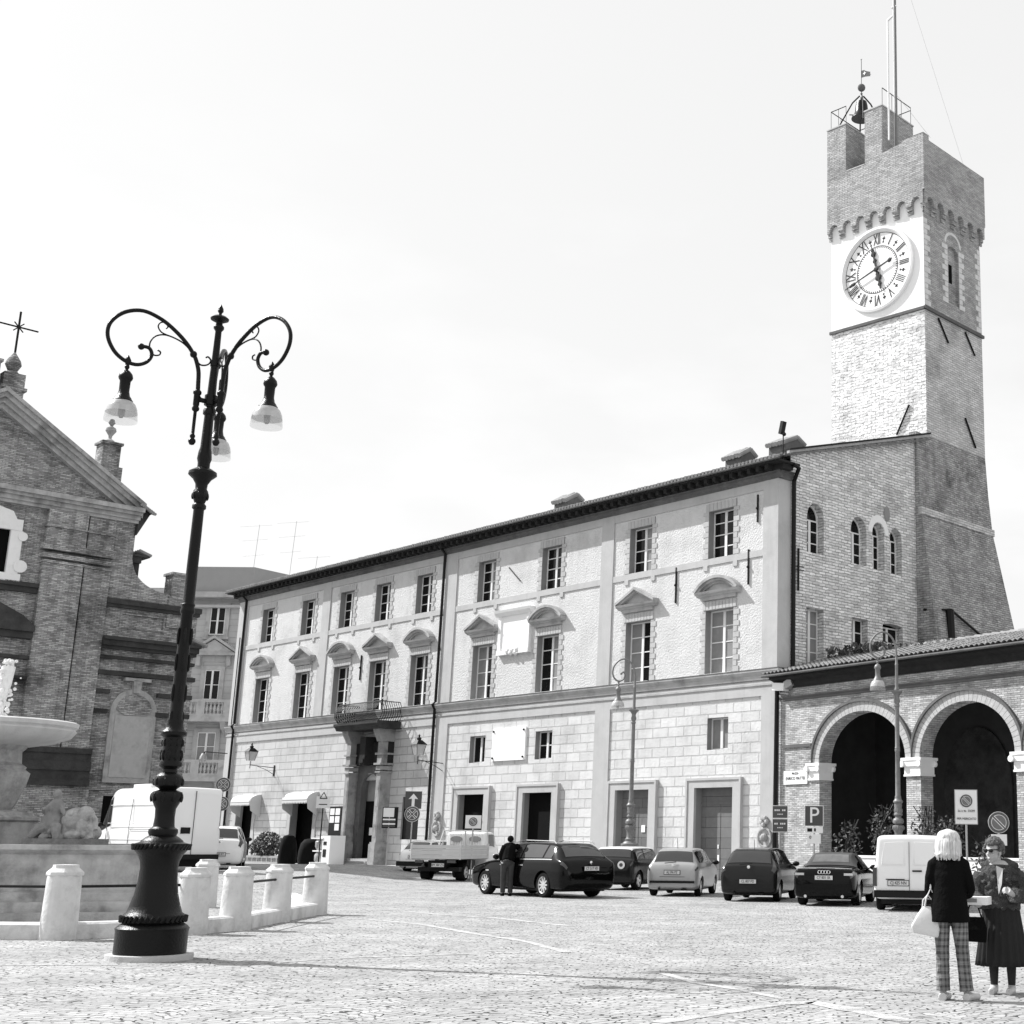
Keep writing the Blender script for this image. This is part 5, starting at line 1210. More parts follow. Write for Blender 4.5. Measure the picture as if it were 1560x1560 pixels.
panel(b, -.31, .31, za, zb, M_signw, rim=M_galv); noparking(b, .19, zb-.3, -.045)
text('2a e 4a  DOM', .085, 'lettering', M_plastic, b, (0, -.06, za+.36)); text('PER MERCATO', .085, 'lettering', M_plastic, b, (0, -.06, za+.14)); text('1', .08, 'lettering', M_plastic, b, (0, -.06, za+.5))
b = sign('no_parking_sign', 'round no-parking sign over a blank white panel behind the woman in sunglasses', 1522, 41); z = zpx(1522, 1253, 41); post(b, z+.2); noparking(b, .31, z, -.045)
q = panel(b, -.23, .23, zpx(1522, 1288, 41), zpx(1522, 1271, 41), M_signw); 
b = sign('road_sign', 'dark square sign with white upward arrow above a round no-stopping disc near the truck', 625, 60, .1); z = zpx(625, 1250, 60); zt = zpx(625, 1229, 60); post(b, zt+.3)
panel(b, -.33, .33, zt-.33, zt+.36, M_signd, rim=M_signr); t = MB(); t.prism([(-.2, zt+.05), (0, zt+.28), (.2, zt+.05), (.06, zt+.07), (.06, zt-.26), (-.06, zt-.26), (-.06, zt+.07)], -.06, -.045); t.build('arrow', M_signw, b); noparking(b, .33, z, -.045, stop=True, dk=M_signr, bl_=M_signr)
b = sign('no_stopping_sign', 'pair of round no-stopping signs on one pole by the white van and palazzo corner', 331, 66, .2); z = zpx(331, 1206, 66); post(b, z+.2); noparking(b, .34, z, -.045, stop=True, dk=M_signr, bl_=M_signb); noparking(b, .34, zpx(331, 1235, 66), -.045, stop=True)
b = sign('no_parking_sign', 'small white no-parking board seen above the flatbed truck', 719, 54); zb, za = zpx(719, 1242, 54), zpx(719, 1262, 54); post(b, zb); panel(b, -.3, .3, za, zb, M_signw); noparking(b, .17, zb-.24, -.045)
b = sign('warning_sign', 'white panel with warning triangle on a pole beside the second awning', 487, 70, .1); zb, za = zpx(487, 1218, 70), zpx(487, 1236, 70); post(b, zb, m=M_pipe); panel(b, -.34, .34, za, zb, M_signw)
t = MB(); zc = za+.62
for k in range(3):
    a_, c_ = PI/2+2*PI*k/3, PI/2+2*PI*(k+1)/3; t.tube([(.2*cos(a_), -.05, zc-.05+.2*sin(a_)), (.2*cos(c_), -.05, zc-.05+.2*sin(c_))], .02, 4)
t.box(-.2, .2, -.05, -.04, za+.16, za+.2); t.build('triangle', M_plastic, b)
b = sign('bus_stop_sign', 'narrow stack of striped panels on a pole right of the portal', 590, 69, .1); zb = zpx(590, 1237, 69); post(b, zb)
panel(b, -.3, .22, zpx(590, 1251, 69), zb, M_signw); 
for k in range(4): panel(b, -.3, .3, zpx(590, 1256+3.4*k, 69), zpx(590, 1253.6+3.4*k, 69), M_signw if k % 2 == 0 else M_signd)
t = MB(); t.box(-.34, .4, -.02, .06, zpx(590, 1268, 69), zb+.04); t.build('backing', M_plastic, b)
# marble street name plate (on the portico wall)
b = thing('street_name_plate', 'white marble street name plate reading PIAZZA on the portico wall', 'sign', toW(AF, 1.19, -.03, 3.99), AZA)
t = MB(); t.box(-.7, .7, -.03, 0, -.26, .26); pl = t.build('plate', M_white2, b)
text('PIAZZA', .12, 'lettering', M_plastic, b, (0, -.035, .15)); text('ENRICO MATTEI', .165, 'lettering', M_plastic, b, (0, -.035, -.04), sx=.95); text('- -', .1, 'lettering', M_plastic, b, (-.4, -.035, -.2)); text('- -', .1, 'lettering', M_plastic, b, (.4, -.035, -.2))

# ================================================================== POTTED SHRUBS UNDER THE PORTICO
for i, (px, dep, zc, hh, lab) in enumerate(((1290, 47.5, 1.3, 1.0, 'sparse potted shrub under the first arch'), (1346, 46.8, 1.9, .9, 'leafy potted shrub beside the lamp post and middle pier'), (1412, 45.5, 1.8, .9, 'potted shrub right of the middle pier'), (1505, 43.6, 1.0, .8, 'potted shrub behind the round sign'), (1448, 44.5, 1.7, .7, 'small potted shrub behind the blonde woman'))):
    x, y = at(px, dep); b = thing('potted_shrub', lab, 'plant', (x, y, 0), 0, 'potted shrubs under the arches')
    t = MB(); t.lathe([(.18, 0), (.26, .45), (.29, .47), (.29, .52), (.22, .5), (0, .48)], n=16); t.build('pot', M_corn, b)
    t = MB(); rr = random.Random(i)
    for k in range(7): t.tube([(0, 0, .4), (rr.uniform(-.2, .2), rr.uniform(-.2, .2), zc), (rr.uniform(-.5, .5), rr.uniform(-.3, .3), zc+hh)], .015, 5)
    t.build('stems', M_plastic, b); t = MB(); leafy(t, (0, 0, zc), (.55, .45, hh), 330, .07, rr); t.build('foliage', mat('light_leaf', .11, .5, var=.5, vs_=9), b)

# ================================================================== BOLLARDS, KERB AND RODS ROUND THE FOUNTAIN
BP = [gpt(79, 1432), gpt(283, 1424), gpt(351, 1418), gpt(415, 1405), gpt(474, 1394), gpt(306, 1383)]
bl_lab = ['pale stone bollard left of the big lamp post', 'pale stone bollard just behind the lamp post base', 'third pale stone bollard, right of the lamp post base', 'pale stone bollard second from the right end of the chain', 'pale stone bollard at the right end of the row', 'rear pale stone bollard beyond the fountain steps']
def make_bollard():
    b = thing('bollard', bl_lab[0], 'bollard', (0, 0, 0), 0, 'stone bollards round the fountain')
    t = MB(); t.lathe([(.265, 0), (.262, .12), (.25, .5), (.24, .86), (.235, .90)], n=28); t.build('shaft', M_boll, b, smooth=True)
    t = MB(); t.lathe([(.255, .895), (.262, .91), (.258, .945), (.185, 1.01), (.18, 1.05), (.0, 1.055)], n=8, a0=PI/8, a1=2*PI+PI/8); t.build('cap', M_boll, b)
    return b
b0 = make_bollard()
for i, p in enumerate(BP):
    o = b0 if i == 0 else copytree(b0); o.location = (p.x, p.y+.15, 0); o.rotation_euler = (0, 0, .3*i); o['label'] = bl_lab[i]; o.scale = (.98, .98, .98) if i else (1, 1, 1.03)
off = [Vector((p.x, p.y+.15, 0)) for p in BP]; LEFT = off[0]+Vector((-4.5, -.1, 0))
def kerb(p, q, lab, h=.24):
    d = (q-p); L = d.length; b = thing('kerb_block', lab, 'kerb', p, math.atan2(d.y, d.x), 'low stone kerbs between the bollards')
    t = MB(); t.prism([(-.15, 0), (.15, 0), (.15, h-.03), (.11, h), (-.11, h), (-.15, h-.03)], .2, L-.2, 'x'); t.build('block', M_boll, b)
def rod(p, q, lab, z=.76):
    d = (q-p); L = d.length; b = thing('iron_rod', lab, 'rod', p+Vector((0, 0, z)), math.atan2(d.y, d.x), 'dark iron rods between the bollards'); t = MB(); t.tube([(.2, 0, 0), (L-.2, 0, 0)], .022, 8); t.build('bar', M_pipe, b, smooth=True)
kerb(LEFT, off[0], 'low stone kerb running off the left edge'); kerb(off[0], off[1], 'longest low stone kerb, left of the lamp post'); kerb(off[1], off[2], 'short stone kerb right of the lamp post base'); kerb(off[2], off[3], 'stone kerb between the third bollard and the next'); kerb(off[3], off[4], 'stone kerb ending at the rightmost bollard')
far = off[4]+Vector((-2.2, 5, 0)); kerb(far, off[4], 'stone kerb leading back from the rightmost bollard')
rod(LEFT, off[0], 'dark iron rod at the left edge'); rod(off[0], off[1], 'long dark iron rod behind the lamp post'); rod(off[2], off[3], 'dark iron rod left of the second bollard from the right'); rod(off[3], off[4], 'dark iron rod joining the rightmost bollard')

# ================================================================== FOUNTAIN
FC = Vector((-14.62, 25.96, 0)); fo = thing('fountain', 'large stone fountain with stepped basin and raised round bowl at the left', 'fountain', FC, rad(25))
def octa(hx, hy, ch): return [(-hx, -hy+ch), (-hx+ch, -hy), (hx-ch, -hy), (hx, -hy+ch), (hx, hy-ch), (hx-ch, hy), (-hx+ch, hy), (-hx, hy-ch)]
t = MB()
for hx, ch, z0, z1 in ((3.95, .5, 0, .14), (3.62, .45, .14, .28), (3.3, .4, .28, .44)): t.prism(octa(hx, hx, ch), z0, z1, 'z')
t.build('steps', M_fount, fo)
t = MB()
prof = [(5.1, .44), (5.1, .58), (4.98, .62), (4.92, .68), (4.92, 1.2), (5.0, 1.24), (5.06, 1.28), (5.06, 1.36), (4.6, 1.36), (4.6, 1.0)]
t.rings([[(x, y, z) for x, y in octa(hx-1.95, hx-1.95, .3)] for hx, z in prof], cap=False); t.build('basin', M_fount, fo)
t = MB(); t.prism(octa(2.68, 2.68, .28), 1.1, 1.14, 'z'); t.build('pool_water', M_pool, fo)
cz = .3
t = MB(); t.lathe([(1.05, 1.0), (1.05, 1.8), (1.1, 1.84), (1.1, 1.9), (.98, 1.95), (.95, 2.0), (.55, 2.06), (.62, 2.2), (.75, 2.6), (.8, 2.85), (.7, 2.93), (.72, 2.98), (.62, 3.05), (.6, 3.3), (.7, 3.42), (.9, 3.5)], n=8, a0=PI/8, a1=2*PI+PI/8)
ang = 0; t.v = [(x*.97, y*.97, 1.4+(z-1.4)*.86) for x, y, z in t.v]; t.build('column', M_fount, fo)
t = MB(); t.lathe([(.0, 3.4), (.85, 3.42), (1.3, 3.5), (1.6, 3.62), (1.7, 3.75), (1.66, 3.8), (1.72, 3.84), (1.74, 3.92), (1.68, 3.95), (1.6, 3.9), (1.2, 3.82), (0, 3.75)], n=56); t.v = [(x*.84, y*.84, 1.4+(z-1.4)*.86) for x, y, z in t.v]; t.build('bowl', M_bowl, fo, smooth=True)
t = MB(); rr = random.Random(5)
t.tube([(.05, 0, 3.4), (.08, 0, 3.9), (.12, 0, 4.3), (.13, 0, 4.62)], [.09, .07, .10, .12], 10)
for k in range(160): t.ball((rr.gauss(.11, .07), rr.gauss(0, .075), rr.uniform(3.6, 4.75)), rr.uniform(.015, .05), 6, 4)
wj = t.build('water_jet', M_water, fo, smooth=True)
# sculpture group on the basin rim
def blob(parts, name, m, parent, vox=.03, it=3):
    t = MB()
    for p in parts:
        if p[0] == 'b': t.ball(p[1], p[2], 12, 8, p[3] if len(p) > 3 else None)
        elif p[0] == 't': t.tube(p[1], p[2], 10)
        elif p[0] == 'x': t.box(*p[1])
        elif p[0] == 'r': t.rings(p[1])
    o = t.build(name, m, parent); return remesh(o, vox, it)
sp = dpt(100, 1283, 25.0); scp = thing('sculpture', 'weathered stone sculpture of a seated figure beside a lion on the fountain rim', 'sculpture', (sp.x, sp.y, 1.36))
M_sc = mat('sculpture_stone', .27, .85, var=.4, vs_=6, bump=.4, bs=16, stain=.5, ss=3)
t = MB(); t.box(-.62, .62, -.3, .3, -.02, .1); t.build('plinth', M_sc, scp)
rs_ = random.Random(4)
RUG = [('b', (rs_.uniform(-.5, .5), rs_.uniform(-.2, .1), rs_.uniform(.08, .22)), (rs_.uniform(.03, .08),)*3) for _ in range(40)]
blob([('b', (-.28, 0, .35), (.2, .16, .26)), ('b', (-.24, 0, .62), (.13, .11, .2)), ('b', (-.24, -.02, .86), (.075, .08, .1)), ('t', [(-.3, -.05, .7), (-.42, -.1, .55), (-.36, -.2, .62)], [.05, .04, .03]), ('t', [(-.18, 0, .7), (-.08, -.08, .58), (-.02, -.1, .5)], [.05, .04, .03]),
      ('t', [(-.3, 0, .3), (-.45, -.15, .25), (-.55, -.2, .1)], [.11, .09, .06]), ('t', [(-.2, 0, .28), (-.1, -.2, .3), (-.05, -.25, .08)], [.11, .09, .06]), ('b', (-.48, 0, .22), (.13, .15, .16)),
      ]+[r for r in RUG if r[1][0] < 0], 'seated_figure', M_sc, scp, .011, 1)
blob([('b', (.12, 0, .42), (.24, .17, .22), Matrix.Rotation(-.3, 3, 'Y')), ('b', (.3, -.02, .5), (.16, .15, .17)), ('b', (.33, -.1, .3), (.12, .12, .16)), ('t', [(.1, 0, .4), (.0, -.05, .3), (-.05, -.1, .1)], [.12, .08, .06]), ('t', [(.3, 0, .4), (.42, -.1, .25), (.5, -.15, .08)], [.13, .11, .07]), ('b', (.45, 0, .2), (.16, .15, .14)), ('b', (.2, -.1, .15), (.2, .15, .1)), ('b', (.1, -.1, .52), (.07, .07, .06)), ('b', (.38, -.12, .44), (.05, .06, .05)), ('t', [(.38, .0, .55), (.5, -.05, .42), (.55, -.1, .25)], [.05, .05, .04])]+[r for r in RUG if r[1][0] > 0],
     'lion', mat('pale_sculpture_stone', .4, .85, var=.35, vs_=6, bump=.6, bs=14, stain=.5, ss=4), scp, .011, 1)

# ================================================================== VEHICLES (local frame: rear at x=0, front towards +x, y left, z up)
def pchip(Y, t):
    """monotone cubic through rows of Y at integer knots, sampled at t"""
    Y = np.asarray(Y, float); n = len(Y); d = np.diff(Y, axis=0); m = np.zeros_like(Y)
    if n > 2:
        a, b = d[:-1], d[1:]; s = a*b > 0
        m[1:-1] = np.where(s, 2*a*b/np.where(np.abs(a+b) > 1e-12, a+b, 1), 0)
    m[0], m[-1] = d[0], d[-1]
    t = np.clip(np.asarray(t, float), 0, n-1-1e-9); i = t.astype(int); f = (t-i).reshape(-1, *([1]*(Y.ndim-1)))
    return (2*f**3-3*f**2+1)*Y[i]+(f**3-2*f**2+f)*m[i]+(-2*f**3+3*f**2)*Y[i+1]+(f**3-f**2)*m[i+1]
class Loft:
    """stations: (x, halfwidth, z_bottom, z_belt, z_top, roof halfwidth)"""
    def __init__(s, st, crease=.04):
        R_ = []
        for x, w, zb, zl, zt, wr in st:
            h = zl-zb
            R_.append([(x, 0, zb), (x, w*.7, zb), (x, w*.93, zb+.04), (x, w*.985, zb+.25*h), (x, w, zb+.6*h), (x, w*.985, zl-.12*h), (x, w*.945, zl), (x, wr, zt-.06*min(1, (zt-zl)*4)), (x, wr*.88, zt-.012), (x, wr*.5, zt), (x, 0, zt+.008)])
        s.R = np.array(R_); s.n = len(st)
    def at(s, u, v):
        return pchip(np.transpose(pchip(s.R, [u]), (1, 0, 2))[:, 0, :], [v])[0]
    def grid(s, us, vs_):
        G = pchip(s.R, us); G = np.transpose(G, (1, 0, 2)); G = pchip(G, vs_); return np.transpose(G, (1, 0, 2))   # [u][v][3]
    def body(s, su=5, sv=4):
        us = np.linspace(0, s.n-1, (s.n-1)*su+1); vs_ = np.linspace(0, 10, 10*sv+1); G = s.grid(us, vs_); mb = MB()
        rings = []
        for row in G:
            L = [tuple(p) for p in row]; Rr = [(p[0], -p[1], p[2]) for p in row[1:-1]][::-1]; rings.append(L+Rr)
        mb.rings(rings); return mb
    def patch(s, u0, u1, v0, v1, off=.006, side=1, nu=8, nv=6, both=False, mb=None):
        """surface patch pushed outwards; side 1 left, -1 right, 0 across the middle"""
        mb = mb or MB(); us = np.linspace(u0, u1, nu+1); vs_ = np.linspace(v0, v1, nv+1); G = s.grid(us, vs_)
        cen = np.array([0, 0, .6])
        def nrm(G):
            N_ = np.zeros_like(G)
            gu = np.gradient(G, axis=0); gv = np.gradient(G, axis=1); c = np.cross(gu, gv); l = np.linalg.norm(c, axis=2, keepdims=True); c = c/np.where(l > 1e-9, l, 1); return c
        N_ = nrm(G)
        mid = G.reshape(-1, 3).mean(0); out = np.array([0, mid[1], mid[2]-.7]); 
        if (N_.reshape(-1, 3).mean(0) @ out) < 0 and abs(N_.reshape(-1, 3).mean(0)[0]) < .9: N_ = -N_
        P_ = G+N_*off
        sides = (1, -1) if side == 0 else (side,)
        for sd_ in sides:
            V = [(p[0], p[1]*sd_, p[2]) for row in P_ for p in row]; n = nv+1
            mb.add(V, [(j*n+i, j*n+i+1, (j+1)*n+i+1, (j+1)*n+i) for j in range(nu) for i in range(nv)])
        return mb
def boolcut(o, cutters):
    for c in cutters:
        m = o.modifiers.new('b', 'BOOLEAN'); m.operation = 'DIFFERENCE'; m.solver = 'EXACT'; m.object = c
    mats = list(o.data.materials); applymods(o); o.data.materials.clear()
    for q in mats: o.data.materials.append(q)
    for c in cutters: bpy.data.objects.remove(c)
    o.data.polygons.foreach_set('use_smooth', [True]*len(o.data.polygons)); o.data.set_sharp_from_angle(angle=rad(32))
def wheel(parent, x, y, r, w, side, spokes=5, rim=None):
    M = Matrix.Rotation(-side*PI/2, 3, 'X')
    t = MB(); t.lathe([(r*.66, -w/2), (r*.9, -w/2), (r*.98, -w*.4), (r, -w*.25), (r, w*.25), (r*.98, w*.4), (r*.9, w/2), (r*.66, w/2)], n=32, M=M, cap=False)
    o = t.build('tyre', M_tyre, None, smooth=True); o.parent = parent; o.location = (x, y-side*w/2, r)
    t = MB(); 
    t.lathe([(r*.6, w*.1), (r*.62, w*.42), (r*.68, w*.47), (r*.69, w*.4)], n=32, M=M, cap=False); t.lathe([(r*.17, 0), (r*.16, w*.4), (0, w*.42)], n=16, M=M)
    for k in range(spokes):
        a_ = 2*PI*k/spokes; d = Vector((cos(a_), sin(a_), 0)); n2 = Vector((-sin(a_), cos(a_), 0)); h0, h1 = w*.38, w*.42; ww = r*(.13 if spokes < 8 else .075)
        P_ = [M @ (d*r*.1+n2*ww+Vector((0, 0, h0))), M @ (d*r*.64+n2*ww*.8+Vector((0, 0, h1))), M @ (d*r*.64-n2*ww*.8+Vector((0, 0, h1))), M @ (d*r*.1-n2*ww+Vector((0, 0, h0)))]
        Q_ = [M @ (Vector(M.transposed() @ p)-Vector((0, 0, w*.2))) for p in P_]
        t.add(P_+Q_, [(0, 1, 2, 3), (0, 4, 5, 1), (1, 5, 6, 2), (2, 6, 7, 3)])
    q = t.build('rim', rim or M_rim, o); 
    t = MB(); t.lathe([(0, w*.05), (r*.67, w*.05)], n=24, M=M, cap=False); t.build('brake_shadow', M_plastic, o)
    return o
def plate(parent, x, z, w=.48, h=.11, txt='AB 123 CD', rz_=-PI/2, tilt=0, y=0):
    t = MB(); t.box(-.012, 0, -w/2, w/2, -h/2, h/2); o = t.build('number_plate', M_plate, parent); o.location = (x, y, z)
    text(txt, h*.95, 'plate_lettering', M_platet, o, (-.016, 0, 0), (PI/2, 0, -PI/2), .002, .8)
    t = MB(); t.box(-.006, .01, -w/2-.015, w/2+.015, -h/2-.015, h/2+.015); t.build('plate_frame', M_plastic, o); return o
def car(label, loc, heading, sc, st, paint, r=.3, ww=.19, axles=(.7, 3.1), name='parked_car', group='cars parked in the square', cut=True, spokes=5, roof=None):
    b = thing(name, label, 'van' if name == 'parked_van' else 'car', loc, heading, group, sc)
    L = Loft(st); body = L.body().build('body', paint, b, smooth='all')
    wmax = max(s[1] for s in st)
    if cut:
        cs = []
        for x in axles:
            t = MB(); t.tube([(x, -wmax-.3, r), (x, wmax+.3, r)], r*1.14, 28); cs.append(t.build('cutter', None, None))
        for c in cs: c.matrix_world = b.matrix_world if False else Matrix.Identity(4)
        body.parent = None; boolcut(body, cs); body.parent = b
        t = MB()
        for x in axles:
            t.box(x-r*1.1, x+r*1.1, -wmax+.24, wmax-.24, .2, r*2.1)
        t.box(st[1][0]+.3, st[-2][0]-.3, -wmax+.2, wmax-.2, .17, .4); t.build('underbody', M_plastic, b)
    for x in axles:
        for s in (-1, 1): wheel(b, x, s*(wmax-.035), r, ww, s, spokes)
    b['_'] = 0; del b['_']
    return b, L
def mirror(b, x, y, z, m):
    for s in (-1, 1):
        t = MB(); t.ball((x, s*(y+.1), z), (.07, .11, .075), 12, 8); t.tube([(x+.02, s*y*.93, z-.03), (x+.01, s*(y+.05), z-.01)], .02, 6); t.build('mirror', m, b, smooth=True)
def strips(L, b, u0, u1, v0, v1, m, nm, side=0, off=.008, **k):
    if side == 0 and v1 < 9.9:
        for s in (-1, 1): L.patch(u0, u1, v0, v1, off, s, **k).build(nm, m, b, smooth='all')
        return
    return L.patch(u0, u1, v0, v1, off, side, **k).build(nm, m, b, smooth='all')

# --- silver hatchback
def hatch(label, loc, heading, sc, paint, txt, k=0, H=1.45, W=.83, Ln=3.85, glass=M_carglass, light=M_red, bump=None, roofx=0):
    h = H/1.45; l = Ln/3.85; w = W/.83
    st = [(0, .60*w, .36, .66, .70, .5*w), (.03, .73*w, .27, .80, .83, .62*w), (.09, .79*w, .22, .88*h, .95*h, .66*w), (.17, .81*w, .2, .92*h, 1.02*h, .64*w), (.46, .825*w, .2, .95*h, 1.36*h, .56*w), (.72, .83*w, .2, .95*h, 1.42*h, .57*w), (1.5*l, .83*w, .2, .95*h, 1.45*h, .60*w), (2.15*l, .83*w, .2, .95*h, 1.42*h, .59*w), (2.45*l, .83*w, .2, .94*h, 1.30*h, .60*w),
          (2.98*l, .83*w, .2, .92*h, .98*h, .66*w), (3.35*l, .82*w, .2, .84*h, .88*h, .62*w), (3.68*l, .78*w, .22, .74*h, .77*h, .58*w), (3.81*l, .70*w, .27, .62, .65, .5*w), (Ln, .55*w, .36, .54, .56, .4*w)]
    b, L = car(label, loc, heading, sc, st, paint, .29, .18, (.66*l, 3.1*l))
    strips(L, b, 3.12, 3.92, 7.15, 10, glass, 'rear_window', 0); strips(L, b, 4.15, 5.35, 6.2, 6.92, glass, 'side_window', 0); strips(L, b, 5.45, 6.7, 6.2, 6.92, glass, 'side_window', 0); strips(L, b, 6.78, 7.9, 6.2, 6.9, glass, 'side_window', 0)
    strips(L, b, 7.25, 8.9, 7.2, 10, glass, 'windscreen', 0)
    for s in (-1, 1):
        strips(L, b, *( (1.2, 3.6, 5.3, 6.8) if k == 1 else (1.0, 2.7, 5.2, 6.0) ), light, 'tail_light', s, .01)
        strips(L, b, 11.2, 12.2, 5.0, 6.0, M_redl, 'headlight', s, .01)
    z = .55 if k == 0 else .50
    plate(b, -.03 if k else -.02, .72*h if k == 0 else .56, txt=txt)
    if bump: 
        t = MB(); t.box(-.045, .1, -.70*w, .70*w, .40, .47); t.build('bumper_strip', bump, b)
    t = MB(); t.box(-.01, .2, -.3*w, .3*w, 1.01*h, 1.03*h) if False else t.tube([(.02, .25, .995*h), (.1, -.1, 1.03*h)], .012, 5); t.build('wiper', M_plastic, b)
    t = MB(); t.lathe([(.05, 0), (.045, .015), (0, .02)], (.06, 0, .93*h), 14, M=Matrix.Rotation(-PI/2, 3, 'Y')); t.build('badge', M_chrome, b)
    t = MB()
    for s in (-1, 1):
        pth = [L.at(u, v) for u, v in ((3.0, 6.7), (2.4, 6.55), (1.6, 6.2), (1.1, 5.2), (.9, 4.2))]
        t.tube([(p[0]-.004, s*p[1]*.93, p[2]) for p in pth], .008, 5)
    q = L.at(.75, 4.2); t.tube([(.035, -q[1]*.85, q[2]), (.0, -q[1]*.5, q[2]-.02), (.0, q[1]*.5, q[2]-.02), (.035, q[1]*.85, q[2])], .008, 5); t.build('tailgate_seam', M_plastic, b)
    t = MB(); t.box(-.01, .3, -.45, -.3, .2, .24); t.tube([(-.04, .4, .24), (.3, .4, .24)], .03, 8); t.build('exhaust', M_plastic, b)
    mirror(b, 2.6*l, .8*w, 1.0*h, M_plastic); return b, L
def hd(px, th): return PI/2 - math.atan((px-CX)/FPX) - rad(th)      # heading: th degrees to the right of the line of sight
def spot(px, py): g = gpt(px, py); return Vector((g.x, g.y, gz(g.x, g.y)))
b, L = hatch('silver hatchback seen from behind, left of the dark grey hatchback', spot(1023, 1366), hd(1023, 12), .92, M_silver, 'AJ 596 PZ', 0, bump=M_plastic)
t = MB(); t.tube([(.8, 0, 1.44), (.7, 0, 1.75)], .008, 5); t.build('aerial', M_plastic, b)
b, L = hatch('dark grey hatchback with light badge, left of the black convertible', spot(1139, 1374), hd(1139, 12), .92, M_grey, 'CL 807 PD', 1, H=1.49, W=.845, Ln=4.0)
t = MB(); t.tube([(.9, 0, 1.48), (.82, 0, 1.72)], .008, 5); t.build('aerial', M_plastic, b)
# --- black soft-top convertible
st = [(0, .62, .38, .66, .70, .5), (.03, .76, .28, .82, .86, .66), (.10, .82, .22, .90, .955, .72), (.3, .86, .2, .93, .985, .72), (.85, .88, .2, .93, 1.0, .70), (.98, .88, .2, .93, 1.04, .66), (1.38, .88, .2, .92, 1.32, .56), (1.75, .88, .2, .92, 1.375, .57), (2.45, .88, .2, .91, 1.35, .56), (3.15, .88, .2, .88, .95, .7), (3.7, .87, .2, .82, .86, .66), (4.15, .83, .22, .74, .76, .6), (4.35, .74, .28, .62, .65, .5), (4.42, .6, .36, .54, .56, .4)]
b, L = car('low black soft-top convertible seen from behind, left of the white van', spot(1255, 1381), hd(1255, 10), .92, st, M_black, .32, .22, (.9, 3.55))
M_soft = mat('convertible_fabric', .07, .9, var=.15)
L.patch(5.05, 8.0, 7.0, 10, .012, 0, nu=16, nv=10).build('fabric_roof', M_soft, b, smooth='all'); strips(L, b, 5.05, 8.0, 6.55, 7.0, M_soft, 'fabric_roof_side', 0, .010, nu=16)
strips(L, b, 5.35, 6.0, 8.2, 10, mat('plastic_rear_screen', .12, .15, var=.3, vs_=5), 'rear_window', 0, .02); strips(L, b, 6.5, 8.4, 6.15, 6.9, M_carglass, 'side_window', 0, .016); strips(L, b, 8.1, 8.9, 7.2, 10, M_carglass, 'windscreen', 0)
for s in (-1, 1): strips(L, b, .7, 2.3, 4.9, 6.1, M_redl if False else M_red, 'tail_light', s, .01); t = MB(); t.box(-.0, .03, s*.66-.12, s*.66+.12, .80, .86); t.build('reversing_lamp', M_redl, b)
plate(b, -.02, .74, txt='CY 801 SK'); t = MB()
for k in range(4): t.tube([(.02, -.12+.08*k+.045*cos(a_), .88+.045*sin(a_)) for a_ in [2*PI*i/12 for i in range(13)]], .009, 5)
t.build('badge', M_chrome, b)
t = MB(); t.tube([(.13, -.74, .968), (.1, -.4, .985), (.09, 0, .99), (.1, .4, .985), (.13, .74, .968)], .014, 6); t.build('boot_edge', M_chrome, b)
t = MB(); t.tube([(-.02, .5, .26), (.3, .5, .26)], .04, 8); t.tube([(-.02, -.5, .26), (.3, -.5, .26)], .04, 8); t.build('exhaust', M_chrome, b); mirror(b, 2.75, .86, .98, M_black)
# --- white van seen from behind
def van(label, loc, heading, sc, H=1.9, W=.94, Ln=4.7, txt='CJ 425 NN', big=False):
    zt = H; wr = W*.86
    if not big:
        st = [(0, W*.86, .42, 1.08, 1.1, W*.8), (.02, W*.93, .36, 1.14, zt-.25, wr*.93), (.05, W*.96, .33, 1.15, zt-.08, wr*.97), (.14, W*.985, .3, 1.15, zt-.02, wr), (.6, W, .28, 1.15, zt, wr), (2.6, W, .28, 1.15, zt, wr), (3.2, W, .28, 1.12, zt-.05, wr), (3.45, W, .28, 1.1, zt-.2, wr*.97), (4.05, W*.98, .28, 1.02, 1.1, W*.8), (4.45, W*.95, .3, .85, .9, W*.7), (4.62, W*.86, .36, .7, .74, W*.6), (Ln, W*.7, .42, .6, .62, W*.5)]
        ax = (.95, 3.9); r = .33
    else:
        st = [(0, W*.92, .55, 1.4, 1.42, W*.9), (.015, W*.96, .5, 1.45, zt-.22, W*.90), (.05, W*.98, .48, 1.45, zt-.06, W*.93), (.15, W, .45, 1.45, zt-.01, W*.94), (.7, W, .42, 1.45, zt, W*.94), (3.3, W, .42, 1.4, zt, W*.94), (3.7, W, .42, 1.35, zt-.05, W*.93), (4.0, W, .42, 1.3, zt-.25, W*.9), (4.75, W*.98, .4, 1.2, 1.32, W*.84), (5.2, W*.95, .38, 1.0, 1.08, W*.76), (5.4, W*.86, .42, .8, .86, W*.66), (Ln, W*.7, .5, .7, .72, W*.5)]
        ax = (1.0, 4.6); r = .35
    b, L = car(label, loc, heading, sc, st, M_wpaint, r, .22, ax, name='parked_van', group=None)
    return b, L
b, L = van('white panel van with windowless rear doors, behind the blonde woman', spot(1386, 1389), hd(1386, 3), .90)
t = MB(); y_ = .0
t.box(-.012, .01, -.006, .006, .45, 1.72); sm = t.build('door_seam', mat('panel_gap', .12, .6, var=0), b)
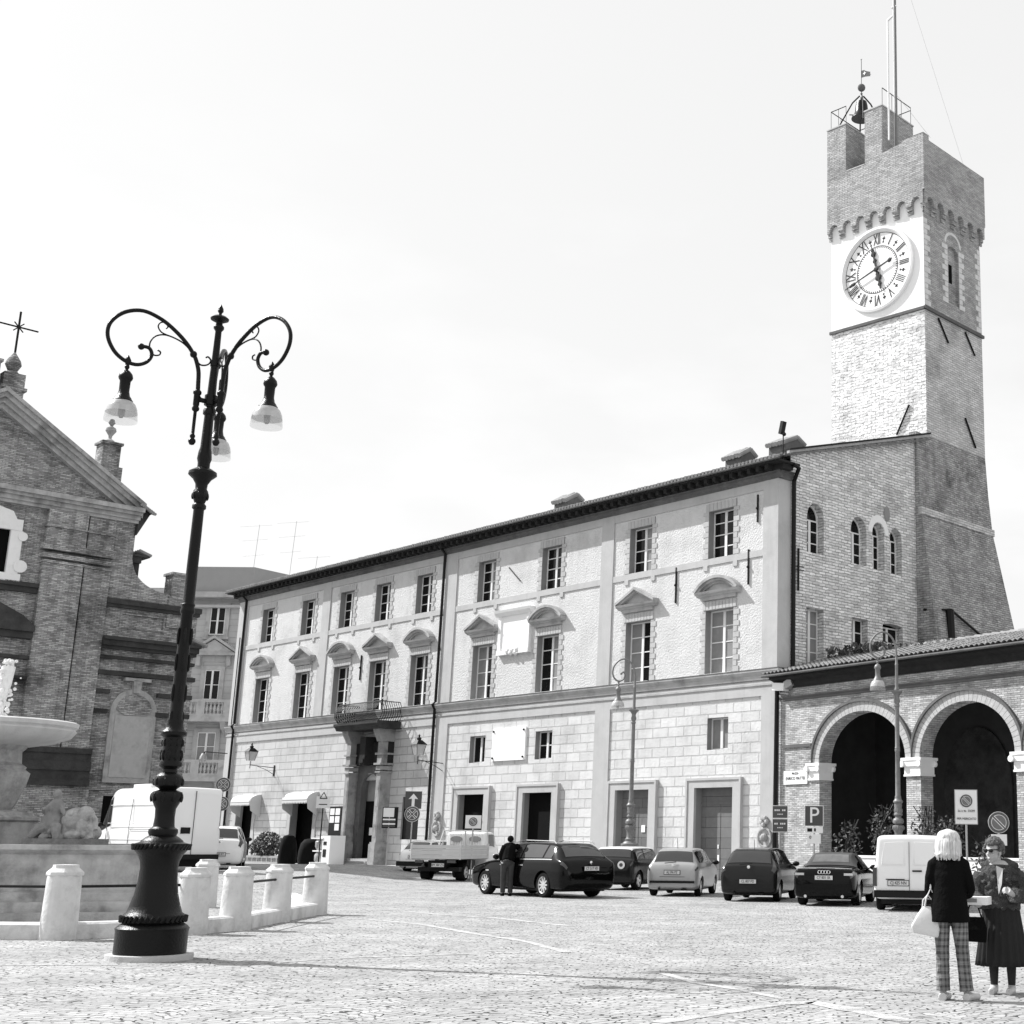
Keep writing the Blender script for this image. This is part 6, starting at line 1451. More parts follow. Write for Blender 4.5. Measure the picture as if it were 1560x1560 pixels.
for s in (-1, 1):
    t = MB(); pts = [(.12*s, 1.16), (.7*s, 1.16), (.68*s, 1.42), (.62*s, 1.70), (.14*s, 1.72)]
    for i in range(5): 
        (y0_, z0_), (y1_, z1_) = pts[i], pts[(i+1) % 5]; f = lambda z: .0+.045*max(0, (z-1.15)/.6)
        t.tube([(f(z0_)-.012, y0_, z0_), (f(z1_)-.012, y1_, z1_)], .010, 6)
    t.build('pressed_door_panel', M_wpaint, b)
    t = MB(); t.box(-.02, .14, s*.93-.1, s*.93+.0*s+.004*s if s > 0 else s*.93+.1, .62, 1.08); t.build('tail_light', M_red, b)
t = MB(); t.box(-.05, .25, -.9, .9, .34, .52); t.box(-.08, .1, -.85, .85, .36, .48); t.build('rear_bumper', M_plastic, b)
plate(b, -.02, .70, .52, .12, 'CJ 425 NN', y=.28); t = MB(); t.box(-.035, .0, -.32, -.08, .98, 1.02); t.box(-.02, .0, .12, .6, .78, .80); t.build('handle', M_plastic, b)
strips(L, b, 6.9, 7.9, 7.3, 10, M_carglass, 'windscreen', 0); strips(L, b, 5.6, 7.6, 6.3, 6.9, M_carglass, 'side_window', 0); mirror(b, 3.7, .95, 1.2, M_plastic)
# --- big white van on the left
vp = gpt(291, 1331, 0); vpos = dpt(291, 1290, 46.5); vpos.z = gz(vpos.x, vpos.y)
b, L = van('tall white high-roof delivery van parked before the church', vpos, hd(291, -27), 1.0, H=2.72, W=1.0, Ln=5.5, big=True)
t = MB(); t.box(-.025, .01, -.006, .006, .55, 2.6); t.build('door_seam', bpy.data.materials['panel_gap'], b)
t = MB(); t.box(-.03, .01, .10, .42, 1.22, 1.42); t.build('handle', M_plastic, b); t = MB(); t.box(-.08, .2, -.95, .95, .4, .56); t.build('rear_bumper', M_plastic, b)
for s in (-1, 1): strips(L, b, .9, 2.6, 5.0, 6.2, M_red, 'tail_light', s, .01)
strips(L, b, 7.15, 7.95, 7.3, 10, M_carglass, 'windscreen', 0); strips(L, b, 6.5, 8.1, 6.2, 6.85, M_carglass, 'side_window', 0); mirror(b, 4.15, 1.05, 1.5, M_plastic)
t = MB()
for z in (1.55, 2.15, 1.02): t.tube([(.4, 1.008-(.05 if z > 1.6 else 0), z), (3.9, 1.008-(.05 if z > 1.6 else 0), z)], .012, 6)
t.build('side_rib', M_wpaint, b)
t = MB()
for x in (2.35, 3.95): t.tube([(x, 1.012, .6), (x, 1.012, 1.45), (x-.02, .965, 2.35)], .010, 5)
t.tube([(.5, 1.015, 1.35), (2.3, 1.015, 1.35)], .012, 5); t.box(.5, 4.4, 1.0, 1.02, .62, .72); t.build('side_door_seams', bpy.data.materials['panel_gap'], b); t = MB(); t.box(2.2, 3.4, -.5, .5, 2.7, 2.86); t.build('roof_hatch', M_wpaint, b)
# --- small white car beside it
p = dpt(334, 1290, 50); p.z = gz(p.x, p.y)-.0
b, L = hatch('small white car seen from behind at the right edge of the tall white van', p, hd(341, 4), .95, M_wpaint, 'BK 210 RT', 1, H=1.6, W=.84, Ln=3.9)
# --- white old hatchback beyond the truck
p = spot(628, 1338); b, L = hatch('white hatchback with black bumper partly hidden behind the flatbed truck', p+Vector((-.4, 1.5, 0)), hd(628, 34), .95, M_wpaint, 'AN 552 DE', 0, H=1.4, W=.8, Ln=3.7, bump=M_plastic)
t = MB(); t.box(-.07, .35, -.8, .8, .3, .5); t.build('black_bumper', M_plastic, b)
# --- dark small car with white roof
st = [(0, .62, .36, .64, .68, .5), (.03, .74, .27, .82, .86, .64), (.10, .80, .22, .92, .98, .68), (.2, .82, .2, .95, 1.06, .66), (.36, .83, .2, .96, 1.33, .62), (.55, .84, .2, .96, 1.39, .62), (1.5, .84, .2, .95, 1.41, .63), (2.2, .84, .2, .93, 1.38, .62), (2.35, .84, .2, .92, 1.32, .62), (2.75, .84, .2, .90, .97, .68), (3.2, .83, .2, .85, .9, .64), (3.48, .8, .22, .76, .8, .6), (3.6, .72, .28, .64, .67, .5), (3.65, .6, .36, .56, .58, .4)]
b, L = car('small dark hatchback with white roof and round door sticker behind the black estate', spot(925, 1357)+Vector((0, .5, 0)), hd(925, 24), .95, st, M_grey, .31, .2, (.62, 3.05))
strips(L, b, 3.1, 3.95, 7.15, 10, M_carglass, 'rear_window', 0); strips(L, b, 4.3, 5.6, 6.2, 6.92, M_carglass, 'side_window', 0); strips(L, b, 5.7, 8.2, 6.2, 6.92, M_carglass, 'side_window', 0); strips(L, b, 8.05, 8.9, 7.2, 10, M_carglass, 'windscreen', 0)
L.patch(4.0, 8.0, 7.0, 10, .008, 0, nu=20, nv=8).build('white_roof', M_wpaint, b, smooth='all')
for s in (-1, 1): strips(L, b, 1.0, 2.2, 5.2, 6.0, M_red, 'tail_light', s, .01)
plate(b, -.02, .60, txt='CB 744 XL', y=.1)
t = MB(); t.lathe([(0, 0), (.13, 0), (.13, .01), (0, .01)], (-.035, -.42, .82), 24, M=Matrix.Rotation(-PI/2, 3, 'Y')); t.build('door_sticker', M_signw, b)
t = MB(); t.lathe([(0, 0), (.06, 0), (.06, .01), (0, .01)], (-.05, -.42, .82), 24, M=Matrix.Rotation(-PI/2, 3, 'Y')); t.build('sticker_centre', M_signbr, b)
mirror(b, 2.35, .82, 1.0, M_wpaint)
# --- black estate car
st = [(0, .66, .40, .66, .70, .54), (.03, .80, .30, .80, .84, .66), (.12, .87, .24, .92, .98, .72), (.22, .90, .21, .96, 1.06, .70), (.62, .92, .2, .99, 1.38, .60), (.85, .92, .2, .99, 1.44, .61), (1.9, .925, .2, .98, 1.475, .63), (2.6, .925, .2, .97, 1.45, .62), (2.95, .925, .2, .96, 1.36, .62), (3.55, .92, .2, .94, 1.0, .72), (4.1, .90, .2, .86, .92, .68), (4.55, .86, .22, .76, .80, .62), (4.75, .76, .28, .64, .67, .52), (4.83, .6, .36, .56, .58, .4)]
pr = spot(825.6, 1367.6); hb = hd(825, -34)
dirb = Vector((cos(hb), sin(hb), 0)); lft = Vector((-dirb.y, dirb.x, 0)); org = pr-dirb*.98-lft*.88
b, L = car('black estate car with bright alloy wheels, man leaning at its side', org, hb, 1.0, st, M_black, .335, .24, (.98, 3.87), spokes=10)
strips(L, b, 3.15, 3.95, 7.2, 10, M_carglass, 'rear_window', 0); strips(L, b, 4.25, 5.25, 6.2, 6.92, M_carglass, 'side_window', 0); strips(L, b, 5.32, 6.25, 6.2, 6.92, M_carglass, 'side_window', 0); strips(L, b, 6.33, 8.3, 6.2, 6.9, M_carglass, 'side_window', 0); strips(L, b, 7.6, 8.95, 7.2, 10, M_carglass, 'windscreen', 0)
for s in (-1, 1):
    strips(L, b, 1.0, 2.8, 5.1, 6.1, M_red, 'tail_light', s, .01); strips(L, b, 11.0, 12.3, 5.0, 6.1, M_redl, 'headlight', s, .01)
    t = MB(); t.tube([(.75, s*.64, 1.42), (.85, s*.63, 1.49), (2.2, s*.64, 1.51), (2.9, s*.63, 1.42)], .016, 6); t.build('roof_rail', M_chrome, b)
    t = MB()
    for x in (2.0, 2.95): t.box(x-.1, x+.1, s*.925-.012, s*.925+.012, .83, .855)
    t.build('door_handle', M_chrome, b)
strips(L, b, 4.0, 8.6, 6.02, 6.12, M_chrome, 'window_trim', 0, .009, nu=24, nv=1)
t = MB(); t.box(3.66-.05, 3.76, .93, .94, .66, .69); t.build('side_repeater', M_redl, b)
plate(b, -.03, .78, txt='CT 517 VD'); t = MB(); t.lathe([(.05, 0), (.04, .015), (0, .02)], (.0, 0, .93), 14, M=Matrix.Rotation(-PI/2, 3, 'Y')); t.build('badge', M_chrome, b); mirror(b, 3.15, .9, 1.05, M_black)
# --- flatbed truck
p = spot(661, 1343); hb = hd(661, 22)
b = thing('flatbed_truck', 'small white flatbed truck with slatted side boards and ribbed cab rear wall', 'truck', p, hb)
t = MB(); t.box(.0, 3.0, -.95, .95, .78, .84); t.box(.2, 4.6, -.35, .35, .45, .75); t.box(.35, .8, -.8, .8, .35, .5); t.box(1.3, 2.2, -.75, -.4, .4, .75); t.build('chassis', M_plastic, b)
def board(p0, p1, nm, m):
    p0, p1 = Vector(p0), Vector(p1); d = (p1-p0); n2 = Vector((d.y, -d.x, 0)).normalized(); t = MB()
    for z0, z1, o_ in ((.80, .94, .0), (.955, 1.09, .012), (1.10, 1.17, -.005), (1.18, 1.30, .012)):
        a_, c_ = p0+n2*o_, p1+n2*o_
        t.rings([[a_-n2*.025+Vector((0, 0, z0)), a_+n2*.025+Vector((0, 0, z0)), a_+n2*.025+Vector((0, 0, z1)), a_-n2*.025+Vector((0, 0, z1))], [c_-n2*.025+Vector((0, 0, z0)), c_+n2*.025+Vector((0, 0, z0)), c_+n2*.025+Vector((0, 0, z1)), c_-n2*.025+Vector((0, 0, z1))]])
    return t.build(nm, m, b)
board((0, .95, 0), (0, -.95, 0), 'tailboard', M_alu); board((0, -.95, 0), (3.0, -.95, 0), 'side_board', M_alu); board((3.0, .95, 0), (0, .95, 0), 'side_board', M_alu)
for s in (-1, 1):
    for x in (0, 3.0): t = MB(); t.tube([(x, s*.95, .78), (x, s*.95, 1.36)], .04, 6); t.build('corner_post', M_alu, b)
t = MB(); t.tube([(2.98, .9, 1.3), (2.98, .9, 1.85), (2.98, -.9, 1.85), (2.98, -.9, 1.3)], .025, 6); t.tube([(2.98, 0, 1.3), (2.98, 0, 1.85)], .025, 6); t.tube([(2.98, .9, 1.8), (2.6, .93, 1.2)], .03, 6); t.build('headboard_rack', M_alu, b)
st = [(3.08, .82, .55, 1.1, 1.72, .74), (3.12, .87, .45, 1.12, 1.78, .77), (3.3, .88, .42, 1.12, 1.82, .78), (3.9, .88, .4, 1.1, 1.82, .78), (4.15, .88, .4, 1.05, 1.74, .77), (4.6, .87, .4, 1.0, 1.15, .76), (4.9, .84, .42, .85, .95, .7), (5.0, .75, .45, .75, .8, .6)]
L = Loft(st); L.body().build('cab', M_wpaint, b, smooth='all'); strips(L, b, 2.2, 3.9, 6.3, 6.85, M_carglass, 'side_window', 0); strips(L, b, 4.15, 4.9, 7.2, 10, M_carglass, 'windscreen', 0)
t = MB()
for k in range(13): t.box(3.04, 3.1, -.66+.105*k, -.62+.105*k, 1.2, 1.72)
t.build('cab_ribs', M_wpaint, b)
for s in (-1, 1): t = MB(); t.prism([(s*.38+.24*cos(a_), 1.53+.11*sin(a_)) for a_ in [2*PI*i/16 for i in range(16)]], 3.02, 3.07, 'x'); t.build('cab_rear_window', M_curtain if False else mat('greenish_glass', .3, .2, var=.1), b)
for x in (1.0, 4.3):
    for s in (-1, 1): wheel(b, x, s*.85, .32, .24 if x > 2 else .34, s)
plate(b, .02, .58, .48, .13, 'BM 380 ZG', y=-.1)
for s in (-1, 1): t = MB(); t.box(-.02, .06, s*.62-.16, s*.62+.16, .66, .76); t.build('tail_light', M_red, b)

# ================================================================== PEOPLE
def hand_parts(wrist, d, n, curl=.6, side=1, s=1.0, spread=.0):
    """palm and five fingers; d: pointing direction, n: palm normal; returns tubes for a remesh"""
    d = Vector(d).normalized(); n = Vector(n); n = (n-d*(n @ d)).normalized(); w = d.cross(n)*side; W_ = Vector(wrist); out = []
    out.append(('t', [W_-d*.02*s, W_+d*.03*s, W_+d*.075*s], [.022*s, .03*s, .031*s]))
    out.append(('t', [W_+d*.03*s+w*.018*s, W_+d*.08*s+w*.026*s], [.017*s, .014*s])); out.append(('t', [W_+d*.03*s-w*.018*s, W_+d*.08*s-w*.026*s], [.017*s, .014*s]))
    for k, L in enumerate((.07, .08, .075, .058)):
        b = W_+d*.08*s+w*(.03-.02*k)*s; a = curl; p1 = b+(d*cos(a*.5)+n*sin(a*.5))*L*.42*s; p2 = p1+(d*cos(a*1.3)+n*sin(a*1.3))*L*.33*s; p3 = p2+(d*cos(a*2)+n*sin(a*2))*L*.3*s
        out.append(('t', [b-d*.02*s, p1, p2, p3], [.0095*s, .009*s, .008*s, .0065*s]))
    b = W_+d*.025*s+w*.028*s; p1 = b+(w*.7+d*.6+n*.3).normalized()*.035*s; p2 = p1+(w*.25+d*.9+n*.5).normalized()*.03*s; out.append(('t', [b-w*.01*s, p1, p2], [.013*s, .011*s, .008*s]))
    return out
def head_parts(c, R3, s=1.0, face=True):
    """head about .23 m tall centred at c; +(-y) is the face direction in local head space"""
    def p(x, y, z): return Vector(c)+R3 @ Vector((x*s, y*s, z*s))
    o = [('b', p(0, .012, .03), (.077*s, .095*s, .088*s), R3), ('b', p(0, -.015, -.035), (.062*s, .074*s, .075*s), R3), ('b', p(0, -.045, -.088), (.03*s, .03*s, .024*s), R3)]
    o += [('t', [p(0, .03, -.06), p(0, .04, -.17)], [.054*s, .056*s])]
    if face:
        o += [('t', [p(0, -.086, .018), p(0, -.104, -.022), p(0, -.09, -.034)], [.009*s, .014*s, .010*s]), ('b', p(.012, -.09, -.031), (.008, .008, .007)), ('b', p(-.012, -.09, -.031), (.008, .008, .007)),
              ('b', p(0, -.083, -.062), (.022*s, .010*s, .007*s), R3), ('b', p(0, -.080, -.073), (.018*s, .010*s, .007*s), R3), ('b', p(.035, -.062, -.025), (.02*s, .015*s, .018*s), R3), ('b', p(-.035, -.062, -.025), (.02*s, .015*s, .018*s), R3),
              ('t', [p(-.045, -.078, .034), p(0, -.088, .03), p(.045, -.078, .034)], [.009*s, .008*s, .009*s])]
    for sg in (-1, 1): o.append(('b', p(sg*.078, .01, -.01), (.010*s, .022*s, .032*s), R3))
    return o
def ring(c, rx, ry, n=32, f=None, rot=0):
    c = Vector(c); L = []
    for k in range(n):
        a = 2*PI*k/n; q = (1+f(a)) if f else 1; x, y = rx*cos(a)*q, ry*sin(a)*q; L.append((c.x+x*cos(rot)-y*sin(rot), c.y+x*sin(rot)+y*cos(rot), c.z))
    return L
# ---- woman seen from behind
w1 = gpt(1449, 1524); A1 = thing('person', 'blonde woman seen from behind in black jacket and checked trousers with pale handbag', 'person', (w1.x, w1.y, 0), rad(-8))
R3 = Matrix.Rotation(PI*1.0-.15, 3, 'Z'); I3 = Matrix.Identity(3)
body = head_parts((0, -.0, 1.53), R3, .98, True)
hipz = .86
body += [('b', (0, 0, .92), (.155, .11, .14)), ('b', (0, 0, 1.15), (.13, .09, .2)), ('b', (0, .0, 1.27), (.14, .085, .09))]
legs = [((-.085, 0, .88), (-.075, .02, .48), (-.075, .0, .09)), ((.085, 0, .88), (.12, .03, .48), (.155, -.02, .09))]
for h_, k_, a_ in legs: body.append(('t', [h_, k_, a_], [.085, .055, .038]))
body += [('t', [(-.075, 0, .09), (-.085, .02, .05), (-.03, .1, .03)], [.036, .035, .025]), ('t', [(.155, 0, .09), (.16, .02, .05), (.25, .1, .03)], [.036, .035, .025])]
body += [('t', [(-.15, 0, 1.29), (-.195, .02, 1.06), (-.13, .22, .98)], [.045, .036, .028]), ('t', [(.15, 0, 1.29), (.21, .03, 1.06), (.17, .25, 1.0)], [.045, .036, .028])]
body += hand_parts((-.13, .24, .98), (.5, .8, .1), (0, 0, -1), .8, 1) + hand_parts((.17, .26, 1.0), (-.2, 1, 0), (0, 0, -1), .7, -1)
blob(body, 'body', M_skin, A1, .0065, 2)
# trousers (checked)
def checks():
    m = bpy.data.materials.new('checked_trousers'); m.use_nodes = True; n, l = m.node_tree.nodes, m.node_tree.links; p = n['Principled BSDF']; p.inputs['Roughness'].default_value = .9
    t = n.new('ShaderNodeTexCoord'); s = n.new('ShaderNodeSeparateXYZ'); l.new(t.outputs['Object'], s.inputs[0])
    def ma(op, a, b=None):
        q = n.new('ShaderNodeMath'); q.operation = op
        for i, v in enumerate((a, b)):
            if v is None: continue
            if isinstance(v, (int, float)): q.inputs[i].default_value = v
            else: l.new(v, q.inputs[i])
        return q.outputs[0]
    hz = ma('LESS_THAN', ma('FRACT', ma('MULTIPLY', s.outputs[2], 16)), .42); vt = ma('LESS_THAN', ma('FRACT', ma('MULTIPLY', ma('ADD', s.outputs[0], ma('MULTIPLY', s.outputs[1], .6)), 21)), .45)
    h2 = ma('LESS_THAN', ma('FRACT', ma('MULTIPLY', s.outputs[2], 64)), .35)
    nz_ = n.new('ShaderNodeTexNoise'); nz_.inputs['Scale'].default_value = 9; nz_.inputs['Detail'].default_value = 4; l.new(t.outputs['Object'], nz_.inputs[0])
    v = ma('MULTIPLY', ma('ADD', ma('ADD', .17, ma('MULTIPLY', hz, -.07)), ma('ADD', ma('MULTIPLY', vt, -.07), ma('MULTIPLY', h2, .05))), ma('ADD', .35, ma('MULTIPLY', nz_.outputs[0], 1.3)))
    c = n.new('ShaderNodeCombineColor'); 
    for i in range(3): l.new(v, c.inputs[i])
    l.new(c.outputs[0], p.inputs['Base Color'])
    bn = n.new('ShaderNodeBump'); bn.inputs['Distance'].default_value = .06; bn.inputs['Strength'].default_value = .8; l.new(nz_.outputs[0], bn.inputs['Height']); l.new(bn.outputs[0], p.inputs['Normal']); return m
tr = [('b', (0, 0, .90), (.175, .13, .13))]
for (h_, k_, a_), sg in zip(legs, (-1, 1)):
    pts = [Vector(h_).lerp(Vector(k_), q/5) for q in range(5)]+[Vector(k_).lerp(Vector(a_), q/7) for q in range(8)]
    rs = [.098, .093, .086, .08, .074, .068, .070, .066, .068, .066, .070, .068, .074]
    tr.append(('t', pts, rs))
o = blob(tr, 'trousers', checks(), A1, .009, 2)
jk = [('r', [ring((0, .0, z), rx, ry, 28) for z, rx, ry in ((.745, .20, .15), (.75, .205, .155), (.86, .195, .15), (1.0, .172, .13), (1.1, .16, .12), (1.2, .165, .12), (1.3, .16, .1), (1.36, .08, .07))]), ('b', (0, 0, 1.27), (.155, .115, .14)), ('b', (0, .0, 1.12), (.145, .115, .2)), ('b', (0, 0, .98), (.165, .125, .18)), ('b', (0, .0, .86), (.182, .138, .13)), ('t', [(-.14, 0, 1.31), (-.07, 0, 1.365), (0, .0, 1.39), (.07, 0, 1.365), (.14, 0, 1.31)], [.06, .062, .065, .062, .06]),
      ('b', (-.155, 0, 1.30), (.062, .06, .06)), ('b', (.155, 0, 1.30), (.062, .06, .06)), ('t', [(-.158, 0, 1.29), (-.185, 0, 1.18), (-.20, .02, 1.05), (-.17, .12, 1.0), (-.14, .2, .98)], [.058, .056, .052, .05, .045]), ('t', [(.158, 0, 1.29), (.19, 0, 1.18), (.215, .03, 1.06), (.2, .13, 1.02), (.17, .22, 1.0)], [.058, .056, .052, .05, .045])]
blob(jk, 'jacket', M_jacket, A1, .010, 3)
# straight bob hair
t = MB(); N_ = 44; rings = []
for j in range(13):
    f = j/12; z = 1.655-.262*f
    if f < .35: r = .118*math.sqrt(max(0, 1-(1-f/.35)**2))*.9+.012
    else: r = .113+.012*sin((f-.35)*3)
    if f > .85: r += .012*(f-.85)/.15
    rings.append([((r+.006*sin(a*9+j*.3)*(.3+f))*cos(a), .012+(r*1.05+.006*sin(a*9+j*.3)*(.3+f))*sin(a), z-.012*sin(a*7+1)*(f > .95)) for a in [2*PI*k/N_ for k in range(N_)]])
t.rings(rings); rr = random.Random(2)
for k in range(120):    # strands
    a = rr.uniform(PI*.95, PI*2.05); r0 = .105; pts = []
    for j in range(6):
        f = j/5; z = 1.625-(.250+.035*((k*37 % 11)/11))*f; r = (.075+.046*min(1, f*2.4)**.7)+.004*rr.random()+.006*(f > .9); pts.append((r*cos(a+.02*rr.uniform(-1, 1)), .012+r*1.05*sin(a), z))
    t.tube(pts, [.004, .009, .011, .012, .010, .006], 5)
t.build('hair', M_blond, A1, smooth='all')
sh = [('t', [(-.085, -.05, .035), (-.07, .05, .035), (-.02, .14, .03)], [.045, .045, .035]), ('t', [(.15, -.05, .035), (.19, .04, .035), (.27, .13, .03)], [.045, .045, .035])]
so = blob(sh, 'shoes', M_shoe, A1, .008, 2); so.data.transform(Matrix.Translation((0, 0, 0)))
t = MB(); t.tube([(-.145, .26, .96), (-.2, .1, .92), (-.24, -.02, 1.0)], .0, 4) if False else None
bg_ = thing('handbag', 'pale leather handbag hanging at the left side of the blonde woman', 'bag', toW((Vector((w1.x, w1.y, 0)), Vector((cos(rad(-8)), sin(rad(-8)), 0)), Vector((-sin(rad(-8)), cos(rad(-8)), 0))), -.23, -.02, .64), rad(-8), None, .78)
t = MB(); t.rings([[(-.17+.0, -.07, 0), (.15, -.07, -.06), (.15, .07, -.06), (-.17, .07, 0)], [(-.2, -.085, .08), (.17, -.085, .04), (.17, .085, .04), (-.2, .085, .08)], [(-.12, -.07, .22), (.15, -.07, .2), (.15, .07, .2), (-.12, .07, .22)], [(-.04, -.03, .33), (.12, -.03, .32), (.12, .03, .32), (-.04, .03, .33)]])
o = t.build('bag_body', M_bag, bg_, smooth='all'); m_ = o.modifiers.new('b', 'BEVEL'); m_.width = .025; m_.segments = 3; applymods(o); o.data.polygons.foreach_set('use_smooth', [True]*len(o.data.polygons))
t = MB(); t.tube([(-.02, -.02, .31), (.0, -.03, .42), (.06, -.02, .55), (.12, .02, .42), (.11, 0, .31)], .011, 6); t.tube([(-.05, .02, .3), (-.04, 0, .4), (.02, 0, .47), (.08, .03, .4), (.09, .02, .3)], .010, 6); t.tube([(.06, -.02, .55), (.055, 0, .7)], .012, 6); t.build('strap', M_bag, bg_, smooth=True)

# ---- woman with sunglasses, facing the camera
w2 = gpt(1527, 1514); A2 = thing('person', 'woman in sunglasses, mottled fur jacket and long pleated skirt, holding a white box', 'person', (w2.x, w2.y, 0), rad(-12))
HR = Matrix.Rotation(-.55, 3, 'Z') @ Matrix.Rotation(.05, 3, 'X')
body = head_parts((-.05, -.02, 1.43), HR, 1.0)
body += [('b', (0, 0, 1.2), (.17, .11, .15)), ('b', (0, 0, .95), (.17, .12, .2))]
for x in (-.08, .10): body += [('t', [(x, 0, .85), (x, 0, .45), (x, .01, .08)], [.09, .055, .036]), ('t', [(x, .02, .07), (x-.01, -.03, .045), (x-.02, -.13, .03)], [.036, .034, .026])]
body += [('t', [(-.18, 0, 1.22), (-.25, -.03, 1.0), (-.2, -.26, .92)], [.05, .04, .028]), ('t', [(.19, 0, 1.22), (.25, -.02, 1.0), (.16, -.2, 1.0)], [.05, .04, .028])]
body += hand_parts((-.19, -.28, .90), (-.2, -1, 0), (.2, 0, 1), .5, 1)+hand_parts((.15, -.22, 1.0), (-.6, -.6, .5), (-.5, .3, -.2), 1.1, -1)
blob(body, 'body', M_skin, A2, .006, 2)
t = MB()
for x in (-.08, .10): t.tube([(x, 0, .62), (x, 0, .45), (x, .008, .25), (x, .01, .09)], [.07, .056, .05, .038], 14)
t.build('stockings', M_stock, A2, smooth=True)
sh = []
for x in (-.08, .10): sh += [('t', [(x, .04, .035), (x-.01, -.04, .035), (x-.025, -.13, .03)], [.043, .045, .036]), ('t', [(x, .02, .05), (x, .01, .09)], [.042, .042])]
blob(sh, 'shoes', M_shoe, A2, .008, 2)
t = MB(); N_ = 120; rings = []
for j in range(12):
    f = j/11; z = 1.0-.72*f; rx, ry = .17+.10*f, .13+.10*f; amp = .008+.035*f
    rings.append(ring((.01, 0, z+ (0)), rx, ry, N_, lambda a, amp=amp, f=f: amp*sin(a*20+.4*sin(3*a))*1.6))
t.rings(rings); t.build('skirt', M_skirt, A2, smooth='all')
fj = [('b', (0, 0, 1.17), (.21, .15, .16)), ('b', (0, 0, 1.0), (.22, .155, .18)), ('b', (0, 0, .9), (.22, .16, .12)), ('t', [(-.15, 0, 1.25), (-.05, .05, 1.30), (.08, .05, 1.30), (.16, 0, 1.25)], [.08, .07, .07, .08]),
      ('t', [(-.18, 0, 1.2), (-.25, -.02, 1.05), (-.24, -.12, .96), (-.2, -.22, .93)], [.085, .085, .075, .065]), ('t', [(.18, 0, 1.2), (.26, -.02, 1.05), (.24, -.12, .98), (.18, -.19, .99)], [.085, .09, .08, .07]),
      ('t', [(.17, -.18, .99), (.15, -.215, .995)], [.085, .08]), ('t', [(-.2, -.2, .94), (-.19, -.25, .92)], [.075, .07])]
rr = random.Random(9)
for k in range(140):
    a = rr.uniform(0, 6.28); z = rr.uniform(.85, 1.25); fj.append(('b', (.205*cos(a), .15*sin(a), z), rr.uniform(.015, .03)))
blob(fj, 'fur_jacket', M_fur, A2, .009, 1)
t = MB(); t.add([(-.02, -.16, 1.29), (.05, -.165, 1.26), (.035, -.19, 1.1), (.0, -.18, 1.0), (-.01, -.17, 1.12)], [(0, 1, 2, 3, 4)]); t.add([(-.02, -.15, 1.29), (.05, -.155, 1.26), (.035, -.18, 1.1), (.0, -.17, 1.0), (-.01, -.16, 1.12)], [(4, 3, 2, 1, 0)]); t.build('scarf', M_shoe, A2)
# hair: short curls
t = MB(); hc = Vector((-.05, -.02, 1.43))
for k in range(420):
    a = rr.uniform(0, 6.28); el = rr.uniform(-.5, 1.57)
    d = Vector((cos(el)*cos(a), cos(el)*sin(a), sin(el)))
    if d.y < -.35 and d.z < .42: continue
    if d.y < .15 and d.z < -.25: continue
    p = hc+HR @ Vector((d.x*.092, .018+d.y*.108, .035+d.z*.105)); t.ball(p, (rr.uniform(.014, .026),)*3, 7, 5)
t.build('hair', M_brown, A2, smooth='all')
t = MB()
for sg in (-1, 1):
    t.ball(hc+HR @ Vector((sg*.034, -.094, .018)), (.029, .010, .021), 14, 8, HR); t.tube([hc+HR @ Vector((sg*.06, -.085, .026)), hc+HR @ Vector((sg*.083, -.02, .022)), hc+HR @ Vector((sg*.085, .02, .015))], .0055, 6)
t.tube([hc+HR @ Vector((-.01, -.1, .024)), hc+HR @ Vector((.01, -.1, .024))], .005, 6); t.build('sunglasses', M_plastic, A2, smooth=True)
t = MB(); t.ball(hc+HR @ Vector((0, -.0905, -.067)), (.020, .007, .008), 12, 6, HR); t.build('lips', mat('lips', .2, .4, var=0), A2, smooth=True)
# box held between them
bxp = toW((Vector((w2.x, w2.y, 0)), Vector((cos(rad(-12)), sin(rad(-12)), 0)), Vector((-sin(rad(-12)), cos(rad(-12)), 0))), -.26, -.30, .95)
bo = thing('box', 'flat white box with a dark label held by the woman in sunglasses', 'box', bxp, rad(-20)); t = MB(); t.box(-.21, .17, -.13, .13, -.05, .03); o = t.build('carton', M_paper, bo)
t = MB(); t.box(-.05, .07, -.133, -.128, -.025, .015); t.box(-.12, .0, -.05, .05, .03, .0335); t.build('box_label', M_curtain, bo)
dk = thing('handbag', 'black handbag hanging below the white box', 'bag', bxp+Vector((.02, .1, -.42)), rad(-12)); t = MB(); t.rings([[(-.14, -.05, 0), (.12, -.05, -.01), (.12, .05, -.01), (-.14, .05, 0)], [(-.15, -.055, .12), (.13, -.055, .12), (.13, .055, .12), (-.15, .055, .12)], [(-.1, -.03, .24), (.1, -.03, .24), (.1, .03, .24), (-.1, .03, .24)]]); t.build('bag_body', M_jacket, dk); t = MB(); t.tube([(-.08, 0, .23), (-.04, 0, .36), (.04, 0, .36), (.08, 0, .23)], .008, 6); t.build('strap', M_jacket, dk)

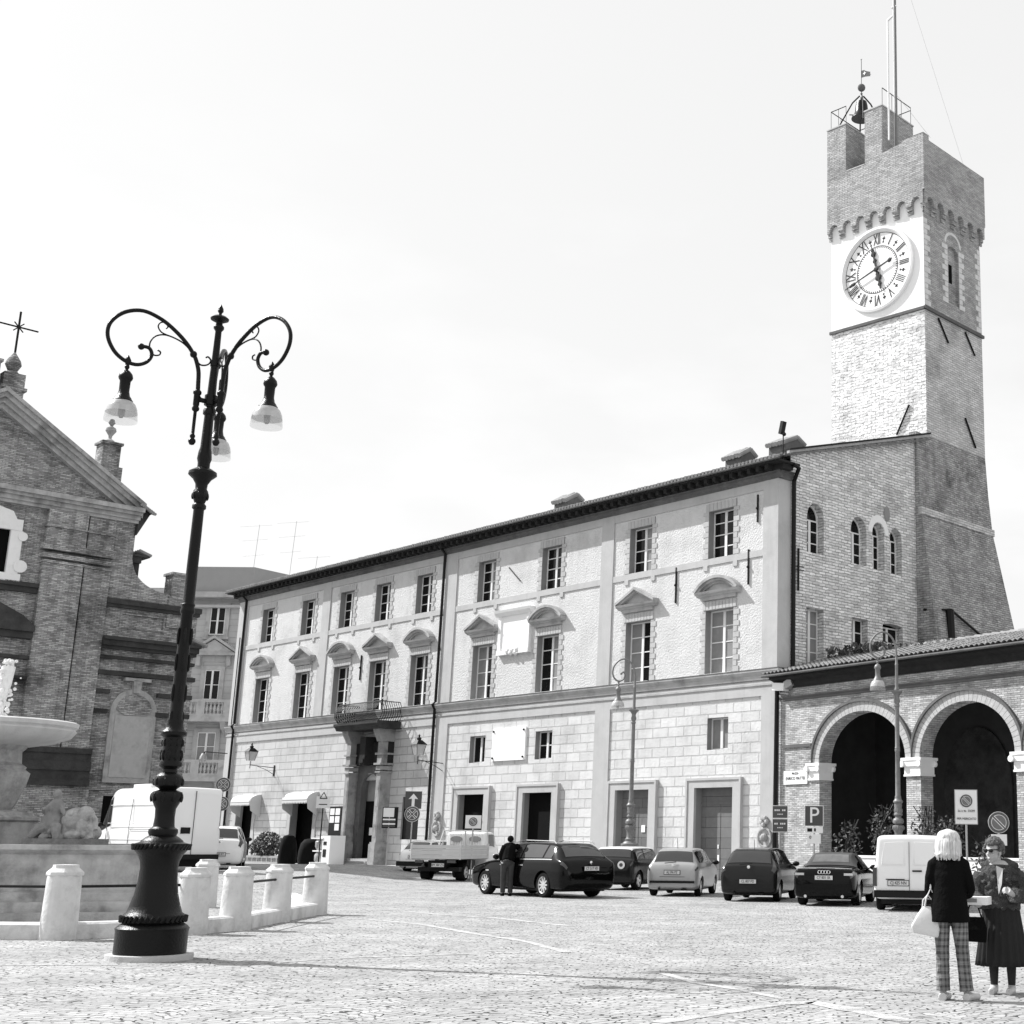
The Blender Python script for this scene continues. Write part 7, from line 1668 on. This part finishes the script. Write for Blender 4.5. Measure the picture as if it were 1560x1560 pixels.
# ---- man leaning on the black estate
m0 = gpt(771, 1365); A3 = thing('person', 'man in dark sweater and washed jeans leaning against the black estate car', 'person', (m0.x, m0.y, 0), rad(25))
R3 = Matrix.Rotation(PI-.9, 3, 'Z')
body = head_parts((.12, .22, 1.50), R3, 1.0)
body += [('b', (0, .0, .92), (.16, .12, .14)), ('t', [(0, 0, .95), (.05, .12, 1.2), (.10, .18, 1.36)], [.13, .14, .12]), ('t', [(.1, .2, 1.34), (.12, .22, 1.42)], [.055, .055])]
for x, y in ((-.1, .02), (.1, -.02)): body += [('t', [(x, 0, .9), (x, y+.02, .48), (x, y, .08)], [.09, .06, .04]), ('t', [(x, y, .07), (x, y+.06, .045), (x, y+.16, .03)], [.04, .038, .028])]
body += [('t', [(-.09, .16, 1.33), (-.17, .15, 1.1), (-.1, .3, .95)], [.055, .045, .03]), ('t', [(.27, .16, 1.33), (.45, .25, 1.25), (.62, .38, 1.22)], [.055, .045, .03])]
body += hand_parts((.63, .39, 1.22), (.8, .5, -.1), (0, 0, -1), .4, 1)+hand_parts((-.09, .32, .94), (.2, .9, -.2), (0, 0, -1), .5, -1)
blob(body, 'body', M_skin, A3, .012, 2)
jn = [('b', (0, 0, .9), (.175, .135, .13))]
for x, y in ((-.1, .02), (.1, -.02)): jn.append(('t', [(x, 0, .88), (x, y+.02, .48), (x, y, .09)], [.105, .08, .07]))
blob(jn, 'jeans', M_denim, A3, .012, 2)
blob([('t', [(0, 0, .93), (.03, .06, 1.08), (.06, .13, 1.22), (.10, .17, 1.33)], [.185, .175, .18, .15]), ('t', [(-.07, .16, 1.35), (-.17, .15, 1.12), (-.12, .28, .97)], [.085, .07, .055]), ('t', [(.25, .16, 1.35), (.45, .25, 1.27), (.6, .37, 1.23)], [.085, .07, .055]), ('b', (.08, .17, 1.36), (.19, .12, .09))], 'sweater', M_jacket, A3, .014, 3)
t = MB(); t.ball(Vector((.12, .22, 1.53)), (.09, .1, .095), 14, 10); o = t.build('hair', M_jacket, A3, smooth=True); o.location = R3 @ Vector((0, .03, .01))
blob([('t', [(x, y-.04, .04), (x, y+.15, .035)], [.05, .04]) for x, y in ((-.1, .02), (.1, -.02))], 'shoes', M_jacket, A3, .012, 2)
